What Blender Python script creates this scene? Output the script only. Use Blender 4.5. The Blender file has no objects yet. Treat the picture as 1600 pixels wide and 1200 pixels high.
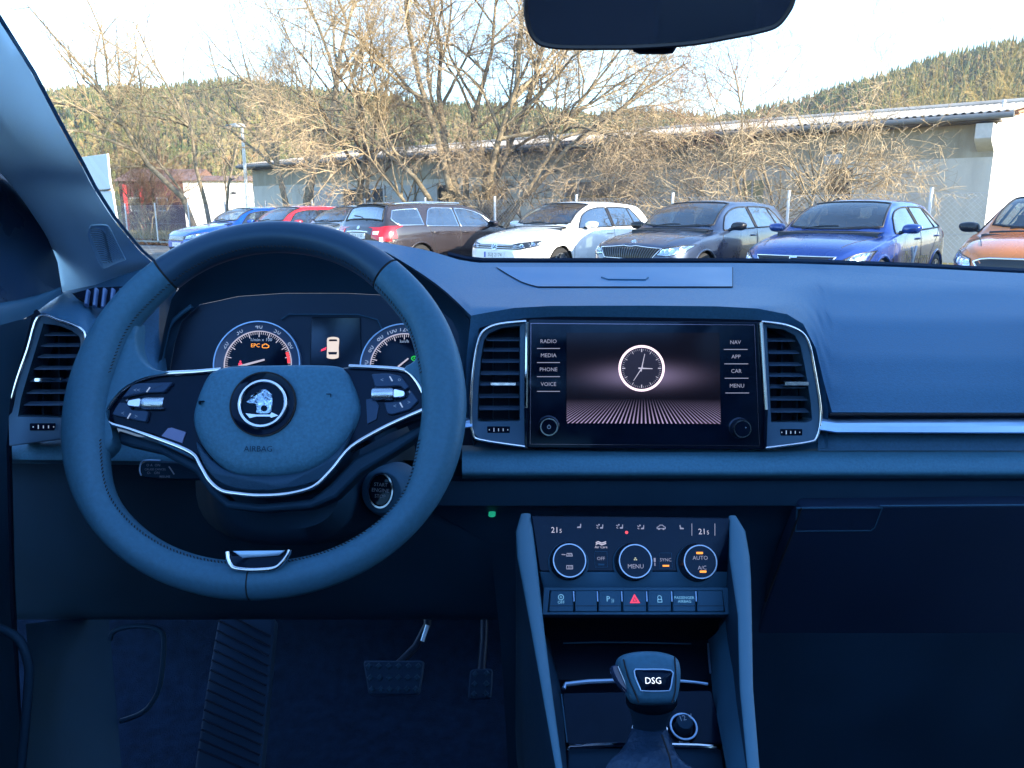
import bpy, bmesh, math, random
from mathutils import Vector, Matrix
from mathutils.bvhtree import BVHTree
R = math.radians
V = Vector
sc = bpy.context.scene
COL = sc.collection

# ------------------------------------------------------------------ camera
FPX = 1200.0            # focal length in pixels of the 1600 px wide photograph
PITCH = R(12.4)
EYE = V((0, 0, 1.2))
cam_d = bpy.data.cameras.new('camera'); cam = bpy.data.objects.new('camera', cam_d); COL.objects.link(cam)
cam.location = EYE; cam.rotation_euler = (R(90) - PITCH, 0, 0)
cam_d.sensor_width = 36; cam_d.lens = 36 * FPX / 1600
cam_d.clip_start = 0.02; cam_d.clip_end = 4000
sc.camera = cam

# ------------------------------------------------------------------ sky, sun, exposure
SUN_DIR = V((0.80, -0.60, 0.0)).normalized()      # horizontal direction towards the sun: behind and right
SUN_EL = R(17)
world = bpy.data.worlds.new('World'); sc.world = world; world.use_nodes = True
nt = world.node_tree; nt.nodes.clear()
wo = nt.nodes.new('ShaderNodeOutputWorld'); bg = nt.nodes.new('ShaderNodeBackground'); sky = nt.nodes.new('ShaderNodeTexSky')
sky.sky_type = 'NISHITA'; sky.sun_disc = False
sky.sun_elevation = SUN_EL
sky.sun_rotation = math.atan2(SUN_DIR.x, SUN_DIR.y)
sky.air_density = 1.1; sky.dust_density = .5; sky.ozone_density = 3.6; sky.altitude = 350
bg.inputs['Strength'].default_value = 0.15
nt.links.new(sky.outputs[0], bg.inputs['Color']); nt.links.new(bg.outputs[0], wo.inputs['Surface'])
sun_d = bpy.data.lights.new('sun', 'SUN'); sun = bpy.data.objects.new('sun', sun_d); COL.objects.link(sun)
sun_d.energy = 2.9; sun_d.angle = R(0.5); sun_d.color = (1.0, 0.87, 0.68)
sdir = V((SUN_DIR.x * math.cos(SUN_EL), SUN_DIR.y * math.cos(SUN_EL), math.sin(SUN_EL)))
sun.rotation_euler = sdir.to_track_quat('Z', 'Y').to_euler()
sun.location = (20, -15, 30)
sc.view_settings.view_transform = 'Standard'; sc.view_settings.look = 'None'
sc.view_settings.gamma = 1.0; sc.view_settings.use_curve_mapping = False
sc.view_settings.exposure = 2.55
try:
    sc.cycles.max_bounces = 10; sc.cycles.transparent_max_bounces = 16; sc.cycles.diffuse_bounces = 5
    sc.cycles.sample_clamp_indirect = 4.0; sc.cycles.caustics_reflective = False; sc.cycles.caustics_refractive = False
except Exception: pass

# ------------------------------------------------------------------ geometry helpers
FWD = V((0, math.cos(PITCH), -math.sin(PITCH))); UPV = V((0, math.sin(PITCH), math.cos(PITCH))); RGT = V((1, 0, 0))
def ray(px, py): return FWD + RGT * ((px - 800) / FPX) + UPV * ((600 - py) / FPX)
def pd(px, py, d): return EYE + ray(px, py) * d                 # d = distance along the lens axis
def at(px, py, Y):
    d = ray(px, py); return EYE + d * (Y / d.y)                 # Y = horizontal distance
def tilt(deg): return V((0, -math.cos(R(deg)), math.sin(R(deg))))

class Fr:                                                       # a flat working plane: U right, V up, N towards the cabin
    def __init__(s, O, N, up=(0, 0, 1)):
        s.O = V(O); s.N = V(N).normalized(); s.U = V(up).cross(s.N).normalized(); s.V = s.N.cross(s.U)
    def p(s, u, v, n=0.0): return s.O + s.U * u + s.V * v + s.N * n
    def uv(s, px, py, n=0.0):
        d = ray(px, py); t = (s.O + s.N * n - EYE).dot(s.N) / d.dot(s.N); q = EYE + d * t - s.O
        return (q.dot(s.U), q.dot(s.V))
    def q(s, px, py, n=0.0):
        u, v = s.uv(px, py, n); return s.p(u, v, n)
    def uvs(s, pts, n=0.0): return [s.uv(x, y, n) for x, y in pts]
WORLD = Fr((0, 0, 0), (0, -1, 0))

def smooth_poly(pts, n=4, closed=True, t=0.5):                  # Catmull-Rom through 2D or 3D points
    P = [tuple(p) for p in pts]; m = len(P); out = []
    rng = range(m) if closed else range(m - 1)
    for i in rng:
        if closed: a, b, c, d = P[(i - 1) % m], P[i], P[(i + 1) % m], P[(i + 2) % m]
        else: a, b, c, d = P[max(i - 1, 0)], P[i], P[i + 1], P[min(i + 2, m - 1)]
        for k in range(n):
            s = k / n; s2 = s * s; s3 = s2 * s
            out.append(tuple(0.5 * ((2 * b[j]) + (-a[j] + c[j]) * s + (2 * a[j] - 5 * b[j] + 4 * c[j] - d[j]) * s2 + (-a[j] + 3 * b[j] - 3 * c[j] + d[j]) * s3) for j in range(len(b))))
    if not closed: out.append(P[-1])
    return out
def round_poly(pts, r, n=4):                                    # fillet the corners of a 2D polygon
    out = []; m = len(pts)
    for i in range(m):
        a, b, c = V(pts[i - 1]), V(pts[i]), V(pts[(i + 1) % m])
        rr = r[i] if isinstance(r, (list, tuple)) else r
        da, dc = (a - b), (c - b); la, lc = da.length, dc.length
        k = min(rr, la * .45, lc * .45)
        p0 = b + da.normalized() * k; p1 = b + dc.normalized() * k
        for j in range(n + 1):
            s = j / n; out.append(tuple((1 - s) ** 2 * p0 + 2 * s * (1 - s) * b + s * s * p1))
    return out
def offset_poly(pts, d):                                        # inwards for a counter-clockwise polygon
    A = sum(pts[i - 1][0] * pts[i][1] - pts[i][0] * pts[i - 1][1] for i in range(len(pts)))
    sg = 1 if A > 0 else -1; out = []; m = len(pts)
    for i in range(m):
        a, b, c = V(pts[i - 1]), V(pts[i]), V(pts[(i + 1) % m])
        e1, e2 = (b - a), (c - b)
        if e1.length < 1e-9: e1 = e2
        if e2.length < 1e-9: e2 = e1
        n1 = V((-e1.y, e1.x)).normalized(); n2 = V((-e2.y, e2.x)).normalized(); n = n1 + n2
        if n.length < 1e-6: n = n1
        n.normalize(); k = d / max(.4, n.dot(n1)); out.append(tuple(b + n * k * sg))
    return out
def circ(u, v, r, n=32, a0=0, a1=360, ry=None):
    ry = r if ry is None else ry
    return [(u + r * math.cos(R(a0 + (a1 - a0) * i / n)), v + ry * math.sin(R(a0 + (a1 - a0) * i / n))) for i in range(n if a1 - a0 == 360 else n + 1)]

class MB:
    def __init__(s): s.v = []; s.f = []
    def add(s, vs, fs):
        b = len(s.v); s.v += [tuple(p) for p in vs]; s.f += [tuple(b + i for i in f) for f in fs]; return s
    def prism(s, fr, pts, n0, n1, cap0=False):
        m = len(pts); vs = [fr.p(u, v, n0) for u, v in pts] + [fr.p(u, v, n1) for u, v in pts]
        A = sum(pts[i - 1][0] * pts[i][1] - pts[i][0] * pts[i - 1][1] for i in range(m))
        fs = [tuple(range(m, 2 * m))] + [(i, (i + 1) % m, m + (i + 1) % m, m + i) for i in range(m)]
        if cap0: fs.append(tuple(reversed(range(m))))
        if A < 0: fs = [tuple(reversed(f)) for f in fs]
        return s.add(vs, fs)
    def dome(s, fr, pts, levels):                               # stack of (inset, n) outlines ending in a cap
        loops = [[fr.p(u, v, n) for u, v in (offset_poly(pts, d) if abs(d) > 1e-9 else pts)] for d, n in levels]
        m = len(pts); A = sum(pts[i - 1][0] * pts[i][1] - pts[i][0] * pts[i - 1][1] for i in range(m))
        vs = [p for l in loops for p in l]; fs = []
        for k in range(len(loops) - 1):
            fs += [(k * m + i, k * m + (i + 1) % m, (k + 1) * m + (i + 1) % m, (k + 1) * m + i) for i in range(m)]
        fs.append(tuple((len(loops) - 1) * m + i for i in range(m)))
        if A < 0: fs = [tuple(reversed(f)) for f in fs]
        return s.add(vs, fs)
    def cushion(s, fr, pts, levels):                            # like dome, but each outline shrinks towards the centre by a fraction
        cu = sum(p[0] for p in pts) / len(pts); cv = sum(p[1] for p in pts) / len(pts); m = len(pts)
        vs = [fr.p(u + (cu - u) * f, v + (cv - v) * f, n) for f, n in levels for u, v in pts]; fs = []
        for k in range(len(levels) - 1): fs += [(k * m + i, k * m + (i + 1) % m, (k + 1) * m + (i + 1) % m, (k + 1) * m + i) for i in range(m)]
        fs.append(tuple((len(levels) - 1) * m + i for i in range(m)))
        return s.add(vs, fs)
    def ring(s, fr, po, pi, n0, n1, ni=None):
        m = len(po); ni = n1 if ni is None else ni
        vs = [fr.p(u, v, n0) for u, v in po] + [fr.p(u, v, n1) for u, v in po] + [fr.p(u, v, ni) for u, v in pi] + [fr.p(u, v, n0) for u, v in pi]
        fs = []
        for k in range(4):
            a, b = k * m, ((k + 1) % 4) * m
            fs += [(a + i, a + (i + 1) % m, b + (i + 1) % m, b + i) for i in range(m)]
        A = sum(po[i - 1][0] * po[i][1] - po[i][0] * po[i - 1][1] for i in range(m))
        if A < 0: fs = [tuple(reversed(f)) for f in fs]
        return s.add(vs, fs)
    def box(s, fr, u0, u1, v0, v1, n0, n1):
        return s.prism(fr, [(u0, v0), (u1, v0), (u1, v1), (u0, v1)], n0, n1, True)
    def cube(s, x0, x1, y0, y1, z0, z1):
        vs = [(x, y, z) for z in (z0, z1) for x, y in ((x0, y0), (x1, y0), (x1, y1), (x0, y1))]
        return s.add(vs, [(3, 2, 1, 0), (4, 5, 6, 7), (0, 1, 5, 4), (1, 2, 6, 5), (2, 3, 7, 6), (3, 0, 4, 7)])
    def grid(s, rows, cu=False, cv=False):
        m = len(rows[0]); n = len(rows); vs = [p for r in rows for p in r]; fs = []
        for i in range(n if cv else n - 1):
            for j in range(m if cu else m - 1):
                a, b = i * m + j, i * m + (j + 1) % m; i2 = (i + 1) % n
                fs.append((a, b, i2 * m + (j + 1) % m, i2 * m + j))
        return s.add(vs, fs)
    def tube(s, pts, r, seg=8, closed=False, cap=True, nrm=None, flat=1.0):
        P = [V(p) for p in pts]; m = len(P); rows = []; prev = None
        for i in range(m):
            if closed: t = P[(i + 1) % m] - P[i - 1]
            else: t = P[min(i + 1, m - 1)] - P[max(i - 1, 0)]
            t.normalize()
            if nrm is not None: a = V(nrm) - t * V(nrm).dot(t)
            elif prev is None: a = t.orthogonal()
            else: a = prev - t * prev.dot(t)
            a.normalize(); prev = a; b = t.cross(a)
            rr = r[i] if isinstance(r, (list, tuple)) else r
            rows.append([P[i] + (a * math.cos(2 * math.pi * k / seg) * flat + b * math.sin(2 * math.pi * k / seg)) * rr for k in range(seg)])
        base = len(s.v); s.grid(rows, cu=True, cv=closed)
        if cap and not closed:
            s.f.append(tuple(base + k for k in reversed(range(seg)))); s.f.append(tuple(base + (m - 1) * seg + k for k in range(seg)))
        return s
    def lathe(s, fr, u, v, prof, seg=32, cap=True):
        rows = [[fr.p(u + r * math.cos(2 * math.pi * k / seg), v + r * math.sin(2 * math.pi * k / seg), n) for k in range(seg)] for r, n in prof]
        base = len(s.v); s.grid(rows, cu=True)
        if cap and prof[-1][0] > 1e-6: s.f.append(tuple(base + (len(prof) - 1) * seg + k for k in range(seg)))
        return s
    def text(s, body, fr, u, v, size, n, ext=0.0002, align='CENTER', rot=0.0, wx=1.0):
        cu = bpy.data.curves.new('txt', 'FONT'); cu.body = body; cu.size = size; cu.align_x = align; cu.align_y = 'CENTER'; cu.resolution_u = 2
        ob = bpy.data.objects.new('txt', cu); me = bpy.data.meshes.new_from_object(ob)
        c, sn = math.cos(R(rot)), math.sin(R(rot))
        top = [fr.p(u + (p.co.x * wx) * c - p.co.y * sn, v + (p.co.x * wx) * sn + p.co.y * c, n + ext) for p in me.vertices]
        s.add(top, [tuple(f.vertices) for f in me.polygons])
        bpy.data.objects.remove(ob); bpy.data.meshes.remove(me); bpy.data.curves.remove(cu); return s

def mesh_of(name, mb, mat, smooth=35, shift=None):
    me = bpy.data.meshes.new(name)
    vs = mb.v if shift is None else [(a - shift.x, b - shift.y, c - shift.z) for a, b, c in mb.v]
    me.from_pydata(vs, [], mb.f); me.validate()
    if smooth:
        me.polygons.foreach_set('use_smooth', [True] * len(me.polygons))
        if smooth < 180: me.set_sharp_from_angle(angle=R(smooth))
    if mat is not None: me.materials.append(mat)
    me.update(); return me
ORG = {}
def obj(name, mb, mat, parent=None, smooth=35, bevel=0.0, sub=0, label=None, fix=True):
    sh = None
    if parent is not None: sh = ORG.get(parent.name)
    me = mesh_of(name, mb, mat, smooth, sh)
    if fix:
        bm = bmesh.new(); bm.from_mesh(me); bmesh.ops.remove_doubles(bm, verts=bm.verts, dist=1e-6); bmesh.ops.recalc_face_normals(bm, faces=bm.faces); bm.to_mesh(me); bm.free()
        if smooth and smooth < 180: me.set_sharp_from_angle(angle=R(smooth))
    o = bpy.data.objects.new(name, me); COL.objects.link(o)
    if parent is not None:
        o.parent = parent
        if sh is not None: ORG[o.name] = sh
    if bevel:
        b = o.modifiers.new('b', 'BEVEL'); b.width = bevel; b.segments = 2; b.limit_method = 'ANGLE'; b.angle_limit = R(35)
    if sub:
        m = o.modifiers.new('s', 'SUBSURF'); m.levels = sub; m.render_levels = sub
    if label: o['label'] = label
    return o
def thing(name, label, cat, loc=(0, 0, 0), group=None):
    o = bpy.data.objects.new(name, None); COL.objects.link(o); o.location = loc; o.empty_display_size = .05
    o['label'] = label; o['category'] = cat
    if group: o['group'] = group
    ORG[o.name] = V(loc); return o
def tag(o, label, cat, group=None):
    o['label'] = label; o['category'] = cat
    if group: o['group'] = group
    return o
def struct(o, kind='structure'):
    o['kind'] = kind; return o

# ------------------------------------------------------------------ materials
def mat(name, col, rough=.5, metal=0.0, spec=.5, emit=None, es=0.0, bump=0.0, bscale=400.0, var=0.0, vscale=8.0, coat=0.0, sheen=0.0, coord='Object', bdist=.0006, stint=None):
    m = bpy.data.materials.new(name); m.use_nodes = True; n = m.node_tree; L = n.links
    p = n.nodes['Principled BSDF']; p.inputs['Base Color'].default_value = (*col, 1); p.inputs['Roughness'].default_value = rough
    p.inputs['Metallic'].default_value = metal; p.inputs['Specular IOR Level'].default_value = spec
    p.inputs['Coat Weight'].default_value = coat; p.inputs['Coat Roughness'].default_value = .04
    if stint: p.inputs['Specular Tint'].default_value = (*stint, 1)
    if emit is not None: p.inputs['Emission Color'].default_value = (*emit, 1); p.inputs['Emission Strength'].default_value = es
    tc = None
    if var or bump: tc = n.nodes.new('ShaderNodeTexCoord')
    if var:
        t = n.nodes.new('ShaderNodeTexNoise'); t.inputs['Scale'].default_value = vscale; t.inputs['Detail'].default_value = 6
        L.new(tc.outputs[coord], t.inputs['Vector'])
        r = n.nodes.new('ShaderNodeMapRange'); r.inputs['From Min'].default_value = .3; r.inputs['From Max'].default_value = .7
        r.inputs['To Min'].default_value = 1 - var; r.inputs['To Max'].default_value = 1 + var; L.new(t.outputs['Fac'], r.inputs['Value'])
        x = n.nodes.new('ShaderNodeVectorMath'); x.operation = 'SCALE'; x.inputs[0].default_value = col; L.new(r.outputs[0], x.inputs['Scale'])
        L.new(x.outputs[0], p.inputs['Base Color'])
        r2 = n.nodes.new('ShaderNodeMapRange'); r2.inputs['From Min'].default_value = .3; r2.inputs['From Max'].default_value = .7
        r2.inputs['To Min'].default_value = max(.02, rough - .08); r2.inputs['To Max'].default_value = min(1, rough + .08)
        L.new(t.outputs['Fac'], r2.inputs['Value']); L.new(r2.outputs[0], p.inputs['Roughness'])
    if bump:
        t = n.nodes.new('ShaderNodeTexNoise'); t.inputs['Scale'].default_value = bscale; t.inputs['Detail'].default_value = 3
        L.new(tc.outputs[coord], t.inputs['Vector'])
        b = n.nodes.new('ShaderNodeBump'); b.inputs['Strength'].default_value = bump; b.inputs['Distance'].default_value = bdist
        L.new(t.outputs['Fac'], b.inputs['Height']); L.new(b.outputs[0], p.inputs['Normal'])
    return m
def glass_mat(name, tint=(.9, .95, .95), refl=.06, rough=0.0):
    m = bpy.data.materials.new(name); m.use_nodes = True; n = m.node_tree; L = n.links; n.nodes.clear()
    o = n.nodes.new('ShaderNodeOutputMaterial'); t = n.nodes.new('ShaderNodeBsdfTransparent'); g = n.nodes.new('ShaderNodeBsdfGlossy')
    mx = n.nodes.new('ShaderNodeMixShader'); lw = n.nodes.new('ShaderNodeLayerWeight'); r = n.nodes.new('ShaderNodeMapRange')
    t.inputs['Color'].default_value = (*tint, 1); g.inputs['Roughness'].default_value = rough
    lw.inputs['Blend'].default_value = .25; r.inputs['To Min'].default_value = refl; r.inputs['To Max'].default_value = min(1, refl * 6)
    L.new(lw.outputs['Facing'], r.inputs['Value']); L.new(r.outputs[0], mx.inputs['Fac'])
    L.new(t.outputs[0], mx.inputs[1]); L.new(g.outputs[0], mx.inputs[2]); L.new(mx.outputs[0], o.inputs['Surface'])
    return m

def lerp_tab(tab, x):
    if x <= tab[0][0]: return tab[0][1]
    for (a, b), (c, d) in zip(tab, tab[1:]):
        if x <= c: return b + (d - b) * (x - a) / (c - a)
    return tab[-1][1]
def sstep(a, b, x):
    t = max(0, min(1, (x - a) / (b - a))); return t * t * (3 - 2 * t)
def frange(a, b, n): return [a + (b - a) * i / (n - 1) for i in range(n)]

# ================================================================== OUTSIDE: ground, hills, fence, buildings
FU = V((.78, -.6258, 0)); FN = V((-.6258, -.78, 0))             # along the row of cars (to the right) and towards us
FP = V((7.5, 15.36, 0))
def fpt(t, off=0.0, z=0.0): return FP + FU * t - FN * off + V((0, 0, z))   # off = metres behind the fence
def noise_mix(name, stops, scale, rough=.9, bump=.3, bscale=30, bdist=.01, detail=8, stretch=None):
    m = bpy.data.materials.new(name); m.use_nodes = True; n = m.node_tree; L = n.links; p = n.nodes['Principled BSDF']; p.inputs['Roughness'].default_value = rough
    p.inputs['Specular IOR Level'].default_value = .25
    tc = n.nodes.new('ShaderNodeTexCoord'); t = n.nodes.new('ShaderNodeTexNoise'); t.inputs['Scale'].default_value = scale; t.inputs['Detail'].default_value = detail; t.inputs['Roughness'].default_value = .65
    if stretch:
        mp = n.nodes.new('ShaderNodeMapping'); mp.inputs['Scale'].default_value = stretch; L.new(tc.outputs['Object'], mp.inputs['Vector']); L.new(mp.outputs[0], t.inputs['Vector'])
    else: L.new(tc.outputs['Object'], t.inputs['Vector'])
    r = n.nodes.new('ShaderNodeValToRGB'); L.new(t.outputs['Fac'], r.inputs[0])
    e = r.color_ramp.elements
    while len(e) < len(stops): e.new(.5)
    for el, (pos, c) in zip(e, stops): el.position = pos; el.color = (*c, 1)
    L.new(r.outputs[0], p.inputs['Base Color'])
    if bump:
        t2 = n.nodes.new('ShaderNodeTexNoise'); t2.inputs['Scale'].default_value = bscale; t2.inputs['Detail'].default_value = 4; L.new(tc.outputs['Object'], t2.inputs['Vector'])
        b = n.nodes.new('ShaderNodeBump'); b.inputs['Strength'].default_value = bump; b.inputs['Distance'].default_value = bdist; L.new(t2.outputs['Fac'], b.inputs['Height']); L.new(b.outputs[0], p.inputs['Normal'])
    return m
M_asph = noise_mix('asphalt', [(.3, (.10, .098, .095)), (.55, (.15, .145, .138)), (.75, (.19, .183, .17))], 1.3, bscale=90)
M_grass = noise_mix('winter_grass', [(.3, (.10, .10, .03)), (.5, (.17, .15, .05)), (.7, (.22, .17, .08))], .35, bscale=12, bdist=.05)
g = MB().add([(-2500, -2500, 0), (2500, -2500, 0), (2500, 2500, 0), (-2500, 2500, 0)], [(0, 1, 2, 3)])
struct(obj('ground', g, M_grass, fix=False))
lot = [fpt(-70, -.15, .004), fpt(-70, -45, .004), fpt(40, -60, .004), fpt(40, -.15, .004)]
struct(obj('car_park', MB().add(lot, [(0, 1, 2, 3)]), M_asph))
bays = MB()
for i in range(-16, 5):
    a = fpt(i * 2.83 - .9, -.6, .008); b = fpt(i * 2.83 - .9, -5.4, .008); w = FU * .055
    bays.add([a - w, b - w, b + w, a + w], [(0, 1, 2, 3)])
struct(obj('bay_markings', bays, mat('bay_paint', (.55, .55, .53), .8, var=.25, vscale=6), fix=False))
kerb = MB(); k = Fr(fpt(0, -.1, 0), FN); kerb.box(k, -70, 20, 0, .12, -.14, .0)
struct(obj('kerb', kerb, mat('kerb_stone', (.3, .29, .27), .9, var=.15, vscale=3)))
# leaf litter along the fence
rng = random.Random(11); lf = MB()
for i in range(12000):
    t = rng.uniform(-44, -18) if i % 3 else rng.uniform(-18, 4); o = abs(rng.gauss(0, .8)) - 1.15; p = fpt(t, o, .012 + (.12 if o > -.1 else 0) + rng.random() * .05); a = rng.uniform(0, 6.28); s = rng.uniform(.03, .08)
    u = V((math.cos(a), math.sin(a), rng.uniform(-.5, .5))) * s; w = V((-math.sin(a), math.cos(a), rng.uniform(-.4, .6))) * s * .6
    lf.add([p - u, p - w * .8, p + u, p + w], [(0, 1, 2, 3)])
def island_mat(name, stops, rough=.8, trans=0.0):
    m = bpy.data.materials.new(name); m.use_nodes = True; n = m.node_tree; L = n.links; p = n.nodes['Principled BSDF']; p.inputs['Roughness'].default_value = rough; p.inputs['Specular IOR Level'].default_value = .2
    g = n.nodes.new('ShaderNodeNewGeometry'); r = n.nodes.new('ShaderNodeValToRGB'); L.new(g.outputs['Random Per Island'], r.inputs[0]); e = r.color_ramp.elements
    while len(e) < len(stops): e.new(.5)
    for el, (pos, c) in zip(e, stops): el.position = pos; el.color = (*c, 1)
    L.new(r.outputs[0], p.inputs['Base Color']); return m
lo = obj('fallen_leaves', lf, island_mat('fallen_leaves', [(0, (.16, .055, .02)), (.5, (.26, .11, .04)), (1, (.34, .18, .08))]), fix=False, smooth=0); lo['kind'] = 'stuff'
tag(lo, 'rusty brown fallen leaves along the foot of the fence', 'fallen leaves')
# rough grass blades and weeds behind the fence
gr = MB()
for i in range(14000):
    t = rng.uniform(-48, -3); o = rng.uniform(.1, 5.2); p = fpt(t, o, 0); h = rng.uniform(.08, .5) * (1 if rng.random() < .8 else 1.8); a = rng.uniform(0, 6.28); w = .012 + .012 * rng.random()
    d = V((math.cos(a), math.sin(a), 0)); l = V((rng.gauss(0, .3), rng.gauss(0, .3), 1)) * h
    gr.add([p - d * w, p + d * w, p + l], [(0, 1, 2)])
go_ = obj('rough_grass', gr, island_mat('rough_grass', [(0, (.10, .11, .03)), (.5, (.26, .20, .09)), (1, (.36, .28, .14))]), fix=False, smooth=0); go_['kind'] = 'stuff'
tag(go_, 'rough dry winter grass between the fence and the warehouse', 'grass')

# ------------------------------------------------------------------ hills and forest
def hill_z(x, y):
    # ridge height above the car park as a function of bearing
    b = x / max(y, 1.0)
    ridge = lerp_tab0([(-1.2, 54), (-.62, 58), (-.30, 61), (-.10, 58), (.10, 48), (.25, 47), (.36, 52), (.50, 72), (.62, 88), (.80, 104), (1.3, 106)], b)
    r = math.hypot(x, y) / math.hypot(1, b) ; d0, d1 = 170, 430
    t = max(0, min(1, (r - d0) / (d1 - d0))); t = t * t * (3 - 2 * t)
    nz = 3.5 * math.sin(x * .021 + y * .013) + 2.2 * math.sin(x * .043 - y * .031) + 1.5 * math.sin(x * .09 + 1.3)
    return ridge * t + nz * t * .7 - 1.0
def lerp_tab0(tab, x):
    if x <= tab[0][0]: return tab[0][1]
    for (a, b), (c, d) in zip(tab, tab[1:]):
        if x <= c: return b + (d - b) * (x - a) / (c - a)
    return tab[-1][1]
hm = MB(); rows = []
for j in range(30):
    y = 150 + j * 15.0; rows.append([(y * (-1.25 + 2.5 * i / 59), y, hill_z(y * (-1.25 + 2.5 * i / 59), y)) for i in range(60)])
hm.grid(rows)
struct(obj('hills', hm, noise_mix('hill_soil', [(.3, (.06, .055, .02)), (.5, (.11, .085, .035)), (.7, (.15, .11, .05))], .06, bump=0), smooth=180, fix=False))
rng = random.Random(3); fo = {'c': MB(), 'd': MB()}
def conifer(mb, p, h, r):
    n = 6; k = 5; rot = rng.uniform(0, 6.28); base = len(mb.v); lean = rng.gauss(0, .02)
    for L in range(k):
        z0 = h * (.08 + .92 * L / k); z1 = h * (.08 + .92 * (L + 1.55) / k); rr = r * (1 - L / k) ** .85 * rng.uniform(.85, 1.1)
        b = len(mb.v); z1 = min(z1, h)
        for i in range(n):
            a = rot + L * .7 + 2 * math.pi * i / n; q = rr * rng.uniform(.7, 1.15)
            mb.v.append((p[0] + q * math.cos(a), p[1] + q * math.sin(a), p[2] + z0 - rng.uniform(0, .05) * h))
        mb.v.append((p[0] + lean * z1, p[1], p[2] + z1))
        for i in range(n): mb.f.append((b + i, b + (i + 1) % n, b + n))
def broad(mb, p, h, r):
    for c in range(9):
        a = rng.uniform(0, 6.28); e = rng.random(); q = (p[0] + r * .6 * e * math.cos(a), p[1] + r * .6 * e * math.sin(a), p[2] + h * rng.uniform(.25, .85)); s = r * rng.uniform(.35, .6)
        b = len(mb.v)
        for (x, y, z) in ((1, 0, 0), (-.4, .9, 0), (-.5, -.8, .1), (.1, 0, 1.2), (0, .1, -.9)):
            mb.v.append((q[0] + s * x * rng.uniform(.7, 1.3), q[1] + s * y * rng.uniform(.7, 1.3), q[2] + s * z * rng.uniform(.7, 1.3)))
        mb.f += [(b, b + 1, b + 3), (b + 1, b + 2, b + 3), (b + 2, b, b + 3), (b + 1, b, b + 4), (b + 2, b + 1, b + 4), (b, b + 2, b + 4)]
for i in range(21000):
    y = 165 + 330 * rng.random() ** .8; b = rng.uniform(-.80, .92); x = y * b
    z = hill_z(x, y)
    left = b < .05
    hi = (y - 165) / 300
    con = rng.random() < (.25 + .75 * hi if left else .62)
    pp = (x, y, z - .5)
    if con: conifer(fo['c'], pp, rng.uniform(4.5, 8.5), rng.uniform(1.1, 1.9))
    else: broad(fo['d'], pp, rng.uniform(3.2, 5.8), rng.uniform(1.2, 2.0))
f1 = obj('conifer_forest', fo['c'], island_mat('conifer_needles', [(0, (.028, .044, .016)), (.25, (.055, .070, .022)), (.5, (.088, .098, .030)), (.75, (.125, .122, .038)), (.9, (.055, .064, .024)), (1, (.18, .125, .045))]), fix=False, smooth=0); f1['kind'] = 'stuff'
tag(f1, 'far conifer forest covering the sunlit hills', 'forest')
f2 = obj('bare_forest', fo['d'], island_mat('bare_woodland', [(0, (.09, .075, .035)), (.4, (.155, .125, .055)), (.7, (.20, .165, .065)), (1, (.18, .105, .05))]), fix=False, smooth=0); f2['kind'] = 'stuff'
tag(f2, 'tan leafless woodland between the conifers on the hills', 'woodland')

# ------------------------------------------------------------------ fence
fence = thing('chain_link_fence', 'chain-link fence with pale posts running behind the parked cars', 'fence', tuple(FP))
M_post = mat('fence_post', (.55, .57, .6), .5, .3, var=.1, vscale=20)
M_wire = mat('fence_wire', (.42, .44, .46), .45, .6)
ts = [2.9 + i * 2.7 - 2.7 * 18 + .377 for i in range(18)] 
ts = [.577 - 2.7 * i for i in range(19)] + [3.28, 5.98]
post_me = None
for t in ts:
    p = fpt(t); h = 1.69
    mb = MB().tube([V((0, 0, 0)), V((0, 0, h))], .032, 8).tube([V((0, 0, h)), V((0, 0, h + .02))], .037, 8)
    if post_me is None: post_me = mesh_of('post', mb, M_post)
    o = bpy.data.objects.new('post', post_me); COL.objects.link(o); o.parent = fence; o.location = p - FP
wm = MB(); wr = .0026; t0, t1, H = -48.0, 6.0, 1.55
def wire(a, b, r=wr):
    d = (b - a).normalized(); s = FN * r; q = d.cross(FN).normalized() * r
    vs = [a + s, a - s * .5 + q, a - s * .5 - q, b + s, b - s * .5 + q, b - s * .5 - q]; wm.add(vs, [(0, 1, 4, 3), (1, 2, 5, 4), (2, 0, 3, 5)])
i = t0 - H
while i < t1:
    for sg in (1, -1):
        a0, b0 = (i, i + H) if sg > 0 else (i + H, i)
        za, zb = .05, .05 + H
        wire(fpt(a0, .0 + .004 * sg, za), fpt(b0, .004 * sg, zb))
    i += .105
for z in (.1, .85, 1.6): wire(fpt(t0, -.008, z), fpt(t1, -.008, z), .0035)
w_ = obj('wire_mesh', wm, M_wire, fence, smooth=0, fix=False); w_['kind'] = 'stuff'

# ------------------------------------------------------------------ warehouse
WO = 6.05                                                        # metres behind the fence
wh = thing('warehouse', 'long low grey warehouse with corrugated roof and bright white gable end behind the fence', 'warehouse', tuple(fpt(1, WO)))
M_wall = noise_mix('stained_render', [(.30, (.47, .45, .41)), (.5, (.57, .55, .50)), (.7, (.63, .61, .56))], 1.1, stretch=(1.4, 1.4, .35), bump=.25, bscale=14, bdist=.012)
M_band = noise_mix('brown_band_render', [(.3, (.30, .27, .21)), (.5, (.38, .35, .28)), (.7, (.45, .42, .36))], 1.4, stretch=(1.6, 1.6, .3), bump=.25, bscale=14, bdist=.012)  # browner, darker render for the top of the wall
M_opening_ = mat('cable_sheath', (.05, .05, .05), .6)
M_white_wall = mat('white_gable_render', (.80, .78, .74), .85, var=.04, vscale=2, bump=.2, bscale=20, bdist=.01)
T1, T0 = .70, -31.0; HW = 3.28; DEP = 9.5
WF = Fr(fpt(0, WO), FN)                                           # u runs to the right along the wall
uu = lambda t: t
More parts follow.
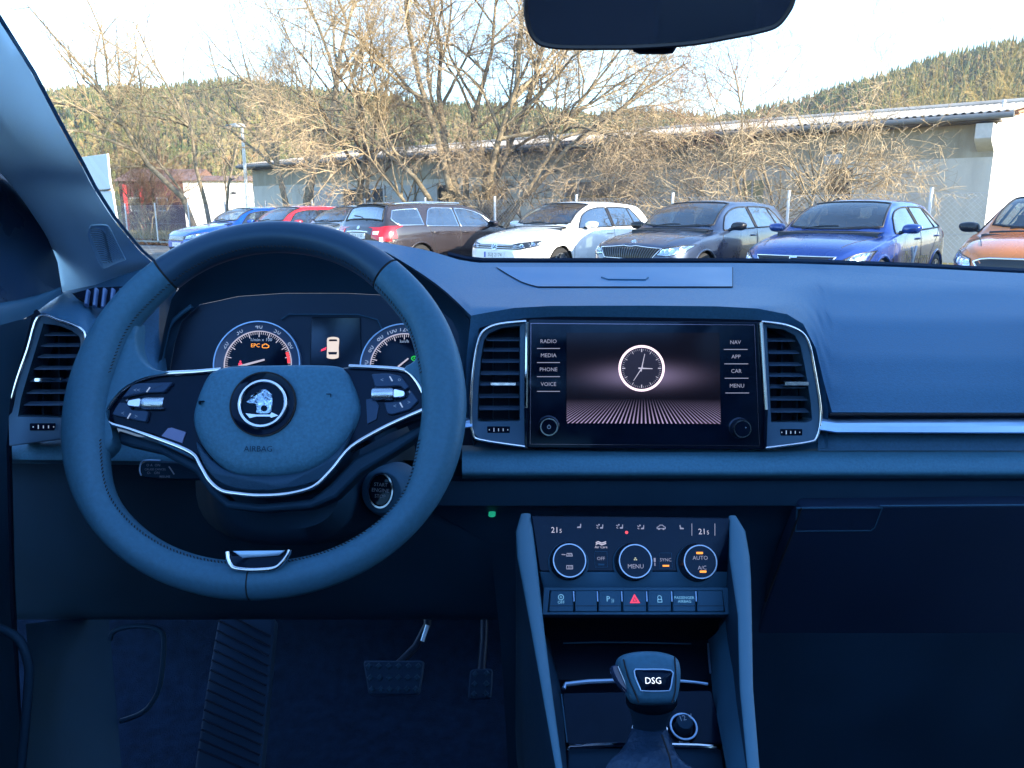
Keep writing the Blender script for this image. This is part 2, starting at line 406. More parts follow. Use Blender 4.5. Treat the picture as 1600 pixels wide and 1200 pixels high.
obj('front_wall', MB().box(WF, T0, T1, 0, 2.6, -.25, 0), M_wall, wh)
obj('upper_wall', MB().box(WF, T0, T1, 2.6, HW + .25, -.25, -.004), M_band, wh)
# gable end: faces right along FU
GE = Fr(fpt(T1, WO + .002), FU); gl_ = DEP; slope = math.tan(R(8.2))
gv = [(.012, 0), (gl_, 0), (gl_, HW + .2), (gl_ / 2, HW + .2 + gl_ / 2 * slope), (.012, HW + .2)]
obj('gable_wall', MB().prism(GE, gv, -.22, .003), M_white_wall, wh)
obj('back_wall', MB().box(WF, T0, T1, 0, HW, -DEP, -DEP + .2), M_wall, wh)
# corrugated roof: near slope and far slope
def roof_slope(sgn):
    mb = MB(); n = int((T1 + .75 - T0) / .045); rows = [[], [], [], []]
    for i in range(n):
        t = T0 - .3 + i * .045; w = .028 * math.sin(2 * math.pi * t / .18)
        for k, f in enumerate((0, .33, .66, 1)):
            o = WO - .62 + f * (DEP / 2 + .62) if sgn > 0 else WO + DEP + .62 - f * (DEP / 2 + .62)
            z = HW + .42 + ((f * (DEP / 2 + .62)) - .62) * slope + w
            rows[k].append(fpt(t, o, z))
    mb.grid(rows); b = len(mb.v) // 2
    return mb
M_roof = noise_mix('fibre_cement_roof', [(.3, (.34, .31, .28)), (.5, (.45, .41, .37)), (.7, (.53, .49, .44))], 1.5, bump=0)
for s in (1, -1):
    r_ = obj('roof', roof_slope(s), M_roof, wh, smooth=60, fix=False); md = r_.modifiers.new('t', 'SOLIDIFY'); md.thickness = .012
obj('roof_ridge', MB().tube([fpt(T0 - .3, WO + DEP / 2, HW + .42 + DEP / 2 * slope + .03), fpt(T1 + .45, WO + DEP / 2, HW + .42 + DEP / 2 * slope + .03)], .09, 8), M_roof, wh)
obj('gutter', MB().tube([fpt(T0 - .3, WO - .66, HW + .22), fpt(T1 + .40, WO - .66, HW + .22)], .075, 10), mat('gutter', (.16, .165, .17), .5, var=.1, vscale=3), wh, smooth=80)
obj('soffit', MB().box(WF, T0 - .2, T1 + .1, HW + .12, HW + .17, .0, .6), mat('soffit_timber', (.12, .10, .08), .8, var=.2, vscale=4), wh)
for k in range(8):
    o = .3 + k * .62 if False else -.45 + k * .68; z = HW + .26 + o * slope
    obj('purlin', MB().box(Fr(fpt(T1 - .05, WO + o, z), FN), 0, .46, 0, .11, -.05, .05), mat('purlin_timber', (.33, .17, .09), .8, var=.15, vscale=6) if k == 0 else bpy.data.materials['purlin_timber'], wh)
obj('verge_board', MB().tube([fpt(T1 + .46, WO - .6, HW + .26), fpt(T1 + .46, WO + DEP / 2, HW + .26 + (DEP / 2 + .6) * slope)], .03, 6), bpy.data.materials['purlin_timber'], wh)
obj('concrete_bracket', MB().prism(Fr(fpt(T1 - .02, WO + .0, HW - .55), FU), [(0, 0), (.05, -.12), (.0, .62), (-.62, .62), (-.62, .28), (-.56, .2)], -.34, .02, True), mat('bracket_concrete', (.5, .49, .47), .85, var=.1, vscale=6), wh)
# vent pipe with cap on the roof
obj('roof_pipe', MB().tube([fpt(.62, WO + 1.2, HW + .5), fpt(.62, WO + 1.2, HW + .74)], .035, 8).tube([fpt(.62, WO + 1.2, HW + .74), fpt(.62, WO + 1.2, HW + .80)], [.06, .02], 8), M_post, wh)
M_pipe = mat('downpipe_zinc', (.33, .34, .35), .5, .3, var=.15, vscale=4)
for t in (-9.4, -19.5):
    obj('downpipe', MB().tube([fpt(t, WO - .60, HW + .2), fpt(t, WO - .30, HW - .12), fpt(t, WO - .07, HW - .35), fpt(t, WO - .07, .1)], .042, 8), M_pipe, wh, smooth=80)
# openings, doors and panels along the wall
M_boards = mat('weathered_boards', (.27, .20, .15), .8, var=.2, vscale=3)
M_opening = mat('dark_opening', (.03, .03, .035), .7)
M_frame = mat('pale_frame', (.42, .43, .45), .7, var=.1, vscale=5)
def wall_t(px):                                                  # where the wall is met under photo column px
    s = (px - 800) / 1200; q = fpt(0, WO); k = s / math.cos(PITCH) * 1.0
    # camera depth is a little longer than the horizontal distance seen from above
    k = s * .985
    return (k * q.y - q.x) / (FU.x - k * FU.y)
def wrect(name, x0, x1, z0, z1, m, dep=.03, back=-.05, par=wh):
    a, b = sorted((wall_t(x0), wall_t(x1)))
    return obj(name, MB().box(WF, a, b, z0, z1, back, dep), m, par), a, b
for x0, x1, nb in ((884, 902, 4), (903.5, 953, 8), (957, 990, 6)):
    a, b = sorted((wall_t(x0), wall_t(x1)))
    for i in range(nb):
        w = (b - a) / nb; obj('door_board', MB().box(WF, a + i * w + .012, a + (i + 1) * w - .012, .1, 2.3, -.02, .025 + .008 * (i % 2)), M_boards, wh)
for x in (882, 902.7, 955, 992): wrect('door_post', x - 1.4, x + 1.4, 0, 2.4, M_frame, .06)
wrect('window_opening', 1153, 1188, 1.1, 2.2, mat('yellowed_pane', (.36, .34, .2), .3, var=.2, vscale=2), .012); 
for x in (1152, 1170, 1189): wrect('window_frame', x - 1.2, x + 1.2, 1.05, 2.25, M_frame, .04)
o_, a, b = wrect('dark_bay', 1282, 1322, .2, 2.45, M_opening, .006)
for i in range(9): obj('log_stack', MB().box(WF, a + .04, b - .04 - .1 * (i % 2), .25 + i * .235, .25 + i * .235 + .2, 0, .11 + .03 * (i % 3)), mat('stacked_timber', (.17, .11, .07), .85, var=.3, vscale=5) if i == 0 else bpy.data.materials['stacked_timber'], wh)
for x0, x1 in ((541, 584), (586, 602)): wrect('dark_bay', x0, x1, .1, 2.3, M_opening, .006)
for x in (540, 585, 604): wrect('door_post', x - 1.3, x + 1.3, 0, 2.45, M_frame, .06)
wrect('door_lintel', 540, 604, 2.3, 2.42, M_frame, .05); wrect('dark_bay', 686, 712, .1, 2.35, M_opening, .006)
for x0, x1 in ((494, 538), (607, 646), (648, 684)): wrect('wall_panel', x0, x1, .15, 2.4, mat('pale_panel', (.40, .43, .46), .6, var=.08, vscale=2) if x0 == 494 else bpy.data.materials['pale_panel'], .025)
for x in (685, 713, 790, 850): wrect('wall_pier', x - 2, x + 2, 0, 2.44, M_frame, .08)
F = Fr(fpt(wall_t(1293), WO - .14, 2.72), FN)
lampw = obj('wall_lamp', MB().prism(F, round_poly([(-.19, -.17), (.19, -.17), (.22, .1), (-.22, .1)], .04), -.14, .14, True), mat('floodlight_housing', (.5, .52, .54), .4, var=.1), wh); obj('lamp_arm', MB().box(F, -.05, .05, .1, .28, -.14, -.06), M_opening, lampw)

hzm = bpy.data.materials.new('haze'); hzm.use_nodes = True; hn = hzm.node_tree; hn.nodes.clear()
ho = hn.nodes.new('ShaderNodeOutputMaterial'); hv = hn.nodes.new('ShaderNodeVolumePrincipled'); hv.inputs['Color'].default_value = (.93, .94, .95, 1); hv.inputs['Density'].default_value = .00022; hv.inputs['Anisotropy'].default_value = .2
hn.links.new(hv.outputs[0], ho.inputs['Volume'])
haze = obj('haze', MB().cube(-760, 760, -60, 640, -1.5, 150), hzm, smooth=0); haze['kind'] = 'stuff'
# ------------------------------------------------------------------ street lamp, sign board
def ground_at(px, Y): 
    p = at(px, 600, Y); return V((p.x * .985 if False else (px - 800) / 1200 * (Y * math.cos(PITCH) + 1.2 * math.sin(PITCH)), Y, 0))
p = ground_at(391, 36); lamp = thing('street_lamp', 'pale street lamp with a flat head behind the parked cars', 'street lamp', tuple(p))
obj('lamp_post', MB().tube([p, p + V((0, 0, 1.2)), p + V((0, 0, 5.05))], [.095, .085, .065], 10), mat('lamp_post_zinc', (.62, .63, .62), .5, .2, var=.08, vscale=5), lamp, smooth=80)
lh = Fr(p + V((-.12, 0, 5.6)), V((0, 0, -1)), (0, 1, 0))
head = obj('lamp_head', MB().dome(Fr(p + V((-.30, 0, 5.08)), V((0, -1, .0))), [(-.36, -.03), (.42, -.06), (.46, .08), (.1, .13), (-.36, .06)], [(0, -.14), (0, .12), (.02, .14)]), bpy.data.materials['lamp_post_zinc'], lamp)
obj('lamp_glass', MB().box(Fr(p + V((-.55, 0, 5.05)), V((0, -1, 0))), -.13, .12, -.02, .09, -.13, .145), mat('lamp_dark_glass', (.08, .09, .1), .2), head)
p = ground_at(176, 24.5); sg = thing('sign_board', 'pale blue-white double sign board seen from behind on a post beside the fence', 'sign', tuple(p))
S = Fr(p, V((-.62, -.78, 0)))
M_sb = mat('sign_back', (.50, .58, .67), .6, var=.05, vscale=2)
obj('sign_panel', MB().prism(S, [(-1.3, 1.98), (.34, 1.98), (.34, 3.02), (-1.5, 3.0)], -.05, 0), M_sb, sg, bevel=.01)
obj('sign_panel', MB().prism(S, [(-1.0, .98), (.50, .96), (.44, 1.93), (-1.3, 1.93)], -.05, 0), M_sb, sg, bevel=.01)
obj('panel_edge', MB().tube([S.p(.365, 3.02, -.02), S.p(.37, 2.2, .0), S.p(.46, 1.9, .0), S.p(.54, .95, -.02)], .03, 6), mat('sign_edge', (.82, .8, .76), .6), sg)
obj('panel_joint', MB().tube([S.p(-1.3, 1.955, .02), S.p(0, 1.94, .03), S.p(.40, 1.99, .02), S.p(.50, 1.82, .0)], .018, 6), M_opening, sg)
obj('sign_post', MB().tube([S.p(.16, 0, -.08), S.p(.16, 3.0, -.08)], .05, 8), mat('sign_post', (.5, .36, .25), .7, var=.1), sg)
# ------------------------------------------------------------------ far houses on the left
def house(name, label, cx, Y, w, d, h, rh, wallm, roofm, rot=0, wins=(), group=None):
    c = ground_at(cx, Y); t = thing(name, label, 'house', tuple(c)); F = Fr(c, V((math.sin(R(rot)), -math.cos(R(rot)), 0)))
    obj('wall', MB().box(F, -w / 2, w / 2, 0, h, -d, 0), wallm, t)
    e = .35; z0 = h - .05
    obj('roof', MB().prism(Fr(F.p(w / 2 + e, 0, 0), F.U), [(-e, z0), (d / 2, z0 + rh), (d + e, z0)], -w - 2 * e, 0, True), roofm, t)
    for (u, v, ww, hh) in wins: 
        wn = obj('window', MB().box(F, u - ww / 2, u + ww / 2, v, v + hh, -.1, .03), M_frame, t); obj('pane', MB().box(F, u - ww / 2 + .1, u + ww / 2 - .1, v + .1, v + hh - .1, 0, .05), M_opening, wn)
    return t
M_redwall = mat('red_cladding', (.085, .024, .026), .7, var=.2, vscale=1.5); M_redroof = mat('red_roof_tiles', (.33, .12, .07), .8, var=.15, vscale=2)
M_brownroof = mat('brown_roof', (.2, .11, .08), .85, var=.15, vscale=2)
h1 = house('red_barn', 'dark red clad building behind the bare shrubs at the far left', 246, 64, 5.4, 8, 3.9, 1.2, M_redwall, M_brownroof, 4, [(-1.5, 1.5, .9, 1.1), (.6, 1.5, .9, 1.1)])
b_ = MB(); c = ground_at(280, 63.5); 
for dx in (-4.2, -2.9, .7): b_.cube(c.x + dx, c.x + dx + .22, c.y - .1, c.y + .1, 0, 3.6)
obj('corner_post', b_, mat('bright_red_paint', (.5, .04, .05), .6), h1)
house('white_house', 'bright white blank-walled house behind the thin bare trees', 342, 58, 4.6, 6, 3.7, .5, M_white_wall, M_brownroof, 4, [(1.3, 2.6, .5, .35)])
house('small_white_house', 'small white house with red roof right of the street lamp', 432, 66, 6.4, 6, 2.5, 1.6, mat('grey_white_render', (.62, .64, .66), .85, var=.06, vscale=2), M_redroof, 8, [(-1.2, 1.0, .8, .9), (1.5, 1.0, .7, .9)])
house('far_cottage', 'far cottage with orange roof half hidden behind twigs above the small white house', 412, 92, 8, 6, 3.4, 2.2, mat('cream_render', (.6, .54, .44), .85, var=.06, vscale=2), mat('orange_roof', (.36, .17, .08), .8, var=.15, vscale=2), -6, [(-2, 1.6, .9, 1), (2, 1.6, .9, 1)])
# unseen building added behind and right of the camera to shade our car
shade_bld = thing('shade_building', 'pale flat-roofed building added unseen behind the camera for its shade', 'building', (9, -8, 0))
obj('wall', MB().cube(3.6, 15, -16, -.7, 0, 3.7), mat('shade_building_panel', (.42, .44, .46), .6, var=.05), shade_bld)
obj('roof', MB().cube(3.5, 15.1, -16.1, -.6, 3.7, 3.95), M_frame, shade_bld)
for i in range(5): obj('glass_bay', MB().cube(3.55, 3.64, -15 + i * 2.8, -12.7 + i * 2.8, .3, 3.4), mat('shade_building_glass', (.02, .03, .04), .05) if i == 0 else bpy.data.materials['shade_building_glass'], shade_bld)
# ------------------------------------------------------------------ bare trees and shrubs
class Tree:
    def __init__(s, seed, maxlev, twig=.5): s.r = random.Random(seed); s.big = MB(); s.small = MB(); s.maxlev = maxlev; s.twig = twig; s.n = 0
    def seg(s, pts, rad, lev):
        mb = s.big if lev <= 1 else s.small; k = 7 if lev == 0 else 5 if lev == 1 else 4 if lev == 2 else 3
        prev = None; rows = []; m = len(pts)
        for i in range(m):
            t = (pts[min(i + 1, m - 1)] - pts[max(i - 1, 0)]).normalized()
            a = t.orthogonal() if prev is None else prev - t * prev.dot(t)
            a.normalize(); prev = a; b = t.cross(a)
            rows.append([pts[i] + (a * math.cos(6.2832 * j / k) + b * math.sin(6.2832 * j / k)) * rad[i] for j in range(k)])
        mb.grid(rows, cu=True); s.n += 1
    def grow(s, p, d, L, r, lev, up=.10, wob=.16, kids=None, droop=0.0):
        rg = s.r; n = 6 if lev < 2 else 4 if lev < s.maxlev else 3
        pts = [p.copy()]; rad = [r]; d = d.normalized()
        for i in range(n):
            d = (d + V((rg.gauss(0, wob), rg.gauss(0, wob), rg.gauss(0, wob) + up - droop * i / n))).normalized()
            pts.append(pts[-1] + d * (L / n)); rad.append(max(.0035, r * (1 - .82 * (i + 1) / n)))
        s.seg(pts, rad, lev)
        if lev >= s.maxlev: return
        nk = kids[lev] if kids else 6
        for q in range(nk):
            f = rg.uniform(.22, 1.0) if lev else rg.uniform(.35, 1.0)
            x = f * n; i = min(int(x), n - 1); t = x - i
            pp = pts[i].lerp(pts[i + 1], t); rr = rad[i] * (1 - t) + rad[i + 1] * t
            dd = (pts[i + 1] - pts[i]).normalized(); ax = dd.orthogonal().normalized(); ax.rotate(Matrix.Rotation(rg.uniform(0, 6.283), 3, dd))
            ang = R(rg.uniform(26, 62)); nd = dd * math.cos(ang) + ax * math.sin(ang)
            s.grow(pp, nd, L * rg.uniform(.38, .66) * (1.0 - .25 * f), max(.004, min(rr * .72, r * .5)), lev + 1, up * .8, wob * 1.1, kids, droop)
M_bark = noise_mix('sunlit_bark', [(.3, (.11, .085, .058)), (.5, (.22, .175, .115)), (.7, (.36, .295, .20))], 4, bump=.7, bscale=18, bdist=.02)
M_twig = mat('bare_twigs', (.38, .285, .17), .8, var=.25, vscale=1.5)
M_twig_brown = mat('brown_twigs', (.30, .22, .135), .8, var=.3, vscale=1.5)
M_twig_red = mat('reddish_twigs', (.24, .135, .085), .8, var=.25, vscale=1.5)
def tree(name, label, px, Y, stems, seed, maxlev, kids, twigm=M_twig, group=None, up=.10, wob=.16, droop=0.0, cat='tree'):
    c = ground_at(px, Y); t = thing(name, label, cat, tuple(c), group); T = Tree(seed, maxlev)
    for (dx, dy, dz, L, r, ox) in stems: T.grow(c + V((ox, 0, -.05)), V((dx, dy, dz)), L, r, 0, up, wob, kids, droop)
    if T.big.v: obj('trunk', T.big, M_bark, t, smooth=80, fix=False)
    b = obj('branches', T.small, twigm, t, smooth=0, fix=False)
    return t
K4 = [9, 9, 7, 6]
tree('bare_tree', 'broad bare tree with many stems rising behind the dark estate car and the white hatchback', 737, 23.5,
     [(-.30, .1, 1, 9.5, .12, -.12), (-.10, -.1, 1, 10.5, .13, -.05), (.05, .15, 1, 10.5, .13, .03), (.22, -.05, 1, 10, .12, .10), (.42, .1, 1, 9, .11, .14), (.70, .1, .9, 8.5, .11, .16), (1.0, -.1, .7, 8, .09, .18), (-.55, 0, .9, 8.5, .10, -.15), (-.85, .1, .7, 7, .08, -.16), (.05, 0, 1, 2.2, .26, 0)], 57, 4, [12, 9, 7, 5], up=.05, wob=.19)
tree('bare_tree', 'bare tree with a straight trunk and a leaning second stem behind the red car', 478, 30,
     [(-.05, 0, 1, 12, .20, 0), (-.42, .1, 1, 9, .14, -.1), (.10, .3, 1, 9, .12, .1)], 8, 4, [11, 8, 6, 4], up=.06)
tree('leaning_tree', 'bare tree leaning to the right with a sunlit forked trunk', 548, 27,
     [(.55, .0, 1, 7.0, .15, 0), (.25, .2, 1, 7.0, .10, .05)], 33, 4, [8, 7, 5, 4], up=.07)
tree('slender_tree', 'slender bare tree with a dark trunk in front of the white house', 311, 40, [(-.08, 0, 1, 13, .17, 0), (-.35, .1, 1, 8, .09, .0)], 5, 4, [12, 9, 6, 4], up=.06)
tree('slender_tree', 'slender bare tree leaning left of the street lamp', 332, 41, [(-.14, 0, 1, 11, .13, 0), (.28, .1, 1, 9, .09, .0)], 15, 4, [11, 8, 6, 4], up=.06)
tree('thin_sapling', 'thin pale sapling beside the foot of the street lamp', 412, 44, [(.05, 0, 1, 5.5, .06, 0), (-.4, 0, 1, 4, .05, 0), (.45, 0, 1, 4.5, .05, 0)], 25, 3, [8, 7, 5], up=.05)
tree('thin_sapling', 'thin sapling in front of the white house wall', 362, 46, [(.12, 0, 1, 6.5, .07, 0)], 27, 3, [9, 7, 5], up=.05)
S3 = [9, 7, 5]
def stems_fan(n, spread, L, r, seed, bias=0.0):
    g = random.Random(seed); return [(bias + g.uniform(-spread, spread), g.uniform(-.35, .35), 1, L * g.uniform(.7, 1.1), r * g.uniform(.6, 1.1), g.uniform(-.4, .4)) for _ in range(n)]
tree('arching_shrub', 'big arching leafless shrub behind the grey and blue cars in front of the warehouse', 1255, 18.6, stems_fan(9, .8, 4.1, .05, 2, -.15), 41, 3, [10, 7, 5], up=-.02, wob=.13, droop=.10, cat='shrub')
tree('arching_shrub', 'tangled leafless shrub behind the grey hatchback left of the biggest shrub', 1130, 20.4, stems_fan(6, .8, 3.6, .045, 3), 42, 3, [10, 7, 5], M_twig_brown, up=.0, wob=.13, droop=.09, cat='shrub')
tree('arching_shrub', 'tangled leafless shrub above the roof of the white hatchback', 985, 21.8, stems_fan(6, .9, 3.2, .045, 4), 43, 3, [10, 7, 5], M_twig_brown, up=.0, wob=.13, droop=.10, cat='shrub')
tree('tall_shrub', 'tall thin shrub with upright twigs rising above the warehouse roof', 1175, 21.5, [(.05, 0, 1, 6.0, .06, 0), (-.2, 0, 1, 5.2, .05, 0), (.3, 0, 1, 5.4, .05, .1)], 44, 3, [10, 7, 5], M_twig_red, up=.07, cat='shrub')
tree('yellow_shrub', 'yellowish bare shrub crown showing above the warehouse roof', 1480, 33, stems_fan(9, .5, 7.5, .06, 5), 45, 3, [10, 8, 6], mat('yellow_twigs', (.36, .26, .10), .8, var=.2, vscale=1), up=.06, cat='shrub')
tree('hedge_shrub', 'reddish bare shrub in front of the dark red barn', 238, 44, stems_fan(12, .7, 4.6, .05, 6), 46, 3, [10, 8, 6], M_twig_red, up=.03, wob=.2, cat='shrub')
tree('hedge_shrub', 'low brown bare shrub behind the fence beside the sign board', 205, 37.5, stems_fan(6, .8, 2.0, .03, 7), 47, 3, [7, 5, 4], M_twig, up=.02, wob=.2, cat='shrub')
tree('hedge_shrub', 'low tan bare shrub behind the fence left of the blue car', 250, 36, stems_fan(6, .8, 1.9, .03, 9), 48, 3, [7, 5, 4], M_twig, up=.02, wob=.2, cat='shrub')

tree('low_tree', 'low brown bare tree with drooping twigs between the leaning tree and the many-stemmed tree', 650, 26.5, stems_fan(5, .8, 5.2, .05, 12), 49, 4, [8, 6, 5, 3], M_twig_brown, up=.02, wob=.16, droop=.10)
tree('low_tree', 'low brown bare tree with drooping twigs above the white hatchback', 880, 24, stems_fan(5, .9, 4.6, .05, 14), 50, 4, [8, 6, 5, 4], M_twig_brown, up=.01, wob=.16, droop=.12)
# ------------------------------------------------------------------ parked cars
def ctab(tab, x):                                                # smooth (monotone cubic) table look-up
    n = len(tab)
    if x <= tab[0][0]: return tab[0][1]
    if x >= tab[-1][0]: return tab[-1][1]
    for i in range(n - 1):
        if x <= tab[i + 1][0]:
            (x0, y0), (x1, y1) = tab[i], tab[i + 1]; h = x1 - x0; s = (y1 - y0) / h
            def tan(j):
                if j <= 0 or j >= n - 1: return s
                a = (tab[j][1] - tab[j - 1][1]) / (tab[j][0] - tab[j - 1][0]); b = (tab[j + 1][1] - tab[j][1]) / (tab[j + 1][0] - tab[j][0])
                return 0 if a * b <= 0 else 2 * a * b / (a + b)
            m0, m1 = tan(i), tan(i + 1); t = (x - x0) / h
            return y0 * (2 * t ** 3 - 3 * t * t + 1) + m0 * h * (t ** 3 - 2 * t * t + t) + y1 * (-2 * t ** 3 + 3 * t * t) + m1 * h * (t ** 3 - t * t)
def resample(pl, n):
    P = [V(p) for p in pl]; ds = [0]
    for a, b in zip(P, P[1:]): ds.append(ds[-1] + (b - a).length)
    out = []
    for i in range(n):
        d = ds[-1] * i / (n - 1); k = 0
        while k < len(ds) - 2 and ds[k + 1] < d: k += 1
        t = 0 if ds[k + 1] == ds[k] else (d - ds[k]) / (ds[k + 1] - ds[k]); out.append(P[k].lerp(P[k + 1], min(1, max(0, t))))
    return out
def chaikin(P, n):
    for _ in range(n):
        Q = [P[0]]
        for a, b in zip(P, P[1:]): Q += [tuple(.8 * x + .2 * y for x, y in zip(a, b)), tuple(.2 * x + .8 * y for x, y in zip(a, b))]
        Q.append(P[-1]); P = Q
    return P
def inpoly(x, y, P):
    c = False; j = len(P) - 1
    for i in range(len(P)):
        if (P[i][1] > y) != (P[j][1] > y) and x < (P[j][0] - P[i][0]) * (y - P[i][1]) / (P[j][1] - P[i][1]) + P[i][0]: c = not c
        j = i
    return c
M_tyre = mat('tyre_rubber', (.012, .012, .013), .8, bump=.3, bscale=60)
M_alloy = mat('alloy_rim', (.5, .52, .55), .3, .9, var=.05)
M_arch = mat('wheel_well', (.008, .008, .009), .9)
M_cglass = glass_mat('car_window_glass', (.42, .50, .52), .28)
M_wsglass = glass_mat('car_windscreen_glass', (.60, .66, .64), .12)
M_seal = mat('window_seal', (.01, .01, .012), .5)
M_cabin = mat('car_cabin_plastic', (.022, .024, .028), .8)
M_cseat = mat('car_seat_fabric', (.03, .032, .036), .9)
M_lampglass = glass_mat('headlamp_glass', (.85, .9, .95), .08)
M_lampin = mat('headlamp_reflector', (.55, .6, .66), .18, .9)
M_lampled = mat('headlamp_glint', (.9, .92, .95), .12, 1.0)
M_tail = mat('tail_lamp_red', (.48, .012, .02), .15, coat=.5)
M_tailw = mat('tail_lamp_clear', (.75, .70, .68), .15, coat=.5)
M_plate = mat('number_plate_white', (.62, .66, .70), .4)
M_plateblue = mat('plate_blue', (.03, .08, .42), .4)
M_print = mat('plate_black_print', (.03, .03, .04), .5)
M_grille = mat('grille_black', (.012, .012, .014), .35)
M_cchrome = mat('car_chrome', (.8, .82, .85), .12, 1.0)
M_barm = mat('grille_bar_metal', (.10, .11, .13), .3, .8)
M_mark = mat('orange_marker', (.5, .2, .02), .3)

def paint(name, col, met=.0, rough=.28):
    return mat(name, col, rough, met, coat=.9, var=.03, vscale=3)

class CarKit:
    def __init__(s, name, label, group, col, sp):
        s.sp = sp; s.t = thing(name, label, 'car', (0, 0, 0), group); L, W, H = sp['L'], sp['W'], sp['H']; s.L = L; h = L / 2
        s.hw = W / 2; s.paint = col
        # sections over u = distance from the nose
        s.top = sp['top']; s.edge = sp['edge']; s.we = sp['we']; s.belt = sp['belt']
        s.wm = [(0, .56), (.04, .68), (.10, .78), (.22, .88), (.42, .955), (.8, .99), (L * .5, 1), (L - .9, .985), (L - .45, .965), (L - .2, .93), (L - .08, .88), (L, .80)]
        s.bot = [(0, .34), (.12, .24), (.5, .20), (L - .6, .21), (L - .15, .28), (L, .40)]
        us = [0, .008, .02, .04, .065, .095, .13, .18, .24] + [.3 + .045 * i for i in range(int((L - .6) / .045))] + [L - .27, L - .22, L - .17, L - .13, L - .09, L - .055, L - .03, L - .012, L]
        us = sorted(set(round(x, 4) for x in us)); s.us = us; rows = []
        for u in us: rows.append([V((h - u, y, z)) for y, z in s.section(u)])
        m = len(rows[0]); vs = [p for r in rows for p in r]; fs = []
        for i in range(len(us) - 1):
            for j in range(m): 
                a, b = i * m + j, i * m + (j + 1) % m; fs.append((a, b, b + m, a + m))
        fs.append(tuple(range(m))); fs.append(tuple(reversed([(len(us) - 1) * m + j for j in range(m)])))
        s.verts, s.faces = vs, fs; s.bvh = BVHTree.FromPolygons(vs, fs)
        s.holes = []
    def section(s, u):
        hw = s.hw; wm = ctab(s.wm, u) * hw; zb = ctab(s.bot, u); zt = ctab(s.top, u); ze = min(ctab(s.edge, u), zt - .004); we = ctab(s.we, u) * hw; we = min(we, wm * .97)
        bl = min(ctab(s.belt, u), ze - .01); zt = max(zt, zb + .12); bl = max(bl, zb + .06)
        wb = wm * .955 
        zm = zb + (bl - zb) * .62; zs = zb + (bl - zb) * .30
        P = [(0, zb), (wm * .80, zb), (wm * .955, zb + (bl - zb) * .10), (wm * .99, zs), (wm, zm), (wm * .985, zb + (bl - zb) * .86), (wb, bl), (wb + (we - wb) * .12, bl + (ze - bl) * .10), (wb + (we - wb) * .5, bl + (ze - bl) * .5 + .0), (we + (wb - we) * .10, ze - (ze - bl) * .12), (we, ze), (we * .9, ze + (zt - ze) * .40), (we * .5, ze + (zt - ze) * .88), (0, zt)]
        Q = chaikin(P, 2)
        return Q + [(-y, z) for y, z in reversed(Q[1:-1])]
    # casting on to the body; D is the axis: 'y' side (sgn), 'f' front, 'r' rear, 'z' from above
    def cast(s, D, a, b, sg=1):
        h = s.L / 2
        if D == 'y': o, d = V((a, 3 * sg, b)), V((0, -sg, 0))
        elif D == 'f': o, d = V((h + 2, a, b)), V((-1, 0, 0))
        elif D == 'r': o, d = V((-h - 2, a, b)), V((1, 0, 0))
        else: o, d = V((a, b, 4)), V((0, 0, -1))
        q, n, i, _ = s.bvh.ray_cast(o, d)
        if q is None: 
            q, n, i, _ = s.bvh.find_nearest(o + d * 2); 
        if n.dot(d) > 0: n = -n
        return q, n
    def patch(s, D, lo, hi, nu=12, nv=6, off=.004, skirt=.02, sg=1):
        A, B = resample(lo, nu), resample(hi, nu); mb = MB(); rows = []; nr = []
        for j in range(nv):
            r = []; q_ = []
            for i in range(nu):
                p = A[i].lerp(B[i], j / (nv - 1)); q, n = s.cast(D, p.x, p.y, sg); r.append(q + n * off); q_.append(n)
            rows.append(r); nr.append(q_)
        mb.grid(rows)
        ed = [(0, i) for i in range(nu)] + [(j, nu - 1) for j in range(1, nv)] + [(nv - 1, i) for i in range(nu - 2, -1, -1)] + [(j, 0) for j in range(nv - 2, 0, -1)]
        edge = [rows[j][i] for j, i in ed]
        if skirt: mb.grid([edge, [rows[j][i] - nr[j][i] * skirt for j, i in ed]], cu=True)
        return mb, edge
    def hole(s, D, lo, hi, sg=1):
        P = [tuple(p) for p in resample(lo, 24)] + [tuple(p) for p in reversed(resample(hi, 24))]
        if D in 'yz': s.holes.append((D, P, sg))
    def line(s, D, pts, r, m, name, par, sg=1, closed=False, off=.0, dens=14, flat=1.0):
        P = resample(list(pts) + ([pts[0]] if closed else []), dens); mb = MB(); Q = []
        for p in P: q, n = s.cast(D, p.x, p.y, sg); Q.append(q + n * off)
        mb.tube(Q, r, 6); return obj(name, mb, m, par, smooth=80)
    def build_body(s):
        h = s.L / 2; keep = []
        wa = s.sp['wheels']
        for f in s.faces:
            c = sum((V(s.verts[i]) for i in f), V()) / len(f); drop = False
            for D, P, sg in s.holes:
                if D == 'y' and c.y * sg > .3 and inpoly(c.x, c.z, P): drop = True
                if D == 'z' and c.z > .8 and inpoly(c.x, c.y, P): drop = True
            for wx in wa:
                if abs(c.y) > s.hw * .62 and (c.x - wx) ** 2 + (c.z - .31) ** 2 < .355 ** 2: drop = True
            if not drop: keep.append(f)
        mb = MB(); mb.v = [tuple(v) for v in s.verts]; mb.f = keep
        b = obj('body', mb, s.paint, s.t, smooth=50, fix=False)
        return b
    def window(s, D, lo, hi, sg=1, nu=14, nv=8, name='side_window', gm=None, fr=.016, trim=None):
        s.hole(D, lo, hi, sg); mb, edge = s.patch(D, lo, hi, nu, nv, .004, 0, sg)
        w = obj(name, mb, gm or M_cglass, s.t, smooth=180, fix=False)
        t = MB().tube(edge, fr, 6, closed=True); obj('window_seal', t, trim or M_seal, w, smooth=80)
        return w
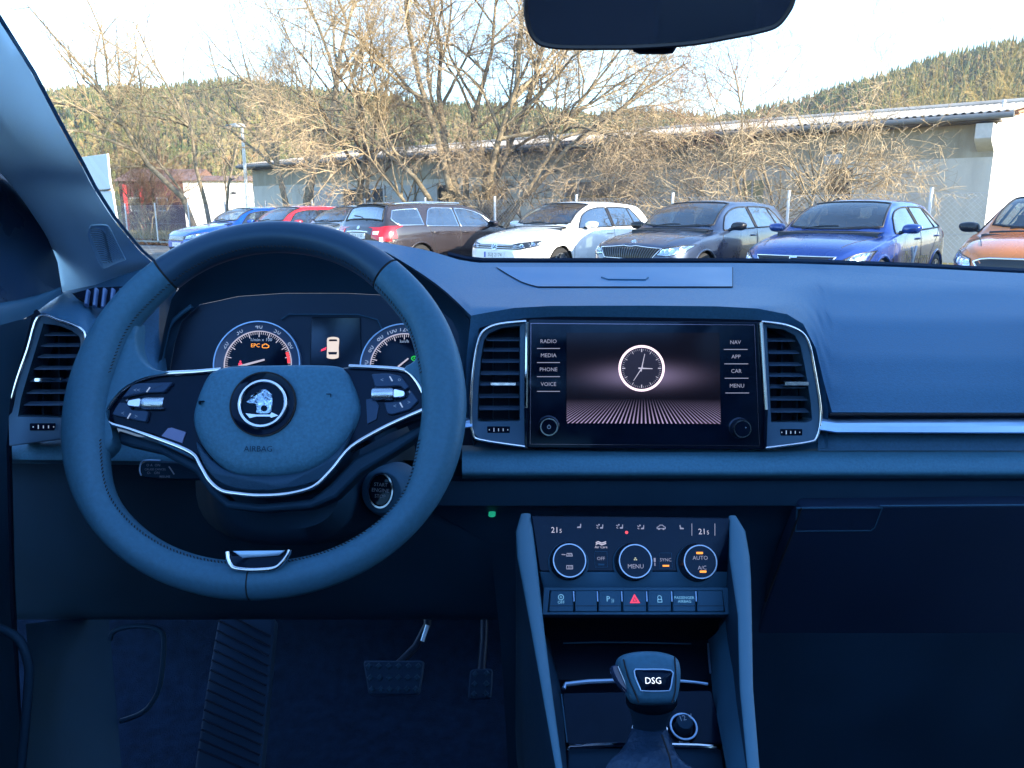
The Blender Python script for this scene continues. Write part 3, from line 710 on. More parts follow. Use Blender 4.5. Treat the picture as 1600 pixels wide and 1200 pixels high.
    def wheel(s, wx, sg, style=5):
        y = s.hw * .985 * sg; w = obj('wheel', MB().lathe(Fr((wx, y - .02 * sg, .31), (0, sg, 0)), 0, 0, [(.19, -.18), (.305, -.17), (.315, -.14), (.315, -.03), (.30, .0), (.23, .015), (.215, .0)], 32, False), M_tyre, s.t, smooth=40)
        F = Fr((wx, y - .02 * sg, .31), (0, sg, 0)); r = MB().lathe(F, 0, 0, [(.218, -.01), (.218, .008), (.20, .006), (.195, -.06), (.05, -.07)], 28)
        for k in range(style):
            a = 2 * math.pi * k / style
            for da in (-.13, .13):
                c, s_ = math.cos(a + da), math.sin(a + da)
                r.add([F.p(x * c - q * s_, x * s_ + q * c, n) for x, q, n in ((.03, -.018, .0), (.205, -.013, .0), (.205, .013, .0), (.03, .018, .0), (.03, -.018, -.03), (.205, -.013, -.03), (.205, .013, -.03), (.03, .018, -.03))], [(0, 1, 2, 3), (0, 4, 5, 1), (2, 6, 7, 3)])
        r.lathe(F, 0, 0, [(.05, -.03), (.045, .006)], 16); obj('rim', r, M_alloy, w)
        well = MB().lathe(Fr((wx, s.hw * sg * .97, .31), (0, sg, 0)), 0, 0, [(.372, 0.01), (.372, -.26), (.0, -.26)], 28, False); obj('wheel_well', well, M_arch, s.t, smooth=30)
        arc = []
        for a in range(-12, 193, 8):
            q, n = s.cast('y', wx + .362 * math.cos(R(a)), .31 + .362 * math.sin(R(a)), sg); arc.append(q)
        obj('arch_lip', MB().tube(arc, .016, 6), s.sp.get('archm', s.paint), s.t, smooth=80)
    def mirror(s, x, z, sg, m):
        q, n = s.cast('y', x, z, sg); F = Fr(q + V((0, .15 * sg, .055)), (1, 0, 0))
        k = sg
        o = smooth_poly([(-.11 * k, -.05), (.06 * k, -.062), (.12 * k, -.01), (.11 * k, .055), (-.02 * k, .072), (-.105 * k, .045)], 4)
        F = Fr(q + V((.03, .14 * sg, .055)), (1, 0, 0))
        b = obj('door_mirror', MB().dome(F, o, [(.03, -.1), (.004, -.09), (0, -.06), (.004, -.01), (.02, .03), (.04, .045)]), m, s.t, smooth=70)
        obj('mirror_foot', MB().tube([q + V((0, -.01 * sg, .0)), q + V((.0, .07 * sg, .03)), q + V((.0, .12 * sg, .045))], [.03, .022, .02], 8), M_grille, b, smooth=80)
    def plate(s, D, y, z, text, w=.52, hgt=.11):
        sg = 1 if D == 'f' else -1; q, n = s.cast(D, y, z)
        F = Fr(V((q.x + .012 * sg, y, z)), (sg, 0, .04)); p = obj('number_plate', MB().prism(F, round_poly([(-w / 2, -hgt / 2), (w / 2, -hgt / 2), (w / 2, hgt / 2), (-w / 2, hgt / 2)], .01), -.02, .004, True), M_plate, s.t)
        obj('plate_band', MB().box(F, -w / 2 + .004, -w / 2 + .045, -hgt / 2 + .006, hgt / 2 - .006, .004, .0055), M_plateblue, p)
        obj('plate_print', MB().text(text, F, .02, 0, .095, .0045), M_print, p, fix=False)
    def headlight(s, lo, hi, D='f', glints=3, dark=.0):
        for k in (1, -1):
            l_, h_ = [(a * k, b) for a, b in lo], [(a * k, b) for a, b in hi]
            mb, e = s.patch(D, l_, h_, 12, 6, .002, .0); bk = obj('headlight', mb, M_grille if dark else M_lampin, s.t, smooth=60, fix=False)
            A, B = resample(l_, 12), resample(h_, 12)
            for g in range(glints):
                i = 2 + int(g * 7 / max(1, glints - 1)); p = A[i].lerp(B[i], .5); q, n = s.cast(D, p.x, p.y); rr = min(.05, (B[i] - A[i]).length * .32)
                obj('lamp_bowl', MB().lathe(Fr(q, n), 0, 0, [(rr, .003), (rr * 1.02, .008), (rr * .8, .004), (rr * .3, -.0), (.001, .004)], 16), M_lampled, bk, smooth=60)
            mb, e = s.patch(D, l_, h_, 12, 6, .011, .012); obj('lamp_glass', mb, M_lampglass, bk, smooth=60, fix=False)
            obj('lamp_rim', MB().tube(e, .006, 5, closed=True), M_grille, bk)
    def panel(s, name, D, lo, hi, m, off=.004, sg=1, nu=12, nv=5, skirt=.015, par=None):
        mb, e = s.patch(D, lo, hi, nu, nv, off, skirt, sg); o = obj(name, mb, m, par or s.t, smooth=60, fix=False); return o, e
    def cabin(s):
        sp = s.sp; h = s.L / 2; f = sp['seat_x']; fl = obj('cabin_floor', MB().cube(-h + .45, sp['dash_x'], -s.hw * .86, s.hw * .86, .62, .66), M_cabin, s.t)
        obj('cabin_dash', MB().grid([[V((sp['dash_x'] + dx, y, z)) for y in (-s.hw * .8, -.3, .3, s.hw * .8)] for dx, z in ((-.35, .66), (-.34, .93), (-.25, .98), (.25, .96), (.3, .8))]), M_cabin, s.t, smooth=50)
        for y in (-.37, .37):
            obj('seat', MB().grid([[V((f - .25 * t - .03 * abs(a) * 4, y + a * (1 - .15 * t), .62 + .58 * t)) for a in (-.24, -.12, 0, .12, .24)] for t in (0, .25, .5, .75, .95, 1.0)] ), M_cseat, s.t, smooth=60)
            obj('headrest', MB().cube(f - .36, f - .27, y - .12, y + .12, 1.20, 1.38), M_cseat, s.t, bevel=.04)
        obj('rear_seat', MB().cube(f - 1.2, f - 1.08, -s.hw * .7, s.hw * .7, .62, 1.15), M_cseat, s.t, bevel=.05)
        for y in (-.4, 0, .4): obj('headrest', MB().cube(f - 1.22, f - 1.14, y - .11, y + .11, 1.16, 1.32), M_cseat, s.t, bevel=.04)
        obj('cabin_wheel', MB().tube([V((sp['dash_x'] - .42 + .06 * math.sin(R(a)), .37 + .18 * math.cos(R(a)), .93 + .17 * math.sin(R(a)))) for a in range(0, 360, 20)], .016, 6, closed=True), M_cabin, s.t)
        obj('inner_mirror', MB().cube(sp['dash_x'] - .42, sp['dash_x'] - .38, -.11, .11, sp['H'] - .24, sp['H'] - .18), M_cabin, s.t, bevel=.01)
    def doors(s, cuts, belt_line, sill, handles, sg):
        for P in cuts: s.line('y', P, .0055, M_seal, 'door_gap', s.t, sg, dens=18, off=-.001)
        for x, z in handles:
            q, n = s.cast('y', x, z, sg); obj('door_handle', MB().tube([q + V((.09, 0, 0)), q + V((.06, .025 * sg, .004)), q + V((-.07, .025 * sg, .004)), q + V((-.1, 0, 0))], .014, 6), s.sp.get('handlem', s.paint), s.t, smooth=80)
    def place(s, x, y, heading):
        s.t.location = (x, y, 0); s.t.rotation_euler = (0, 0, math.atan2(heading[1], heading[0]))

def hatch_spec(L=4.2, W=1.78, H=1.48, hood=.98, wb=1.28, ws=1.98, tail=.37, beltf=.92, beltr=.99, nose=.70, tw=.67, roofdrop=.045, hoodlead=.80, rearz=1.0, glass_end=None):
    ro = L - tail - .12; ge = L - .10 if glass_end is None else glass_end
    sp = dict(L=L, W=W, H=H)
    sp['top'] = [(0, nose - .12), (.03, nose - .03), (.09, nose + .04), (.2, hoodlead), (.55, hoodlead + .09), (wb - .12, hood), (wb, hood + .025), ((wb + ws) / 2, hood + (H - hood) * .60), (ws - .05, H - .06), (ws + .25, H - .01), ((ws + ro) / 2, H), (ro, H - roofdrop), (ro + .10, H - roofdrop - .06), (ge, rearz), (ge + .05, rearz - .12), (L, .72)]
    sp['edge'] = [(0, nose - .16), (.03, nose - .07), (.09, nose - .01), (.2, hoodlead - .055), (.55, hoodlead + .035), (wb - .12, hood - .055), (wb, hood - .03), ((wb + ws) / 2, hood + (H - hood) * .60 - .05), (ws - .05, H - .12), (ws + .25, H - .075), ((ws + ro) / 2, H - .065), (ro, H - roofdrop - .07), (ro + .1, H - roofdrop - .13), (ge, rearz - .06), (ge + .05, rearz - .16), (L, .66)]
    sp['we'] = [(0, .50), (.1, .66), (.3, .78), (wb - .2, .82), (wb, .81), ((wb + ws) / 2, .735), (ws, tw), ((ws + ro) / 2, tw), (ro, tw - .03), (ge - .1, .74), (ge, .76), (L, .55)]
    sp['belt'] = [(0, nose - .20), (.1, nose - .08), (.3, .70), (.9, beltf - .07), (wb, beltf - .01), (2.4, (beltf + beltr) / 2 + .0), (L - .6, beltr), (L - .15, beltr - .08), (L, .62)]
    h = L / 2; sp['h'] = h; sp['wb'] = wb; sp['ws'] = ws; sp['ro'] = ro; sp['ge'] = ge
    sp['wheels'] = (h - .86, h - .86 - 2.6 * L / 4.2); sp['seat_x'] = h - 2.02; sp['dash_x'] = h - wb - .10
    return sp
def std_windows(k, sp, bf, br, split, dlo_end, roof_in=.10, quarter=None, ws_in=.085, chrome=None, ctop=None, rear=True):
    h, wb, ws, ro, ge, hw, H = sp['h'], sp['wb'], sp['ws'], sp['ro'], sp['ge'], k.hw, sp['H']
    # windscreen (x, y) from below to above
    w0, w1 = hw * .735, hw * (sp['we'][6][1] - .055)
    lo = [(h - wb - .06 - .05 * (1 - abs(t)) * 0 - .10 * t * t, w0 * t) for t in frange(-1, 1, 9)]
    hi = [(h - ws + .02 - .05 * t * t, w1 * t) for t in frange(-1, 1, 9)]
    k.window('z', lo, hi, 1, 18, 10, 'windscreen', M_wsglass, .016)
    lo = [(h - ge + .06, hw * .66 * t) for t in frange(-1, 1, 7)]; hi = [(h - ro - .08, hw * (sp['we'][6][1] - .09) * t) for t in frange(-1, 1, 7)]
    if rear: k.window('z', lo, hi, 1, 14, 8, 'rear_window', M_cglass, .016)
    def zr(u): return ctab(sp['edge'], u) - roof_in * .62
    def zb(u): return bf + (br - bf) * (u - wb) / (L_ - wb)
    L_ = sp['L']
    u0 = wb + .34; 
    for sg in (1, -1):
        us = frange(u0 - .12, split - .035, 10); lo = [(h - u, zb(u) + .02) for u in us]
        hi = [(h - u, max(zb(u) + .022, min(zr(u), zb(u) + .03 + (u - (u0 - .12)) * .92))) for u in us]
        k.window('y', lo, hi, sg, 16, 7, 'side_window', None, .013, chrome)
        us = frange(split + .035, dlo_end, 10); lo = [(h - u, zb(u) + .02) for u in us]; slope_end = .35
        hi = [(h - u, max(zb(u) + .03, min(zr(u), zb(u) + .06 + (dlo_end - u) * 1.5))) for u in us]
        k.window('y', lo, hi, sg, 14, 7, 'side_window', None, .013, chrome)
        b = h - split; q0, q1 = zb(split), ctab(sp['edge'], split)
        k.panel('door_pillar', 'y', [(b - .028, q0 + .02), (b + .028, q0 + .02)], [(b - .028, zr(split)), (b + .028, zr(split))], M_seal, .006, sg, 3, 6)
        if quarter: k.line('y', [(h - quarter, zb(quarter) + .03), (h - quarter + .05, zr(quarter) - .01)], .012, M_seal, 'quarter_bar', k.t, sg, off=.004, dens=6)
        zs = .30
        k.doors([[(h - wb - .13, zb(wb) - .04), (h - wb - .02, .62), (h - wb - .04, .32)], [(b, q0), (b + .01, .6), (b - .02, .30)], [(h - dlo_end + .05, zb(dlo_end) + .0), (sp['wheels'][1] + .36, .66), (sp['wheels'][1] + .46, .34)]], None, None, [(b + .16, zb(split) - .10), (h - dlo_end + .20, zb(dlo_end) - .11)], sg)
        k.line('y', [(sp['wheels'][0] - .42, .30), (sp['wheels'][1] + .42, .30)], .02, M_seal, 'sill_strip', k.t, sg, off=.0, dens=14)
    # bonnet shut lines
    k.line('z', [(h - wb + .03, -hw * .80), (h - .8, -hw * .76), (h - .26, -hw * .60)], .005, M_seal, 'bonnet_gap', k.t, dens=14); k.line('z', [(h - wb + .03, hw * .80), (h - .8, hw * .76), (h - .26, hw * .60)], .005, M_seal, 'bonnet_gap', k.t, dens=14)
    k.line('z', [(h - wb + .02 - .05 * t * t, hw * .74 * t) for t in frange(-1, 1, 7)], .022, M_seal, 'cowl', k.t, dens=12, off=-.004)
    for y0 in (-.45, .12): k.line('z', [(h - wb - .07, y0), (h - wb - .12, y0 + .28), (h - wb - .12, y0 + .52)], .008, M_seal, 'wiper', k.t, dens=7, off=.012)
    for sg in (1, -1):
        for wx in sp['wheels']: k.wheel(wx, sg)
    k.cabin()
ROW_H = V((-.682, -.731, 0))                                      # heading of the cars that stand nose to us
ROW_D = V((.78, -.6258, 0))
FRONT0 = V((-.32, 14.28, 0))                                      # nose of the white hatchback
def nose(slot, df=0.0): return FRONT0 + ROW_D * (2.80 * slot) + ROW_H * df
GRP = 'cars parked in a row along the fence'

# --- white hatchback
sp = hatch_spec(4.2, 1.79, 1.48, hood=.97, wb=1.22, ws=2.02, nose=.70, hoodlead=.79, tw=.67, beltf=.93, beltr=1.0, rearz=1.02)
k = CarKit('parked_car', 'white hatchback parked nose-on with a two-bar grille between the dark estate and the grey hatchback', GRP, paint('white_paint', (.78, .79, .80)), sp)
std_windows(k, sp, .93, 1.0, 2.52, 3.58, quarter=3.28)
k.build_body()
g_, e = k.panel('grille', 'f', [(-.60, .595), (.60, .595)], [(-.60, .675), (.60, .675)], M_grille, .004)
for z in (.618, .655): k.line('f', [(-.58, z), (-.1, z), (.1, z), (.58, z)], .007, M_cchrome, 'grille_bar', g_, off=.008)
q, n = k.cast('f', 0, .635); F = Fr(q + n * .016, n)
bd = obj('badge', MB().ring(F, circ(0, 0, .066, 28), circ(0, 0, .055, 28), -.012, .008).prism(F, circ(0, 0, .055, 24), -.012, .002), M_cchrome, g_)
vw = MB()
for P in ([(-.036, .042), (0, -.002), (.036, .042)], [(-.048, .02), (-.024, -.043), (0, .004), (.024, -.043), (.048, .02)]): vw.tube([F.p(a, b, .006) for a, b in P], .0062, 5)
obj('badge_letters', vw, M_plateblue if False else M_grille, bd)
k.headlight([(.40, .60), (.60, .60), (.80, .65)], [(.42, .675), (.62, .715), (.83, .755)], glints=3, dark=1)
k.panel('bumper_intake', 'f', [(-.62, .30), (.62, .30)], [(-.55, .40), (.55, .40)], M_grille, .004)
k.plate('f', 0, .49, 'SÜJ 2174'); k.mirror(2.1 - 1.62, .965, 1, k.paint); k.mirror(2.1 - 1.62, .965, -1, k.paint)
p = nose(0); c = p - ROW_H * 2.1; k.place(c.x, c.y, ROW_H)

# --- grey hatchback with bar grille
sp = hatch_spec(4.36, 1.79, 1.47, hood=.96, wb=1.30, ws=2.12, nose=.72, hoodlead=.80, tw=.66, beltf=.93, beltr=1.02, rearz=1.03)
sp['handlem'] = None; gp = paint('graphite_paint', (.038, .060, .115), .5, .3); sp['handlem'] = gp
k = CarKit('parked_car', 'dark grey hatchback with a wide barred black grille next to the white hatchback', GRP, gp, sp)
std_windows(k, sp, .93, 1.02, 2.62, 3.75, quarter=3.45)
k.build_body()
top = [(-.56, .70), (-.30, .715), (-.10, .735), (0, .715), (.10, .735), (.30, .715), (.56, .70)]; bot_ = [(-.44, .545), (0, .535), (.44, .545)]
g_, e = k.panel('grille', 'f', bot_, top, M_grille, .004, nu=16)
obj('grille_surround', MB().tube(e, .009, 6, closed=True), M_cchrome, g_, smooth=80)
for i in range(22):
    y = -.50 + i * .0476; zt_ = .705 if abs(y) > .2 else .712; ylo = y * .84
    if abs(y) < .16 and False: continue
    k.line('f', [(ylo, .555), (y, zt_ - .012)], .0065, M_barm, 'grille_bar', g_, off=.012, dens=4)
q, n = k.cast('z', 2.18 - .16, 0); F = Fr(q + n * .006, (n + V((.6, 0, 0))).normalized()); obj('badge', MB().ring(F, circ(0, 0, .042, 24), circ(0, 0, .034, 24), -.01, .006).prism(F, circ(0, 0, .034, 20), -.01, .002), M_cchrome, k.t)
k.headlight([(.50, .60), (.66, .585), (.82, .635)], [(.58, .70), (.70, .725), (.85, .75)], glints=4)
k.panel('bumper_intake', 'f', [(-.62, .30), (.62, .30)], [(-.70, .44), (.70, .44)], M_grille, .004); k.plate('f', 0, .47, 'SÜJ 3051')
k.mirror(2.18 - 1.70, .965, 1, M_grille); k.mirror(2.18 - 1.70, .965, -1, M_grille)
c = nose(1.07, .30) - ROW_H * 2.18; k.place(c.x, c.y, ROW_H)

# --- blue hatchback with lettered doors
sp = hatch_spec(4.06, 1.78, 1.445, hood=.95, wb=1.22, ws=1.98, nose=.68, hoodlead=.79, tw=.66, beltf=.92, beltr=1.02, rearz=1.02)
bp_ = paint('royal_blue_paint', (.011, .042, .22), .25, .28); sp['archm'] = bp_
k = CarKit('parked_car', 'royal blue hatchback with gold lettering on its doors beside the orange car', GRP, bp_, sp)
std_windows(k, sp, .92, 1.02, 2.45, 3.48, quarter=3.2)
k.build_body()
g_, e = k.panel('grille', 'f', [(-.40, .50), (.40, .50)], [(-.54, .665), (.54, .665)], M_grille, .004, nu=14)
obj('grille_surround', MB().tube(e, .010, 6, closed=True), M_cchrome, g_, smooth=80)
for z in (.53, .555, .58, .605, .63): k.line('f', [(-.44, z), (.44, z)], .004, M_seal, 'grille_bar', g_, off=.008, dens=8)
q, n = k.cast('f', 0, .615); F = Fr(q + n * .014, n); S_ = MB()
for P in ([(.05, .035), (-.05, .035), (-.05, .012), (-.02, .0)], [(-.05, -.035), (.05, -.035), (.05, -.012), (.02, .0)], [(-.05, .006), (.05, -.006)]): S_.tube([F.p(a, b, 0) for a, b in P], .012, 6)
obj('badge', S_, M_cchrome, g_)
k.headlight([(.56, .545), (.70, .56), (.84, .62)], [(.58, .60), (.72, .69), (.85, .74)], glints=4)
k.plate('f', 0, .40, 'SÜJ 1420'); k.mirror(2.03 - 1.60, .955, 1, bp_); k.mirror(2.03 - 1.60, .955, -1, bp_)
M_gold = mat('gold_lettering', (.52, .42, .20), .45)
for sg in (1, -1):
    tl = obj('door_lettering', MB(), M_gold, k.t); me = MB()
    src = MB().text('Dri   erstopp', WORLD, 0, 0, .36, 0, wx=.62)
    for x, y, z in src.v:
        q, n = k.cast('y', 2.03 - 2.30 - x * sg * 1.0, .56 + z, sg); me.v.append(tuple(q + n * .004))
    me.f = src.f; tl2 = mesh_of('door_lettering', me, M_gold, 0); tl.data = tl2
    src = MB().text('Besuche uns auf', WORLD, 0, 0, .085, 0).text('Y', WORLD, .28 if False else 0, 0, .01, 0); me = MB()
    for x, y, z in src.v: q, n = k.cast('y', 2.03 - 1.86 - x * sg, .735 + z, sg); me.v.append(tuple(q + n * .004))
    me.f = src.f; o_ = obj('door_slogan', MB(), M_plate, k.t); o_.data = mesh_of('door_slogan', me, M_plate, 0)
    k.line('y', [(2.03 - 2.0, .75), (2.03 - 2.10, .58), (2.03 - 2.10, .34)], .02, M_plate, 'door_emblem', k.t, sg, off=.0, dens=8); k.line('y', [(2.03 - 2.22, .76), (2.03 - 2.10, .56)], .02, M_plate, 'door_emblem', k.t, sg, off=.0, dens=8)
c = nose(2.02, .50) - ROW_H * 2.03; k.place(c.x, c.y, ROW_H)
for sg in (1, -1): k.panel('tail_light', 'y', [(-2.0, .84), (-1.78, .86)], [(-1.96, .97), (-1.74, .95)], M_tail, .006, sg, 6, 4)

# --- orange crossover
sp = hatch_spec(4.14, 1.80, 1.50, hood=.98, wb=1.18, ws=1.92, nose=.74, hoodlead=.84, tw=.67, beltf=.95, beltr=1.05, rearz=1.05)
op_ = paint('orange_paint', (.66, .20, .045), .1, .28); sp['archm'] = M_grille
k = CarKit('parked_car', 'orange crossover with dark door mirrors at the right end of the row', GRP, op_, sp)
std_windows(k, sp, .95, 1.05, 2.45, 3.50, quarter=3.2); k.build_body()
g_, e = k.panel('grille', 'f', [(-.44, .50), (.44, .50)], [(-.56, .66), (-.45, .70), (.45, .70), (.56, .66)], M_grille, .004, nu=14); obj('grille_surround', MB().tube(e, .014, 6, closed=True), M_cchrome, g_, smooth=80)
k.headlight([(.58, .60), (.70, .59), (.84, .65)], [(.60, .69), (.72, .73), (.87, .78)], glints=4)
k.plate('f', 0, .45, 'SÜJ 2260'); k.mirror(2.07 - 1.5, .985, 1, M_grille); k.mirror(2.07 - 1.5, .985, -1, M_grille)
c = nose(2.95, .35) - ROW_H * 2.07; k.place(c.x, c.y, ROW_H)

# --- dark estate car, tail towards us
L = 4.66; sp = hatch_spec(L, 1.81, 1.47, hood=.97, wb=1.36, ws=2.16, nose=.70, hoodlead=.80, tw=.66, beltf=.93, beltr=.985, tail=.28, roofdrop=.045, rearz=1.02, glass_end=L - .12)
sp['top'][-2] = (L - .06, .98); sp['top'][-1] = (L, .86); sp['edge'][-2] = (L - .06, .90); sp['edge'][-1] = (L, .80); sp['belt'][-1] = (L, .74); sp['belt'][-2] = (L - .15, .95)
dp_ = paint('mocha_brown_paint', (.042, .034, .038), .4, .24); sp['archm'] = dp_
k = CarKit('parked_car', 'dark brown estate car with its lit red tail lamp and number plate towards us', GRP, dp_, sp)
k.wm = [(u, w) for u, w in k.wm]; h = L / 2
std_windows(k, sp, .93, .985, 2.66, 3.55, quarter=None, chrome=M_cchrome)
us = frange(3.63, L - .30, 8)
for sg in (1, -1):
    lo = [(h - u, .985 + .02 + (.10 if u > L - .38 else .0)) for u in us]; hi = [(h - u, min(ctab(sp['edge'], u) - .07, 1.06 + (L - .26 - u) * 1.9)) for u in us]
    k.window('y', lo, hi, sg, 10, 6, 'side_window', None, .013, M_cchrome)
    rl = [(h - u, .0) for u in ()]
    k.line('z', [(h - 2.4, sg * k.hw * .60), (h - 3.3, sg * k.hw * .60), (h - 4.1, sg * k.hw * .585)], .016, M_cchrome, 'roof_rail', k.t, dens=12, off=.035)
k.build_body()
k.panel('roof_spoiler', 'z', [(h - L + .40, -.52), (h - L + .36, 0), (h - L + .40, .52)], [(h - L + .58, -.54), (h - L + .58, .54)], dp_, .018, 1, 10, 4)
for k_ in (1, -1):
    t1, e = k.panel('tail_light', 'r', [(.47 * k_, .76), (.70 * k_, .72), (.84 * k_, .70)], [(.45 * k_, .93), (.70 * k_, .985), (.83 * k_, .99)], M_tail, .010, 1, 10, 6)
    k.panel('clear_lens', 'r', [(.50 * k_, .825), (.64 * k_, .82)], [(.49 * k_, .885), (.64 * k_, .89)], M_tailw, .014, 1, 5, 4, par=t1)
    k.panel('reflector', 'r', [(.72 * k_, .63), (.78 * k_, .59)], [(.70 * k_, .775), (.76 * k_, .785)], M_tailw, .013, 1, 5, 5, par=t1)
    k.panel('side_lamp', 'y', [(-h + .05, .74), (-h + .34, .76)], [(-h + .06, .965), (-h + .30, .975)], M_tail, .008, k_, 6, 5, par=t1)
    k.mirror(h - 1.78, .965, k_, dp_)
k.plate('r', 0, .80, 'SÜJ 1150'); k.line('r', [(-.5, .60), (.5, .60)], .018, M_seal, 'bumper_line', k.t, dens=10)
k.line('r', [(-.34, .875), (-.12, .885), (.12, .885), (.34, .875)], .016, M_cchrome, 'boot_handle', k.t, dens=8, off=.006)
q, n = k.cast('r', 0, .955); F = Fr(q + n * .008, n); obj('badge', MB().ring(F, circ(0, 0, .04, 24), circ(0, 0, .031, 24), -.01, .006).prism(F, circ(0, 0, .031, 20), -.01, .003), M_cchrome, k.t)
k.line('z', [(h - L + .17, -.10), (h - L + .20, .12), (h - L + .21, .34)], .010, M_seal, 'rear_wiper', k.t, dens=7, off=.012)
k.panel('yellow_sticker', 'r', [(.24, .545), (.42, .545)], [(.24, .575), (.42, .575)], mat('yellow_sticker', (.6, .55, .05), .5), .006, 1, 4, 3)
c = nose(-1.05, .70) - ROW_H * (L / 2); k.place(c.x, c.y, -ROW_H)

# --- pale blue-grey, red and bright blue cars behind the steering wheel
def plain(label, col, pos, sp, bf, br, split, end, mir, headl, grille=None):
    k = CarKit('parked_car', label, GRP, col, sp); sp['archm'] = col; std_windows(k, sp, bf, br, split, end, quarter=end - .28); k.build_body(); h = sp['h']
    g_, e = k.panel('grille', 'f', [(-.42, .53), (.42, .53)], [(-.50, .66), (.50, .66)], M_grille, .004, nu=12)
    for z in (.57, .60, .63): k.line('f', [(-.42, z), (.42, z)], .006, M_cchrome, 'grille_bar', g_, off=.008, dens=6)
    k.headlight(*headl, glints=4); k.panel('bumper_intake', 'f', [(-.6, .27), (.6, .27)], [(-.6, .36), (.6, .36)], M_grille, .004)
    k.plate('f', 0, .43, 'SÜJ 4%d' % (100 + int(pos.y))); k.mirror(h - sp['wb'] - .4, bf + .04, 1, mir); k.mirror(h - sp['wb'] - .4, bf + .04, -1, mir)
    c = pos - ROW_H * h; k.place(c.x, c.y, ROW_H); return k
HL = ([(.48, .57), (.64, .58), (.82, .64)], [(.52, .665), (.68, .715), (.84, .75)])
plain('silver-blue car mostly hidden between the red car and the dark estate', paint('silver_blue_paint', (.30, .42, .55), .6, .3), nose(-2.30, .2), hatch_spec(4.3, 1.78, 1.45), .92, 1.0, 2.52, 3.6, M_grille, HL)
plain('bright red hatchback with a red door mirror showing over the steering wheel rim', paint('red_paint', (.55, .02, .035), .1, .28), nose(-3.22, .1), hatch_spec(4.2, 1.78, 1.46), .92, 1.0, 2.5, 3.55, bpy.data.materials['red_paint'], HL)
plain('bright blue hatchback at the left end of the row with its headlight glinting', paint('race_blue_paint', (.006, .075, .44), .35, .25), nose(-3.93, .2), hatch_spec(4.1, 1.78, 1.44), .92, 1.0, 2.46, 3.5, bpy.data.materials['race_blue_paint'], HL)
# ================================================================== CABIN
DASH = (.036, .118, .218); DARKP = (.009, .032, .064)  # blue skylight mixed into cabin colours and sheen; the trim itself is dark grey
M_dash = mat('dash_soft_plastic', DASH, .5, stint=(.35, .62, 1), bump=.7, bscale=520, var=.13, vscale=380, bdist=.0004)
M_lower = mat('lower_dash_plastic', stint=(.35, .62, 1), col=(.024, .086, .155), rough=.55, bump=.3, bscale=900, var=.08, vscale=6, bdist=.0004)
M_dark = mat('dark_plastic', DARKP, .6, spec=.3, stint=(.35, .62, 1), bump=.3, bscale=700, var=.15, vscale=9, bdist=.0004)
M_black = mat('matt_black_plastic', (.004, .008, .02), .55, spec=.3, stint=(.35, .62, 1))
M_gloss = mat('gloss_black', stint=(.35, .62, 1), col=(.0026, .007, .019), rough=.06, spec=.2, var=.2, vscale=40)
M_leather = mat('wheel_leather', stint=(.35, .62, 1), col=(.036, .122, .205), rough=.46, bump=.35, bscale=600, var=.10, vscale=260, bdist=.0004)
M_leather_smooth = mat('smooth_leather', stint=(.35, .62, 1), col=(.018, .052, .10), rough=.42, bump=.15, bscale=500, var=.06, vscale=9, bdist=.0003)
M_pad = mat('airbag_cover_plastic', stint=(.35, .62, 1), col=(.042, .148, .25), rough=.5, bump=.9, bscale=420, var=.16, vscale=330, bdist=.0006)
M_chrome = mat('chrome', (.72, .78, .88), .1, 1.0, var=.04, vscale=60)
M_satin = mat('satin_silver', (.34, .54, .82), .36, .7, var=.05, vscale=40)
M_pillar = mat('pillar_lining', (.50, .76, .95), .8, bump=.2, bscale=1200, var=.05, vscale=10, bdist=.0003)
M_kring = mat('knob_ring_metal', (.20, .27, .37), .16, 1.0, var=.1, vscale=80)
M_seam = mat('seam_thread', (.006, .008, .014), .8)
M_white = mat('white_print_glow', (.55, .6, .68), .5, emit=(.6, .66, .8), es=.05)  # faint glow put in to lift dim dial numerals and print
M_dimwhite = mat('dim_white_print', (.3, .36, .45), .5)
M_lit = mat('lit_white', (.1, .1, .12), .4, emit=(.85, .8, 1.0), es=.11)
M_litdim = mat('lit_dim_white', (.1, .1, .12), .4, emit=(.6, .6, .85), es=.075)
M_cyan = mat('lit_pale_blue', (.1, .2, .3), .4, emit=(.22, .62, .95), es=.11)
M_red = mat('lit_red', (.2, .01, .03), .4, emit=(1, .05, .12), es=.2)
M_amber = mat('lit_amber', (.2, .07, .01), .4, emit=(1, .33, .03), es=.28)
M_green = mat('lit_green', (.01, .2, .02), .4, emit=(.02, .75, .08), es=.15)
M_groove = mat('shadow_gap_rubber', (.003, .005, .01), .8)

# ------------------------------------------------------------------ frames
SC = Fr(pd(1007, 600, .885), tilt(12))
LV = Fr(pd(75, 590, .862), tilt(12))
CL = Fr(pd(500, 560, .955), tilt(20))
WH = Fr(pd(415, 637, .714), tilt(26))
CP = Fr(pd(988, 850, .80), tilt(27))
SW = Fr(pd(990, 938, .772), tilt(38))
MI = Fr(pd(1030, 20, .66), V((-.12, -.93, -.20)))

dash = thing('dashboard', 'blue-grey soft padded dashboard running under the whole windscreen', 'dashboard', tuple(pd(900, 700, .95)))

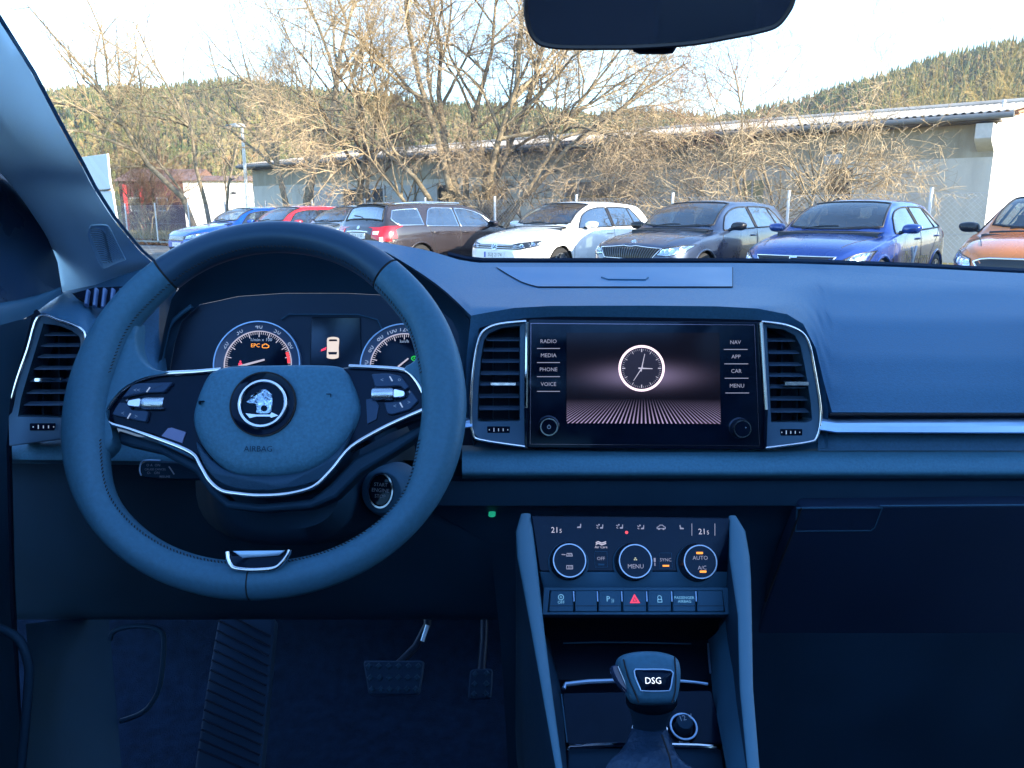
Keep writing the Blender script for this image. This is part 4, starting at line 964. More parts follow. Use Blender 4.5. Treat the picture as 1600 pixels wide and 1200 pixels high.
# ---- upper pad
PT = [(270, 400), (300, 391), (400, 379), (500, 373), (579, 375), (616, 381.5), (663, 390), (691, 397.5), (712, 405), (745, 410.5), (1150, 411), (1250, 412), (1410, 417.5), (1600, 427), (1780, 437)]
LIP = [(270, 436), (300, 412), (360, 392), (440, 382), (540, 381), (600, 391), (654, 424), (691, 450), (719, 476), (736, 493), (766, 487.5), (804, 481), (860, 478), (1019, 477.5), (1120, 478.5), (1184, 482), (1230, 491), (1255, 506), (1275, 545), (1288, 600), (1294, 644), (1400, 644.5), (1780, 645)]
DC = [(400, 1.30), (412, 1.27), (430, 1.19), (450, 1.10), (465, 1.01), (472, .965), (480, .915), (495, .897)]
DP = [(405, 1.32), (420, 1.28), (450, 1.14), (500, 1.03), (560, .955), (610, .915), (645, .895)]
DD = [(370, 1.18), (400, 1.10), (430, 1.03), (460, .965), (493, .90)]
def d_top(px, py):
    c = lerp_tab(DC, py); p = lerp_tab(DP, py); dr = lerp_tab(DD, py)
    w = sstep(1170, 1290, px); wd = 1 - sstep(640, 800, px)
    return (c * (1 - w) + p * w) * (1 - wd) + dr * wd
pxs = sorted(set(frange(270, 736, 26) + frange(736, 1300, 44) + frange(1300, 1780, 25)))
rows = []
for k in range(25):
    s = k / 24.0; r = []
    for px in pxs:
        t, b = lerp_tab(PT, px), lerp_tab(LIP, px)
        py = t + (b - t) * s
        dd = d_top(px, py)
        if px < 640: dd = (1.15 - .235 * s) * (1 - sstep(560, 640, px)) + dd * sstep(560, 640, px)
        r.append(pd(px, py, dd))
    rows.append(r)
rolled = [[p + V((0, .006, -.004)) for p in rows[-1]], [p + V((0, .03, -.012)) for p in rows[-1]]]
back = [p + V((0, .03, -.05)) for p in rows[0]]
tp = MB().grid([back] + rows + rolled)
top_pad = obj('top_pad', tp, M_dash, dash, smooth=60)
# shallow dark gap along the windscreen base
ft = MB(); fp = [pd(px, lerp_tab(PT, px) - 2.6, 1.33) for px in frange(700, 1780, 40)]
ft.tube(fp, .0058, 6); obj('windscreen_gasket', ft, M_black, dash)
# storage lid let into the hump
lid_px = [(776, 419), (1143, 418), (1144.5, 449), (900, 450), (838, 449.5), (815, 442), (795, 431)]
def on_top(px, py, lift): return pd(px, py, d_top(px, py)) + V((0, -.25, 1)).normalized() * lift
def lid_mesh(shr, lift, nu=28, nv=9):
    rows = []
    for j in range(nv):
        s = j / (nv - 1); y = 419 + shr + (449.5 - 419 - 2 * shr) * s
        xl = lerp_tab([(419, 776), (431, 795), (442, 815), (447, 830), (450, 842)], y) + shr * 1.2
        xr = 1144 - shr * 2
        r = [on_top(xl + (xr - xl) * i / (nu - 1), y, lift) for i in range(nu)]
        rows.append(r)
    return rows
g = MB().grid(lid_mesh(-.6, .0010)); obj('lid_gap', g, M_groove, dash)
lr = lid_mesh(0, .0020); 
lid = obj('tray_lid', MB().grid(lr), mat('lid_plastic', stint=(.35, .62, 1), col=(.070, .170, .30), rough=.46, var=.04, vscale=6), dash, smooth=50)
h = MB(); h.tube([on_top(x, y, .0026) for x, y in [(940, 436), (950, 439.5), (1008, 440), (1012, 436.5)]], .0016, 6); obj('finger_latch', h, M_lower, lid)

# ---- recess face round vents and screen
arch_o = [(736, 493), (766, 487.5), (804, 481), (860, 478), (940, 477.5), (1019, 477.5), (1120, 478.5), (1184, 482), (1230, 491), (1255, 506), (1275, 545), (1288, 600), (1294, 644), (1294, 700), (1200, 706), (1007, 706), (824, 702), (740, 698), (728, 640), (729, 560)]
arch_i = [(748, 513), (778, 503), (822, 497), (870, 494.5), (940, 495), (1019, 496), (1120, 498), (1184, 500), (1226, 506), (1258, 523), (1270, 558), (1279, 605), (1284, 650), (1276, 690), (1196, 703), (1007, 702), (824, 700), (746, 688), (736, 660), (742, 560)]
m = MB(); ro = [pd(x, y, .897 if y < 650 else .893) for x, y in arch_o]; ri = [SC.q(x, y, -.02) for x, y in arch_i]
m.grid([ro, ri], cu=True); m.grid([[p + V((0, .0, 0)) for p in ri], [p + V((0, .05, 0)) for p in ri]], cu=True)
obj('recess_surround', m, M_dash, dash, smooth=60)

# ---- lower pad
def strip(pxs, rws, ysh=None):
    out = []
    for py, d in rws: out.append([pd(px, py + (ysh(px) if ysh else 0), d) for px in pxs])
    return MB().grid(out)
xs = frange(722, 1780, 60)
obj('lower_pad', strip(xs, [(696, .915), (702, .903), (707, .893), (716, .886), (728, .880), (736, .878), (740, .878), (743, .881), (746, .892), (748, .90)]), mat('lower_pad_plastic', stint=(.35, .62, 1), col=(.050, .172, .28), rough=.5, bump=.7, bscale=520, var=.13, vscale=380, bdist=.0004), dash, smooth=60)
xs = frange(1278, 1780, 30)
obj('passenger_pad', strip(xs, [(676, .905), (680, .900), (692, .897), (704, .893)]), M_dash, dash, smooth=60)
# left part of the lower pad, behind the wheel
xs = frange(5, 420, 24)
obj('lower_pad', strip(xs, [(680, .905), (690, .893), (700, .885), (712, .88), (718, .88), (721, .89), (724, .90)], lambda x: (x - 20) * .012), bpy.data.materials['lower_pad_plastic'], dash, smooth=60)

# ---- trim strips
def trim(px0, px1, y0, y1, taper):
    n = 20; rows = []
    for f, dd in [(0, .912), (.08, .899), (.20, .887), (.28, .8835), (.46, .8815), (.50, .8805), (.56, .8800), (.86, .8775), (.90, .8765), (.96, .878), (1, .890)]:
        r = []
        for i in range(n):
            s = i / (n - 1); px = px0 + (px1 - px0) * s
            a, b = lerp_tab(y0, px), lerp_tab(y1, px)
            r.append(pd(px, a + (b - a) * f, dd))
        rows.append(r)
    return MB().grid(rows)
obj('trim_strip', trim(1281, 1780, [(1281, 652), (1300, 655), (1780, 652)], [(1281, 673), (1300, 677), (1780, 679)], 0), M_satin, dash, smooth=30)
obj('trim_strip', trim(640, 738, [(640, 674), (738, 651)], [(640, 681), (738, 668)], 0), M_satin, dash, smooth=30)
g = MB(); g.tube([pd(x, 647.5, .892) for x in frange(1296, 1780, 20)], .0018, 6); obj('seam_groove', g, M_groove, dash)
g = MB().grid([[pd(x, y, dd) for x in frange(1286, 1780, 10)] for y, dd in ((645, .9), (648, .918), (657, .918), (680, .906))]); obj('trim_backing', g, M_dark, dash)

# ---- lower fascia, glovebox
xs = frange(640, 1800, 40)
fx = [(744, 640), (790, 660), (850, 766), (1000, 782), (1300, 800)]
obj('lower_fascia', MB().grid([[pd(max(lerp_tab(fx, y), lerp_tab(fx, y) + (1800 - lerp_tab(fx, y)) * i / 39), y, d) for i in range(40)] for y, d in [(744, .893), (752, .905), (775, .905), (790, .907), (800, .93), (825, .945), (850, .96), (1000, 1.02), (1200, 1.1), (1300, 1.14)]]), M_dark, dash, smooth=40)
gb = [(1252, 793), (1600, 790.5), (1780, 789), (1780, 1260), (1100, 1260), (1215, 890)]
GF = Fr(pd(1450, 900, .905), V((0, -.86, -.5)).normalized())
GF = Fr(pd(1450, 800, .896), V((0, -.93, -.36)))
glove = obj('glovebox_lid', MB().prism(GF, round_poly(GF.uvs(gb), .008), -.02, 0, True), mat('glovebox_plastic', stint=(.35, .62, 1), col=(.009, .022, .055), rough=.6, bump=.3, bscale=800, var=.12, vscale=6, bdist=.0004), dash, bevel=.003)
hd = GF.uvs([(1246, 794.5), (1377, 794), (1366, 823), (1360, 828), (1244, 829)])
obj('glovebox_handle', MB().ring(GF, offset_poly(hd, -.0012), hd, -.001, .0012), M_lower, glove)
obj('glovebox_handle', MB().dome(GF, hd, [(0, .0003), (.002, -.0016)]), M_black, glove)
g = MB(); g.tube([GF.q(x, 790.5 - (x - 1375) * .006, .001) for x in frange(1375, 1780, 12)], .0012, 6); obj('seam_groove', g, M_lower, dash)
g = MB(); g.tube([GF.q(x, y, .001) for x, y in [(1252, 794), (1236, 838), (1215, 890), (1196, 940)]], .0012, 6); obj('seam_groove', g, M_groove, dash)

# ---- driver's side pad under the pillar
T = [(40, 482), (60, 472), (95, 456), (150, 445), (184, 432), (227, 418), (262, 404), (300, 392)]
B = [(40, 500), (62, 492), (90, 499), (120, 509), (136, 522), (150, 560), (170, 640), (262, 700), (300, 700)]
rows = []
for k in range(14):
    s = k / 13; r = []
    for px in frange(48, 276, 26):
        a, b = lerp_tab(T, px), lerp_tab(B, px); py = a + (b - a) * s
        dd = 1.02 - .155 * (1 - (1 - s) ** 1.8)
        r.append(pd(px, py, dd + .03 * sstep(130, 290, px) + .055 * sstep(246, 274, px)))
    rows.append(r)
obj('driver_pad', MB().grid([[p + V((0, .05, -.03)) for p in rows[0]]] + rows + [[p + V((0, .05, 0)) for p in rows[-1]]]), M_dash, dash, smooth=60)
# defroster vent with fins
dv = obj('defroster_vent', MB().grid([[pd(x, y, d) for x, y, d in r] for r in [
    [(117, 463, .955), (150, 453, .965), (200, 447, .985), (250, 447, 1.0)],
    [(122, 466, .950), (153, 457, .960), (200, 452, .98), (250, 452, .995)],
    [(128, 469, .958), (155, 460, .968), (200, 455, .985), (250, 455, 1.0)]]]), M_dash, dash, smooth=60)
obj('duct', MB().prism(Fr(pd(165, 470, .935), V((0, -.75, .66))), Fr(pd(165, 470, .935), V((0, -.75, .66))).uvs([(117, 463), (150, 454), (230, 450), (230, 492), (160, 480), (135, 474)]), -.004, .006, True), M_black, dv)
for i, x in enumerate((134, 147, 160, 173, 186, 199)):
    fb = MB(); p0, p1 = pd(x + 4, 452 + i * .2 + 3 * (i < 1), .93), pd(x + 1, 477 + i * 2.2, .918)
    fb.tube([p0, p1], .0042, 8, flat=.5, nrm=(1, 0, 0)); obj('fin', fb, mat('fin_plastic', (.09, .18, .38), .5) if i == 0 else bpy.data.materials['fin_plastic'], dv)

# ------------------------------------------------------------------ air vents
def air_vent(F, out, inn, slats, knob, wheel, chrome, dcol, label):
    uo, ui = F.uvs(out), F.uvs(inn)
    v = obj('air_vent', MB().ring(F, uo, ui, -.03, .004, .0005), dcol, dash, bevel=.001, label=label)
    obj('vent_box', MB().prism(F, offset_poly(ui, -.003), -.05, -.04), M_black, v)
    bx = MB(); m = len(ui); bx.grid([[F.p(a, b, .001) for a, b in ui], [F.p(a, b, -.045) for a, b in ui]], cu=True); obj('vent_throat', bx, M_dark, v)
    first = None
    for (x0, x1, y) in slats:
        (u0, vv), (u1, _) = F.uv(x0, y, -.006), F.uv(x1, y, -.006)
        S = MB(); S.prism(Fr(F.p(0, vv, -.006), F.U, (0, 0, 1)), [(-.0, -.0006), (.002, -.001), (.012, .0005), (.012, .0018), (.002, .0009), (0, .0006)], u0, u1, True)
        obj('slat', S, M_slat, v, smooth=30)
    for x in knob[4]:
        (u0, v0), (_, v1) = F.uv(x, slats[0][2] - 6, -.03), F.uv(x, slats[-1][2] + 20, -.03)
        obj('vane', MB().box(F, u0 - .0006, u0 + .0006, v1, v0, -.045, -.026), M_dark, v)
    x0, x1, y0, y1 = knob[:4]
    k = round_poly(F.uvs([(x0, y1), (x1, y1), (x1, y0), (x0, y0)]), .0012)
    kb = obj('vent_knob', MB().dome(F, k, [(0, -.008), (0, .002), (.0008, .0035)]), M_chrome, v)
    x0, x1, y0, y1 = wheel
    w = round_poly(F.uvs([(x0, y1), (x1, y1), (x1, y0), (x0, y0)]), .001)
    wp = obj('thumb_wheel', MB().dome(F, w, [(0, -.002), (0, .0015), (.0008, .003)]), M_gloss, v)
    d = MB()
    for i in range(5):
        u, vv = F.uv(x0 + (x1 - x0) * (i + .5) / 5, (y0 + y1) / 2, .003)
        hgt = (.0007, .0022, .0016, .0016, .0007)[i]; d.box(F, u - .0005, u + .0005, vv - hgt, vv + hgt, .003, .0034)
    obj('wheel_marks', d, M_white, wp)
    c = MB(); c.tube([F.q(x, y, .0045) for x, y in smooth_poly(chrome, 4, False)], .0017, 8); obj('chrome_trim', c, M_chrome, v, smooth=60)
    return v
M_slat = mat('slat_plastic', stint=(.35, .62, 1), col=(.05, .10, .18), rough=.35, var=.1, vscale=30)
M_vframe = mat('vent_frame_plastic', stint=(.35, .62, 1), col=(.046, .105, .18), rough=.4, var=.06, vscale=20)
air_vent(LV, [(62, 493), (92, 499), (120, 509), (132, 519), (134, 531), (131, 560), (124, 620), (118, 684), (18, 697), (16, 640), (28, 600)],
         [(69, 506), (92, 509), (112, 517), (124, 526), (126, 536), (122, 562), (116, 616), (109, 652), (29, 650), (34, 622), (44, 588)],
         [(64, 125, 524), (58, 124, 541), (52, 122, 558.5), (47, 120, 577), (40, 118, 596), (36, 116, 614.5), (32, 113, 633)],
         (56, 98, 590, 597, (70, 95)), (48, 88, 661, 673), [(16, 630), (28, 590), (44, 545), (61, 494), (92, 500), (118, 509), (131, 519), (134, 532)], M_vframe, 'slatted air vent beside the door at the driver side')
air_vent(SC, [(822, 502), (780, 506), (757, 516), (746, 530), (741, 560), (737, 610), (736, 660), (740, 678), (750, 687), (822, 698)],
         [(812, 510), (784, 513), (764, 521), (757, 532), (752, 560), (748, 610), (747, 655), (748, 657), (755, 658), (812, 657)],
         [(760, 813, 532), (755, 813, 548.5), (751, 813, 566), (749, 813, 585), (747, 813, 602), (746, 813, 621), (746, 813, 640)],
         (766, 807, 597, 603, (770, 795)), (761, 797, 666, 677), [(822, 698), (750, 687), (739, 677), (736, 655), (737, 605), (742, 558), (749, 528), (760, 514), (782, 506), (822, 502)], M_vframe, 'slatted centre air vent between the wheel and the screen')
air_vent(SC, [(1190, 503), (1226, 508), (1252, 520), (1264, 540), (1271, 575), (1280, 630), (1281, 660), (1274, 684), (1262, 691), (1196, 700)],
         [(1198, 512), (1224, 515), (1241, 524), (1250, 541), (1258, 580), (1266, 630), (1268, 655), (1266, 657), (1258, 659), (1205, 659)],
         [(1197, 1246, 533), (1198, 1254, 552), (1199, 1258, 571), (1200, 1262, 588), (1201, 1265, 606), (1203, 1267, 625), (1204, 1269, 644)],
         (1224, 1263, 595.5, 603, (1220, 1244)), (1218, 1253, 670, 681), [(1196, 700), (1262, 691), (1276, 683), (1282, 658), (1281, 630), (1272, 575), (1265, 541), (1253, 520), (1227, 508), (1190, 503)], M_vframe, 'slatted centre air vent between the screen and the passenger pad')
# bright inner edges of the two middle vents
for (x0, ya, x1, yb) in ((823.5, 503, 822, 637), (1189, 504, 1197, 640)):
    b = MB(); b.tube([SC.q(x0, ya, .006), SC.q(x1, yb, .006)], .0022, 8); obj('chrome_edge', b, M_chrome, dash)
    b = MB(); b.tube([SC.q(x1, yb, .006), SC.q(x1 + (1 if x0 < 1000 else -2), 698, .006)], .0022, 8); obj('edge_trim', b, M_gloss, dash)

# ------------------------------------------------------------------ infotainment unit
info = thing('infotainment_unit', 'wide glossy black touchscreen unit showing a round clock in the middle of the dashboard', 'touchscreen', tuple(SC.q(1007, 600)))
bz = round_poly(SC.uvs([(826, 499), (1188, 504), (1196, 702), (824, 699)]), [.004] * 4)
obj('bezel', MB().dome(SC, bz, [(0, -.03), (0, .0013), (.0007, .002)]), M_gloss, info, smooth=25)
il = SC.uvs([(829, 505), (1178, 507.5), (1186, 697), (828, 694)])
obj('bezel_line', MB().ring(SC, il, offset_poly(il, .0007), .002, .0027), mat('bezel_line', (.12, .12, .2), .2, 1.0), info)
# the display picture: glow behind the clock and radiating ground lines, as an emitting screen
def screen_mat():
    m = bpy.data.materials.new('lit_display'); m.use_nodes = True; n = m.node_tree; L = n.links
    p = n.nodes['Principled BSDF']; p.inputs['Base Color'].default_value = (.003, .004, .008, 1); p.inputs['Roughness'].default_value = .1; p.inputs['Specular IOR Level'].default_value = .2; p.inputs['Specular Tint'].default_value = (.35, .62, 1, 1)
    tc = n.nodes.new('ShaderNodeUVMap'); sp = n.nodes.new('ShaderNodeSeparateXYZ'); L.new(tc.outputs[0], sp.inputs[0])
    def mt(op, a, b=None, c=None):
        x = n.nodes.new('ShaderNodeMath'); x.operation = op
        for i, q in enumerate((a, b, c)):
            if q is None: continue
            if isinstance(q, (int, float)): x.inputs[i].default_value = q
            else: L.new(q, x.inputs[i])
        return x.outputs[0]
    u, v = sp.outputs[0], sp.outputs[1]                       # u -1..1, v 0 bottom .. 1 top
    dv = mt('SUBTRACT', v, .52)
    g1 = mt('EXPONENT', mt('MULTIPLY', mt('MULTIPLY', dv, dv), -75.0))
    g2 = mt('EXPONENT', mt('MULTIPLY', mt('MULTIPLY', u, u), -3.2))
    glow = mt('MULTIPLY', mt('MULTIPLY', g1, g2), .06)
    # ground lines radiating from a vanishing point above the picture's lower edge
    rat = mt('DIVIDE', u, mt('SUBTRACT', .62, v))
    fr_ = mt('ABSOLUTE', mt('SUBTRACT', mt('FRACT', mt('MULTIPLY', rat, 11.0)), .5))
    ln = mt('LESS_THAN', fr_, .17)
    fade = mt('MULTIPLY', mt('MAXIMUM', mt('SUBTRACT', .27, v), 0.0), 3.7)
    lines = mt('MULTIPLY', mt('MULTIPLY', ln, fade), .13)
    tot = mt('ADD', mt('ADD', glow, lines), .0012)
    L.new(tot, p.inputs['Emission Strength']); p.inputs['Emission Color'].default_value = (.62, .50, .86, 1)
    return m
dq = SC.uvs([(885, 520), (1123, 520), (1125, 662), (885, 661)])
dm = MB().add([SC.p(u, v, .0031) for u, v in (dq[3], dq[2], dq[1], dq[0])], [(0, 1, 2, 3)])
disp = obj('display', dm, screen_mat(), info, fix=False, smooth=0)
uvl = disp.data.uv_layers.new(name='UVMap')
for li, q in zip(disp.data.polygons[0].loop_indices, ((-1, 0), (1, 0), (1, 1), (-1, 1))): uvl.data[li].uv = q
cu, cv = SC.uv(1002.5, 575.5, .0032); k = .885 / 1200 
M_ring = mat('lit_clock_ring', (.1, .1, .1), .4, emit=(.95, .70, .82), es=.30)
obj('clock_ring', MB().ring(SC, circ(cu, cv, 36 * k, 56), circ(cu, cv, 32.4 * k, 56), .0031, .0034), M_ring, disp)
obj('clock_face', MB().prism(SC, circ(cu, cv, 32.4 * k, 48), .0031, .00325), mat('clock_face', (.006, .006, .014), .3, spec=.2, stint=(.35, .62, 1), emit=(.3, .28, .45), es=.012), disp)
tk = MB()
for i in range(60):
    a = R(i * 6); big = i % 5 == 0; qn = i % 15 == 0
    r0, r1, w = (30.5 * k, (25.5 if big else 27.8) * k, (.75 if qn else .45 if big else .2) * k)
    c, s_ = math.cos(a), math.sin(a)
    tk.add([SC.p(cu + r * c - t * s_, cv + r * s_ + t * c, .0034) for r, t in ((r1, -w), (r0, -w), (r0, w), (r1, w))], [(0, 1, 2, 3)])
obj('clock_ticks', tk, M_lit, disp, fix=False)
def hand(name, ang, l0, l1, w, mm, par, F=SC, c=(cu, cv), n=.0037, k=k):
    a = R(90 - ang); cc, s_ = math.cos(a), math.sin(a)
    q = [(r * k, t * k) for r, t in ((l0, -w), (l1, -w * .5), (l1, w * .5), (l0, w))]
    return obj(name, MB().add([F.p(c[0] + r * cc - t * s_, c[1] + r * s_ + t * cc, n) for r, t in q], [(0, 1, 2, 3)]), mm, par, fix=False)
hand('clock_hand', 92, -5, 17, 1.1, M_lit, disp); hand('clock_hand', 12, -5, 23, .9, M_lit, disp); hand('clock_hand', 213, -3, 23, .8, M_lit, disp)
for body, x, y in (('RADIO', 857, 533.5), ('MEDIA', 857, 555.5), ('PHONE', 857, 577.5), ('VOICE', 857, 600.5)):
    u, v = SC.uv(x, y, .0025); bt = obj('touch_button', MB().text(body, SC, u, v, .0062, .0024), M_litdim, info, fix=False)
    u0, u1 = SC.uv(x - 18, y + 11, .0025)[0], SC.uv(x + 18, y + 11, .0025)[0]; vv = SC.uv(x, y + 11, .0025)[1]
    obj('button_line', MB().box(SC, u0, u1, vv - .0004, vv + .0004, .0022, .0027), M_litdim, bt)
for i, (body, x, y) in enumerate((('NAV', 1149, 535), ('APP', 1150, 557.5), ('CAR', 1150.5, 580), ('MENU', 1151.5, 603))):
    u, v = SC.uv(x, y, .0025); bt = obj('touch_button', MB().text(body, SC, u, v, .0062, .0024), M_litdim, info, fix=False)
    u0, u1 = SC.uv(x - 18, y + 11, .0025)[0], SC.uv(x + 19, y + 11, .0025)[0]; vv = SC.uv(x, y + 11, .0025)[1]
    obj('button_line', MB().box(SC, u0, u1, vv - .0004, vv + .0004, .0022, .0027), M_litdim, bt)
M_knob = mat('knob_side', (.02, .035, .07), .25, .6)
for x, y, off in ((857, 666, 0), (1155, 669, 2.5)):
    u, v = SC.uv(x, y, .003)
    kn = obj('rotary_knob', MB().lathe(SC, u, v, [(17 * k, .002), (17 * k, .0035), (15 * k, .005), (14 * k, .014), (12.6 * k, .0155)], 40), M_knob, info, smooth=30)
    obj('knob_ring', MB().ring(SC, circ(u, v, 13.6 * k, 40), circ(u, v, 11.8 * k, 40), .0148, .0164), M_kring, kn)
    obj('knob_face', MB().prism(SC, circ(u, v, 11.8 * k, 32), .0148, .0158), M_gloss, kn)
    if off == 0:
        obj('power_mark', MB().ring(SC, circ(u, v, 3 * k, 16), circ(u, v, 2 * k, 16), .0158, .0161).box(SC, u - .0004, u + .0004, v + 1 * k, v + 4 * k, .0158, .0161), M_dimwhite, kn)
    else: obj('knob_dot', MB().prism(SC, circ(u + 5 * k, v + 2 * k, 1 * k, 10), .0158, .0161), M_dimwhite, kn)

# ------------------------------------------------------------------ instrument cluster
clus = thing('instrument_cluster', 'dark instrument cluster with two round gauges seen through the steering wheel', 'instrument cluster', tuple(CL.O))
lip = [(243, 612), (248, 560), (257, 512), (268, 468), (300, 420), (360, 396), (440, 385), (540, 384), (604, 395), (654, 428), (691, 454), (719, 480), (733, 500), (733, 560), (728, 610)]
face = [(262, 612), (266, 575), (273, 535), (284, 502), (312, 476), (372, 463), (445, 458), (540, 458), (600, 461), (650, 470), (685, 482), (706, 500), (716, 520), (720, 560), (722, 610)]
hm = MB(); hm.grid([[pd(x, y, .925) for x, y in lip], [pd(x, y, .955) for x, y in [((a + c) / 2, (b + d) / 2) for (a, b), (c, d) in zip(lip, face)]], [CL.q(x, y, 0) for x, y in face]])
obj('hood_lining', hm, M_dark, clus, smooth=80)
obj('cluster_panel', MB().prism(CL, CL.uvs([(262, 620)] + face + [(730, 620)], 0), -.03, -.001), M_gloss_face if False else mat('cluster_panel', stint=(.35, .62, 1), col=(.007, .014, .03), rough=.4), clus)
pod = MB(); pod.tube([CL.q(x, y, .012) for x, y in smooth_poly([(246, 600), (252, 560), (262, 516), (274, 498), (300, 478)], 4, False)], .003, 8); obj('pod_edge', pod, M_lower, clus, smooth=60)
gp = CL.uvs([(250, 600), (255, 560), (264, 518), (276, 500), (340, 470), (340, 600)])
gk = .955 / 1200
def gauge(cx, cy, label, nums, unit, uxy, red):
    u, v = CL.uv(cx, cy, .002)
    g = obj('gauge', MB().ring(CL, circ(u, v, 66.5 * gk, 72), circ(u, v, 52 * gk, 72), -.001, .006, .002), mat('gauge_ring', (.05, .10, .2), .4) if 'gauge_ring' not in bpy.data.materials else bpy.data.materials['gauge_ring'], clus, label=label)
    obj('gauge_rim', MB().ring(CL, circ(u, v, 67.5 * gk, 72), circ(u, v, 65.6 * gk, 72), 0, .0075), M_satin, g)
    obj('dial_face', MB().prism(CL, circ(u, v, 52 * gk, 56), 0, .0015), M_gloss, g)
    obj('dial_edge', MB().ring(CL, circ(u, v, 52.8 * gk, 72), circ(u, v, 51.6 * gk, 72), .0015, .0032), M_lit, g)
    t = MB()
    n0 = len(nums)
    for j in range(0, 61):
        a = 205 - j * (230 / 60.0); big = j % 5 == 0
        c, s_ = math.cos(R(a)), math.sin(R(a)); r0, r1, w = 51 * gk, ((43 if big else 47) * gk), (.7 if big else .42) * gk
        t.add([CL.p(u + r * c - q * s_, v + r * s_ + q * c, .0022) for r, q in ((r1, -w), (r0, -w), (r0, w), (r1, w))], [(0, 1, 2, 3)])
    obj('dial_ticks', t, M_lit, g, fix=False)
    nm = MB()
    for s_, a in nums:
        nm.text(s_, CL, u + 59 * gk * math.cos(R(a)), v + 59 * gk * math.sin(R(a)), 12 * gk, .0042, rot=(a - 90) * .92)
    obj('numerals', nm, M_white, g, fix=False)
    uu, vv = CL.uv(uxy[0], uxy[1], .002); obj('unit_print', MB().text(unit, CL, uu, vv, 7.2 * gk, .002), M_white, g, fix=False)
    if red:
        obj('red_zone', MB().grid([[CL.p(u + r * gk * math.cos(R(a)), v + r * gk * math.sin(R(a)), .0024) for a in range(2, 26, 3)] for r in (50.5, 46)]), mat('red_zone', (.35, .02, .03), .5, emit=(.8, .05, .06), es=.25), g, fix=False)
    return g
g1 = gauge(403, 569, 'engine speed gauge with red zone', [('0', 190), ('20', 150), ('30', 121), ('40', 90), ('50', 60), ('60', 30)], '1/min x 100', (408, 531), True)
g2 = gauge(631, 573, 'road speed gauge', [('40', 176), ('60', 152), ('80', 130), ('100', 110), ('120', 90)], 'km/h', (632, 533.5), False)
u, v = CL.uv(396, 569, .004)
n1 = MB().tube([CL.q(372, 573, .005), CL.q(413, 562, .007)], [.0015, .0012], 6); obj('needle', n1, M_lit, g1)
n2 = MB().tube([CL.q(622, 573, .005), CL.q(638, 560, .007)], [.0012, .0010], 6); obj('needle', n2, M_lit, g2)
u, v = CL.uv(399, 540, .002); w1 = obj('warning_light', MB().text('EPC', CL, u, v, 8.4 * gk, .002), M_amber, g1, fix=False)
u, v = CL.uv(414.5, 540, .002)
e = [(-5, -3), (-5, 1.5), (-2.5, 1.5), (-1.5, 3), (2, 3), (2.5, 1.7), (4, 1.7), (5, .5), (6, .5), (6, -3), (4.6, -3), (3.6, -4), (-3, -4)]
obj('warning_light', MB().ring(CL, [(u + a * gk, v + b * gk) for a, b in e], offset_poly([(u + a * gk, v + b * gk) for a, b in e], .9 * gk), .0018, .0024), M_amber, g1)
u, v = CL.uv(375.5, 569, .002)
obj('warning_light', MB().prism(CL, circ(u, v + 4.2 * gk, 1.5 * gk, 10), .0018, .0024).prism(CL, [(u + a * gk, v + b * gk) for a, b in ((-2.6, -5), (2.6, -5), (2.8, 1), (1.5, 2.4), (-1.5, 2.4), (-2.8, 1))], .0018, .0024), M_red, g1)
u, v = CL.uv(647.5, 560, .002)
obj('warning_light', MB().ring(CL, circ(u, v, 5 * gk, 20, ry=4 * gk), circ(u, v, 3.7 * gk, 20, ry=2.8 * gk), .0018, .0024).text('A', CL, u, v, 6 * gk, .0022), M_green, g2, fix=False)
dsp = CL.uvs([(487, 496), (563, 496), (566, 590), (484, 590)])
dd_ = obj('centre_display', MB().dome(CL, dsp, [(0, -.001), (0, .001), (.001, .0004)]), mat('cluster_display', stint=(.35, .62, 1), col=(.004, .009, .02), rough=.2), clus)
bo = CL.uvs([(440, 500), (452, 492), (560, 492), (590, 500), (600, 520)]); bl = MB().tube([CL.p(a, b, .002) for a, b in bo], .0009, 6); obj('panel_line', bl, M_lower, clus)
# little car drawing with a red open door
M_paper = mat('lit_car_drawing', (.2, .2, .2), .5, emit=(.85, .70, .58), es=.17)
u, v = CL.uv(520, 543, .002); B_ = lambda pts: [(u + a * gk, v + b * gk) for a, b in pts]
cd = obj('car_icon', MB().prism(CL, B_(smooth_poly([(-9, -13), (-8, -16.5), (0, -18), (8, -16.5), (9.5, -13), (9, 0), (9.5, 11), (8, 15.5), (0, 17), (-8, 15.5), (-9.5, 11), (-9, 0)], 3)), .0014, .0018), M_paper, dd_)
obj('icon_glass', MB().prism(CL, B_([(-7, 10), (7, 10), (5.5, 13), (-5.5, 13)]), .0018, .0021).prism(CL, B_([(-7, -7), (7, -7), (6, -11), (-6, -11)]), .0018, .0021), M_gloss, cd)
obj('icon_door', MB().prism(CL, B_([(-10, 1), (-18, -3), (-18.5, -6), (-11, -3.5)]), .0015, .0019), M_red, cd)

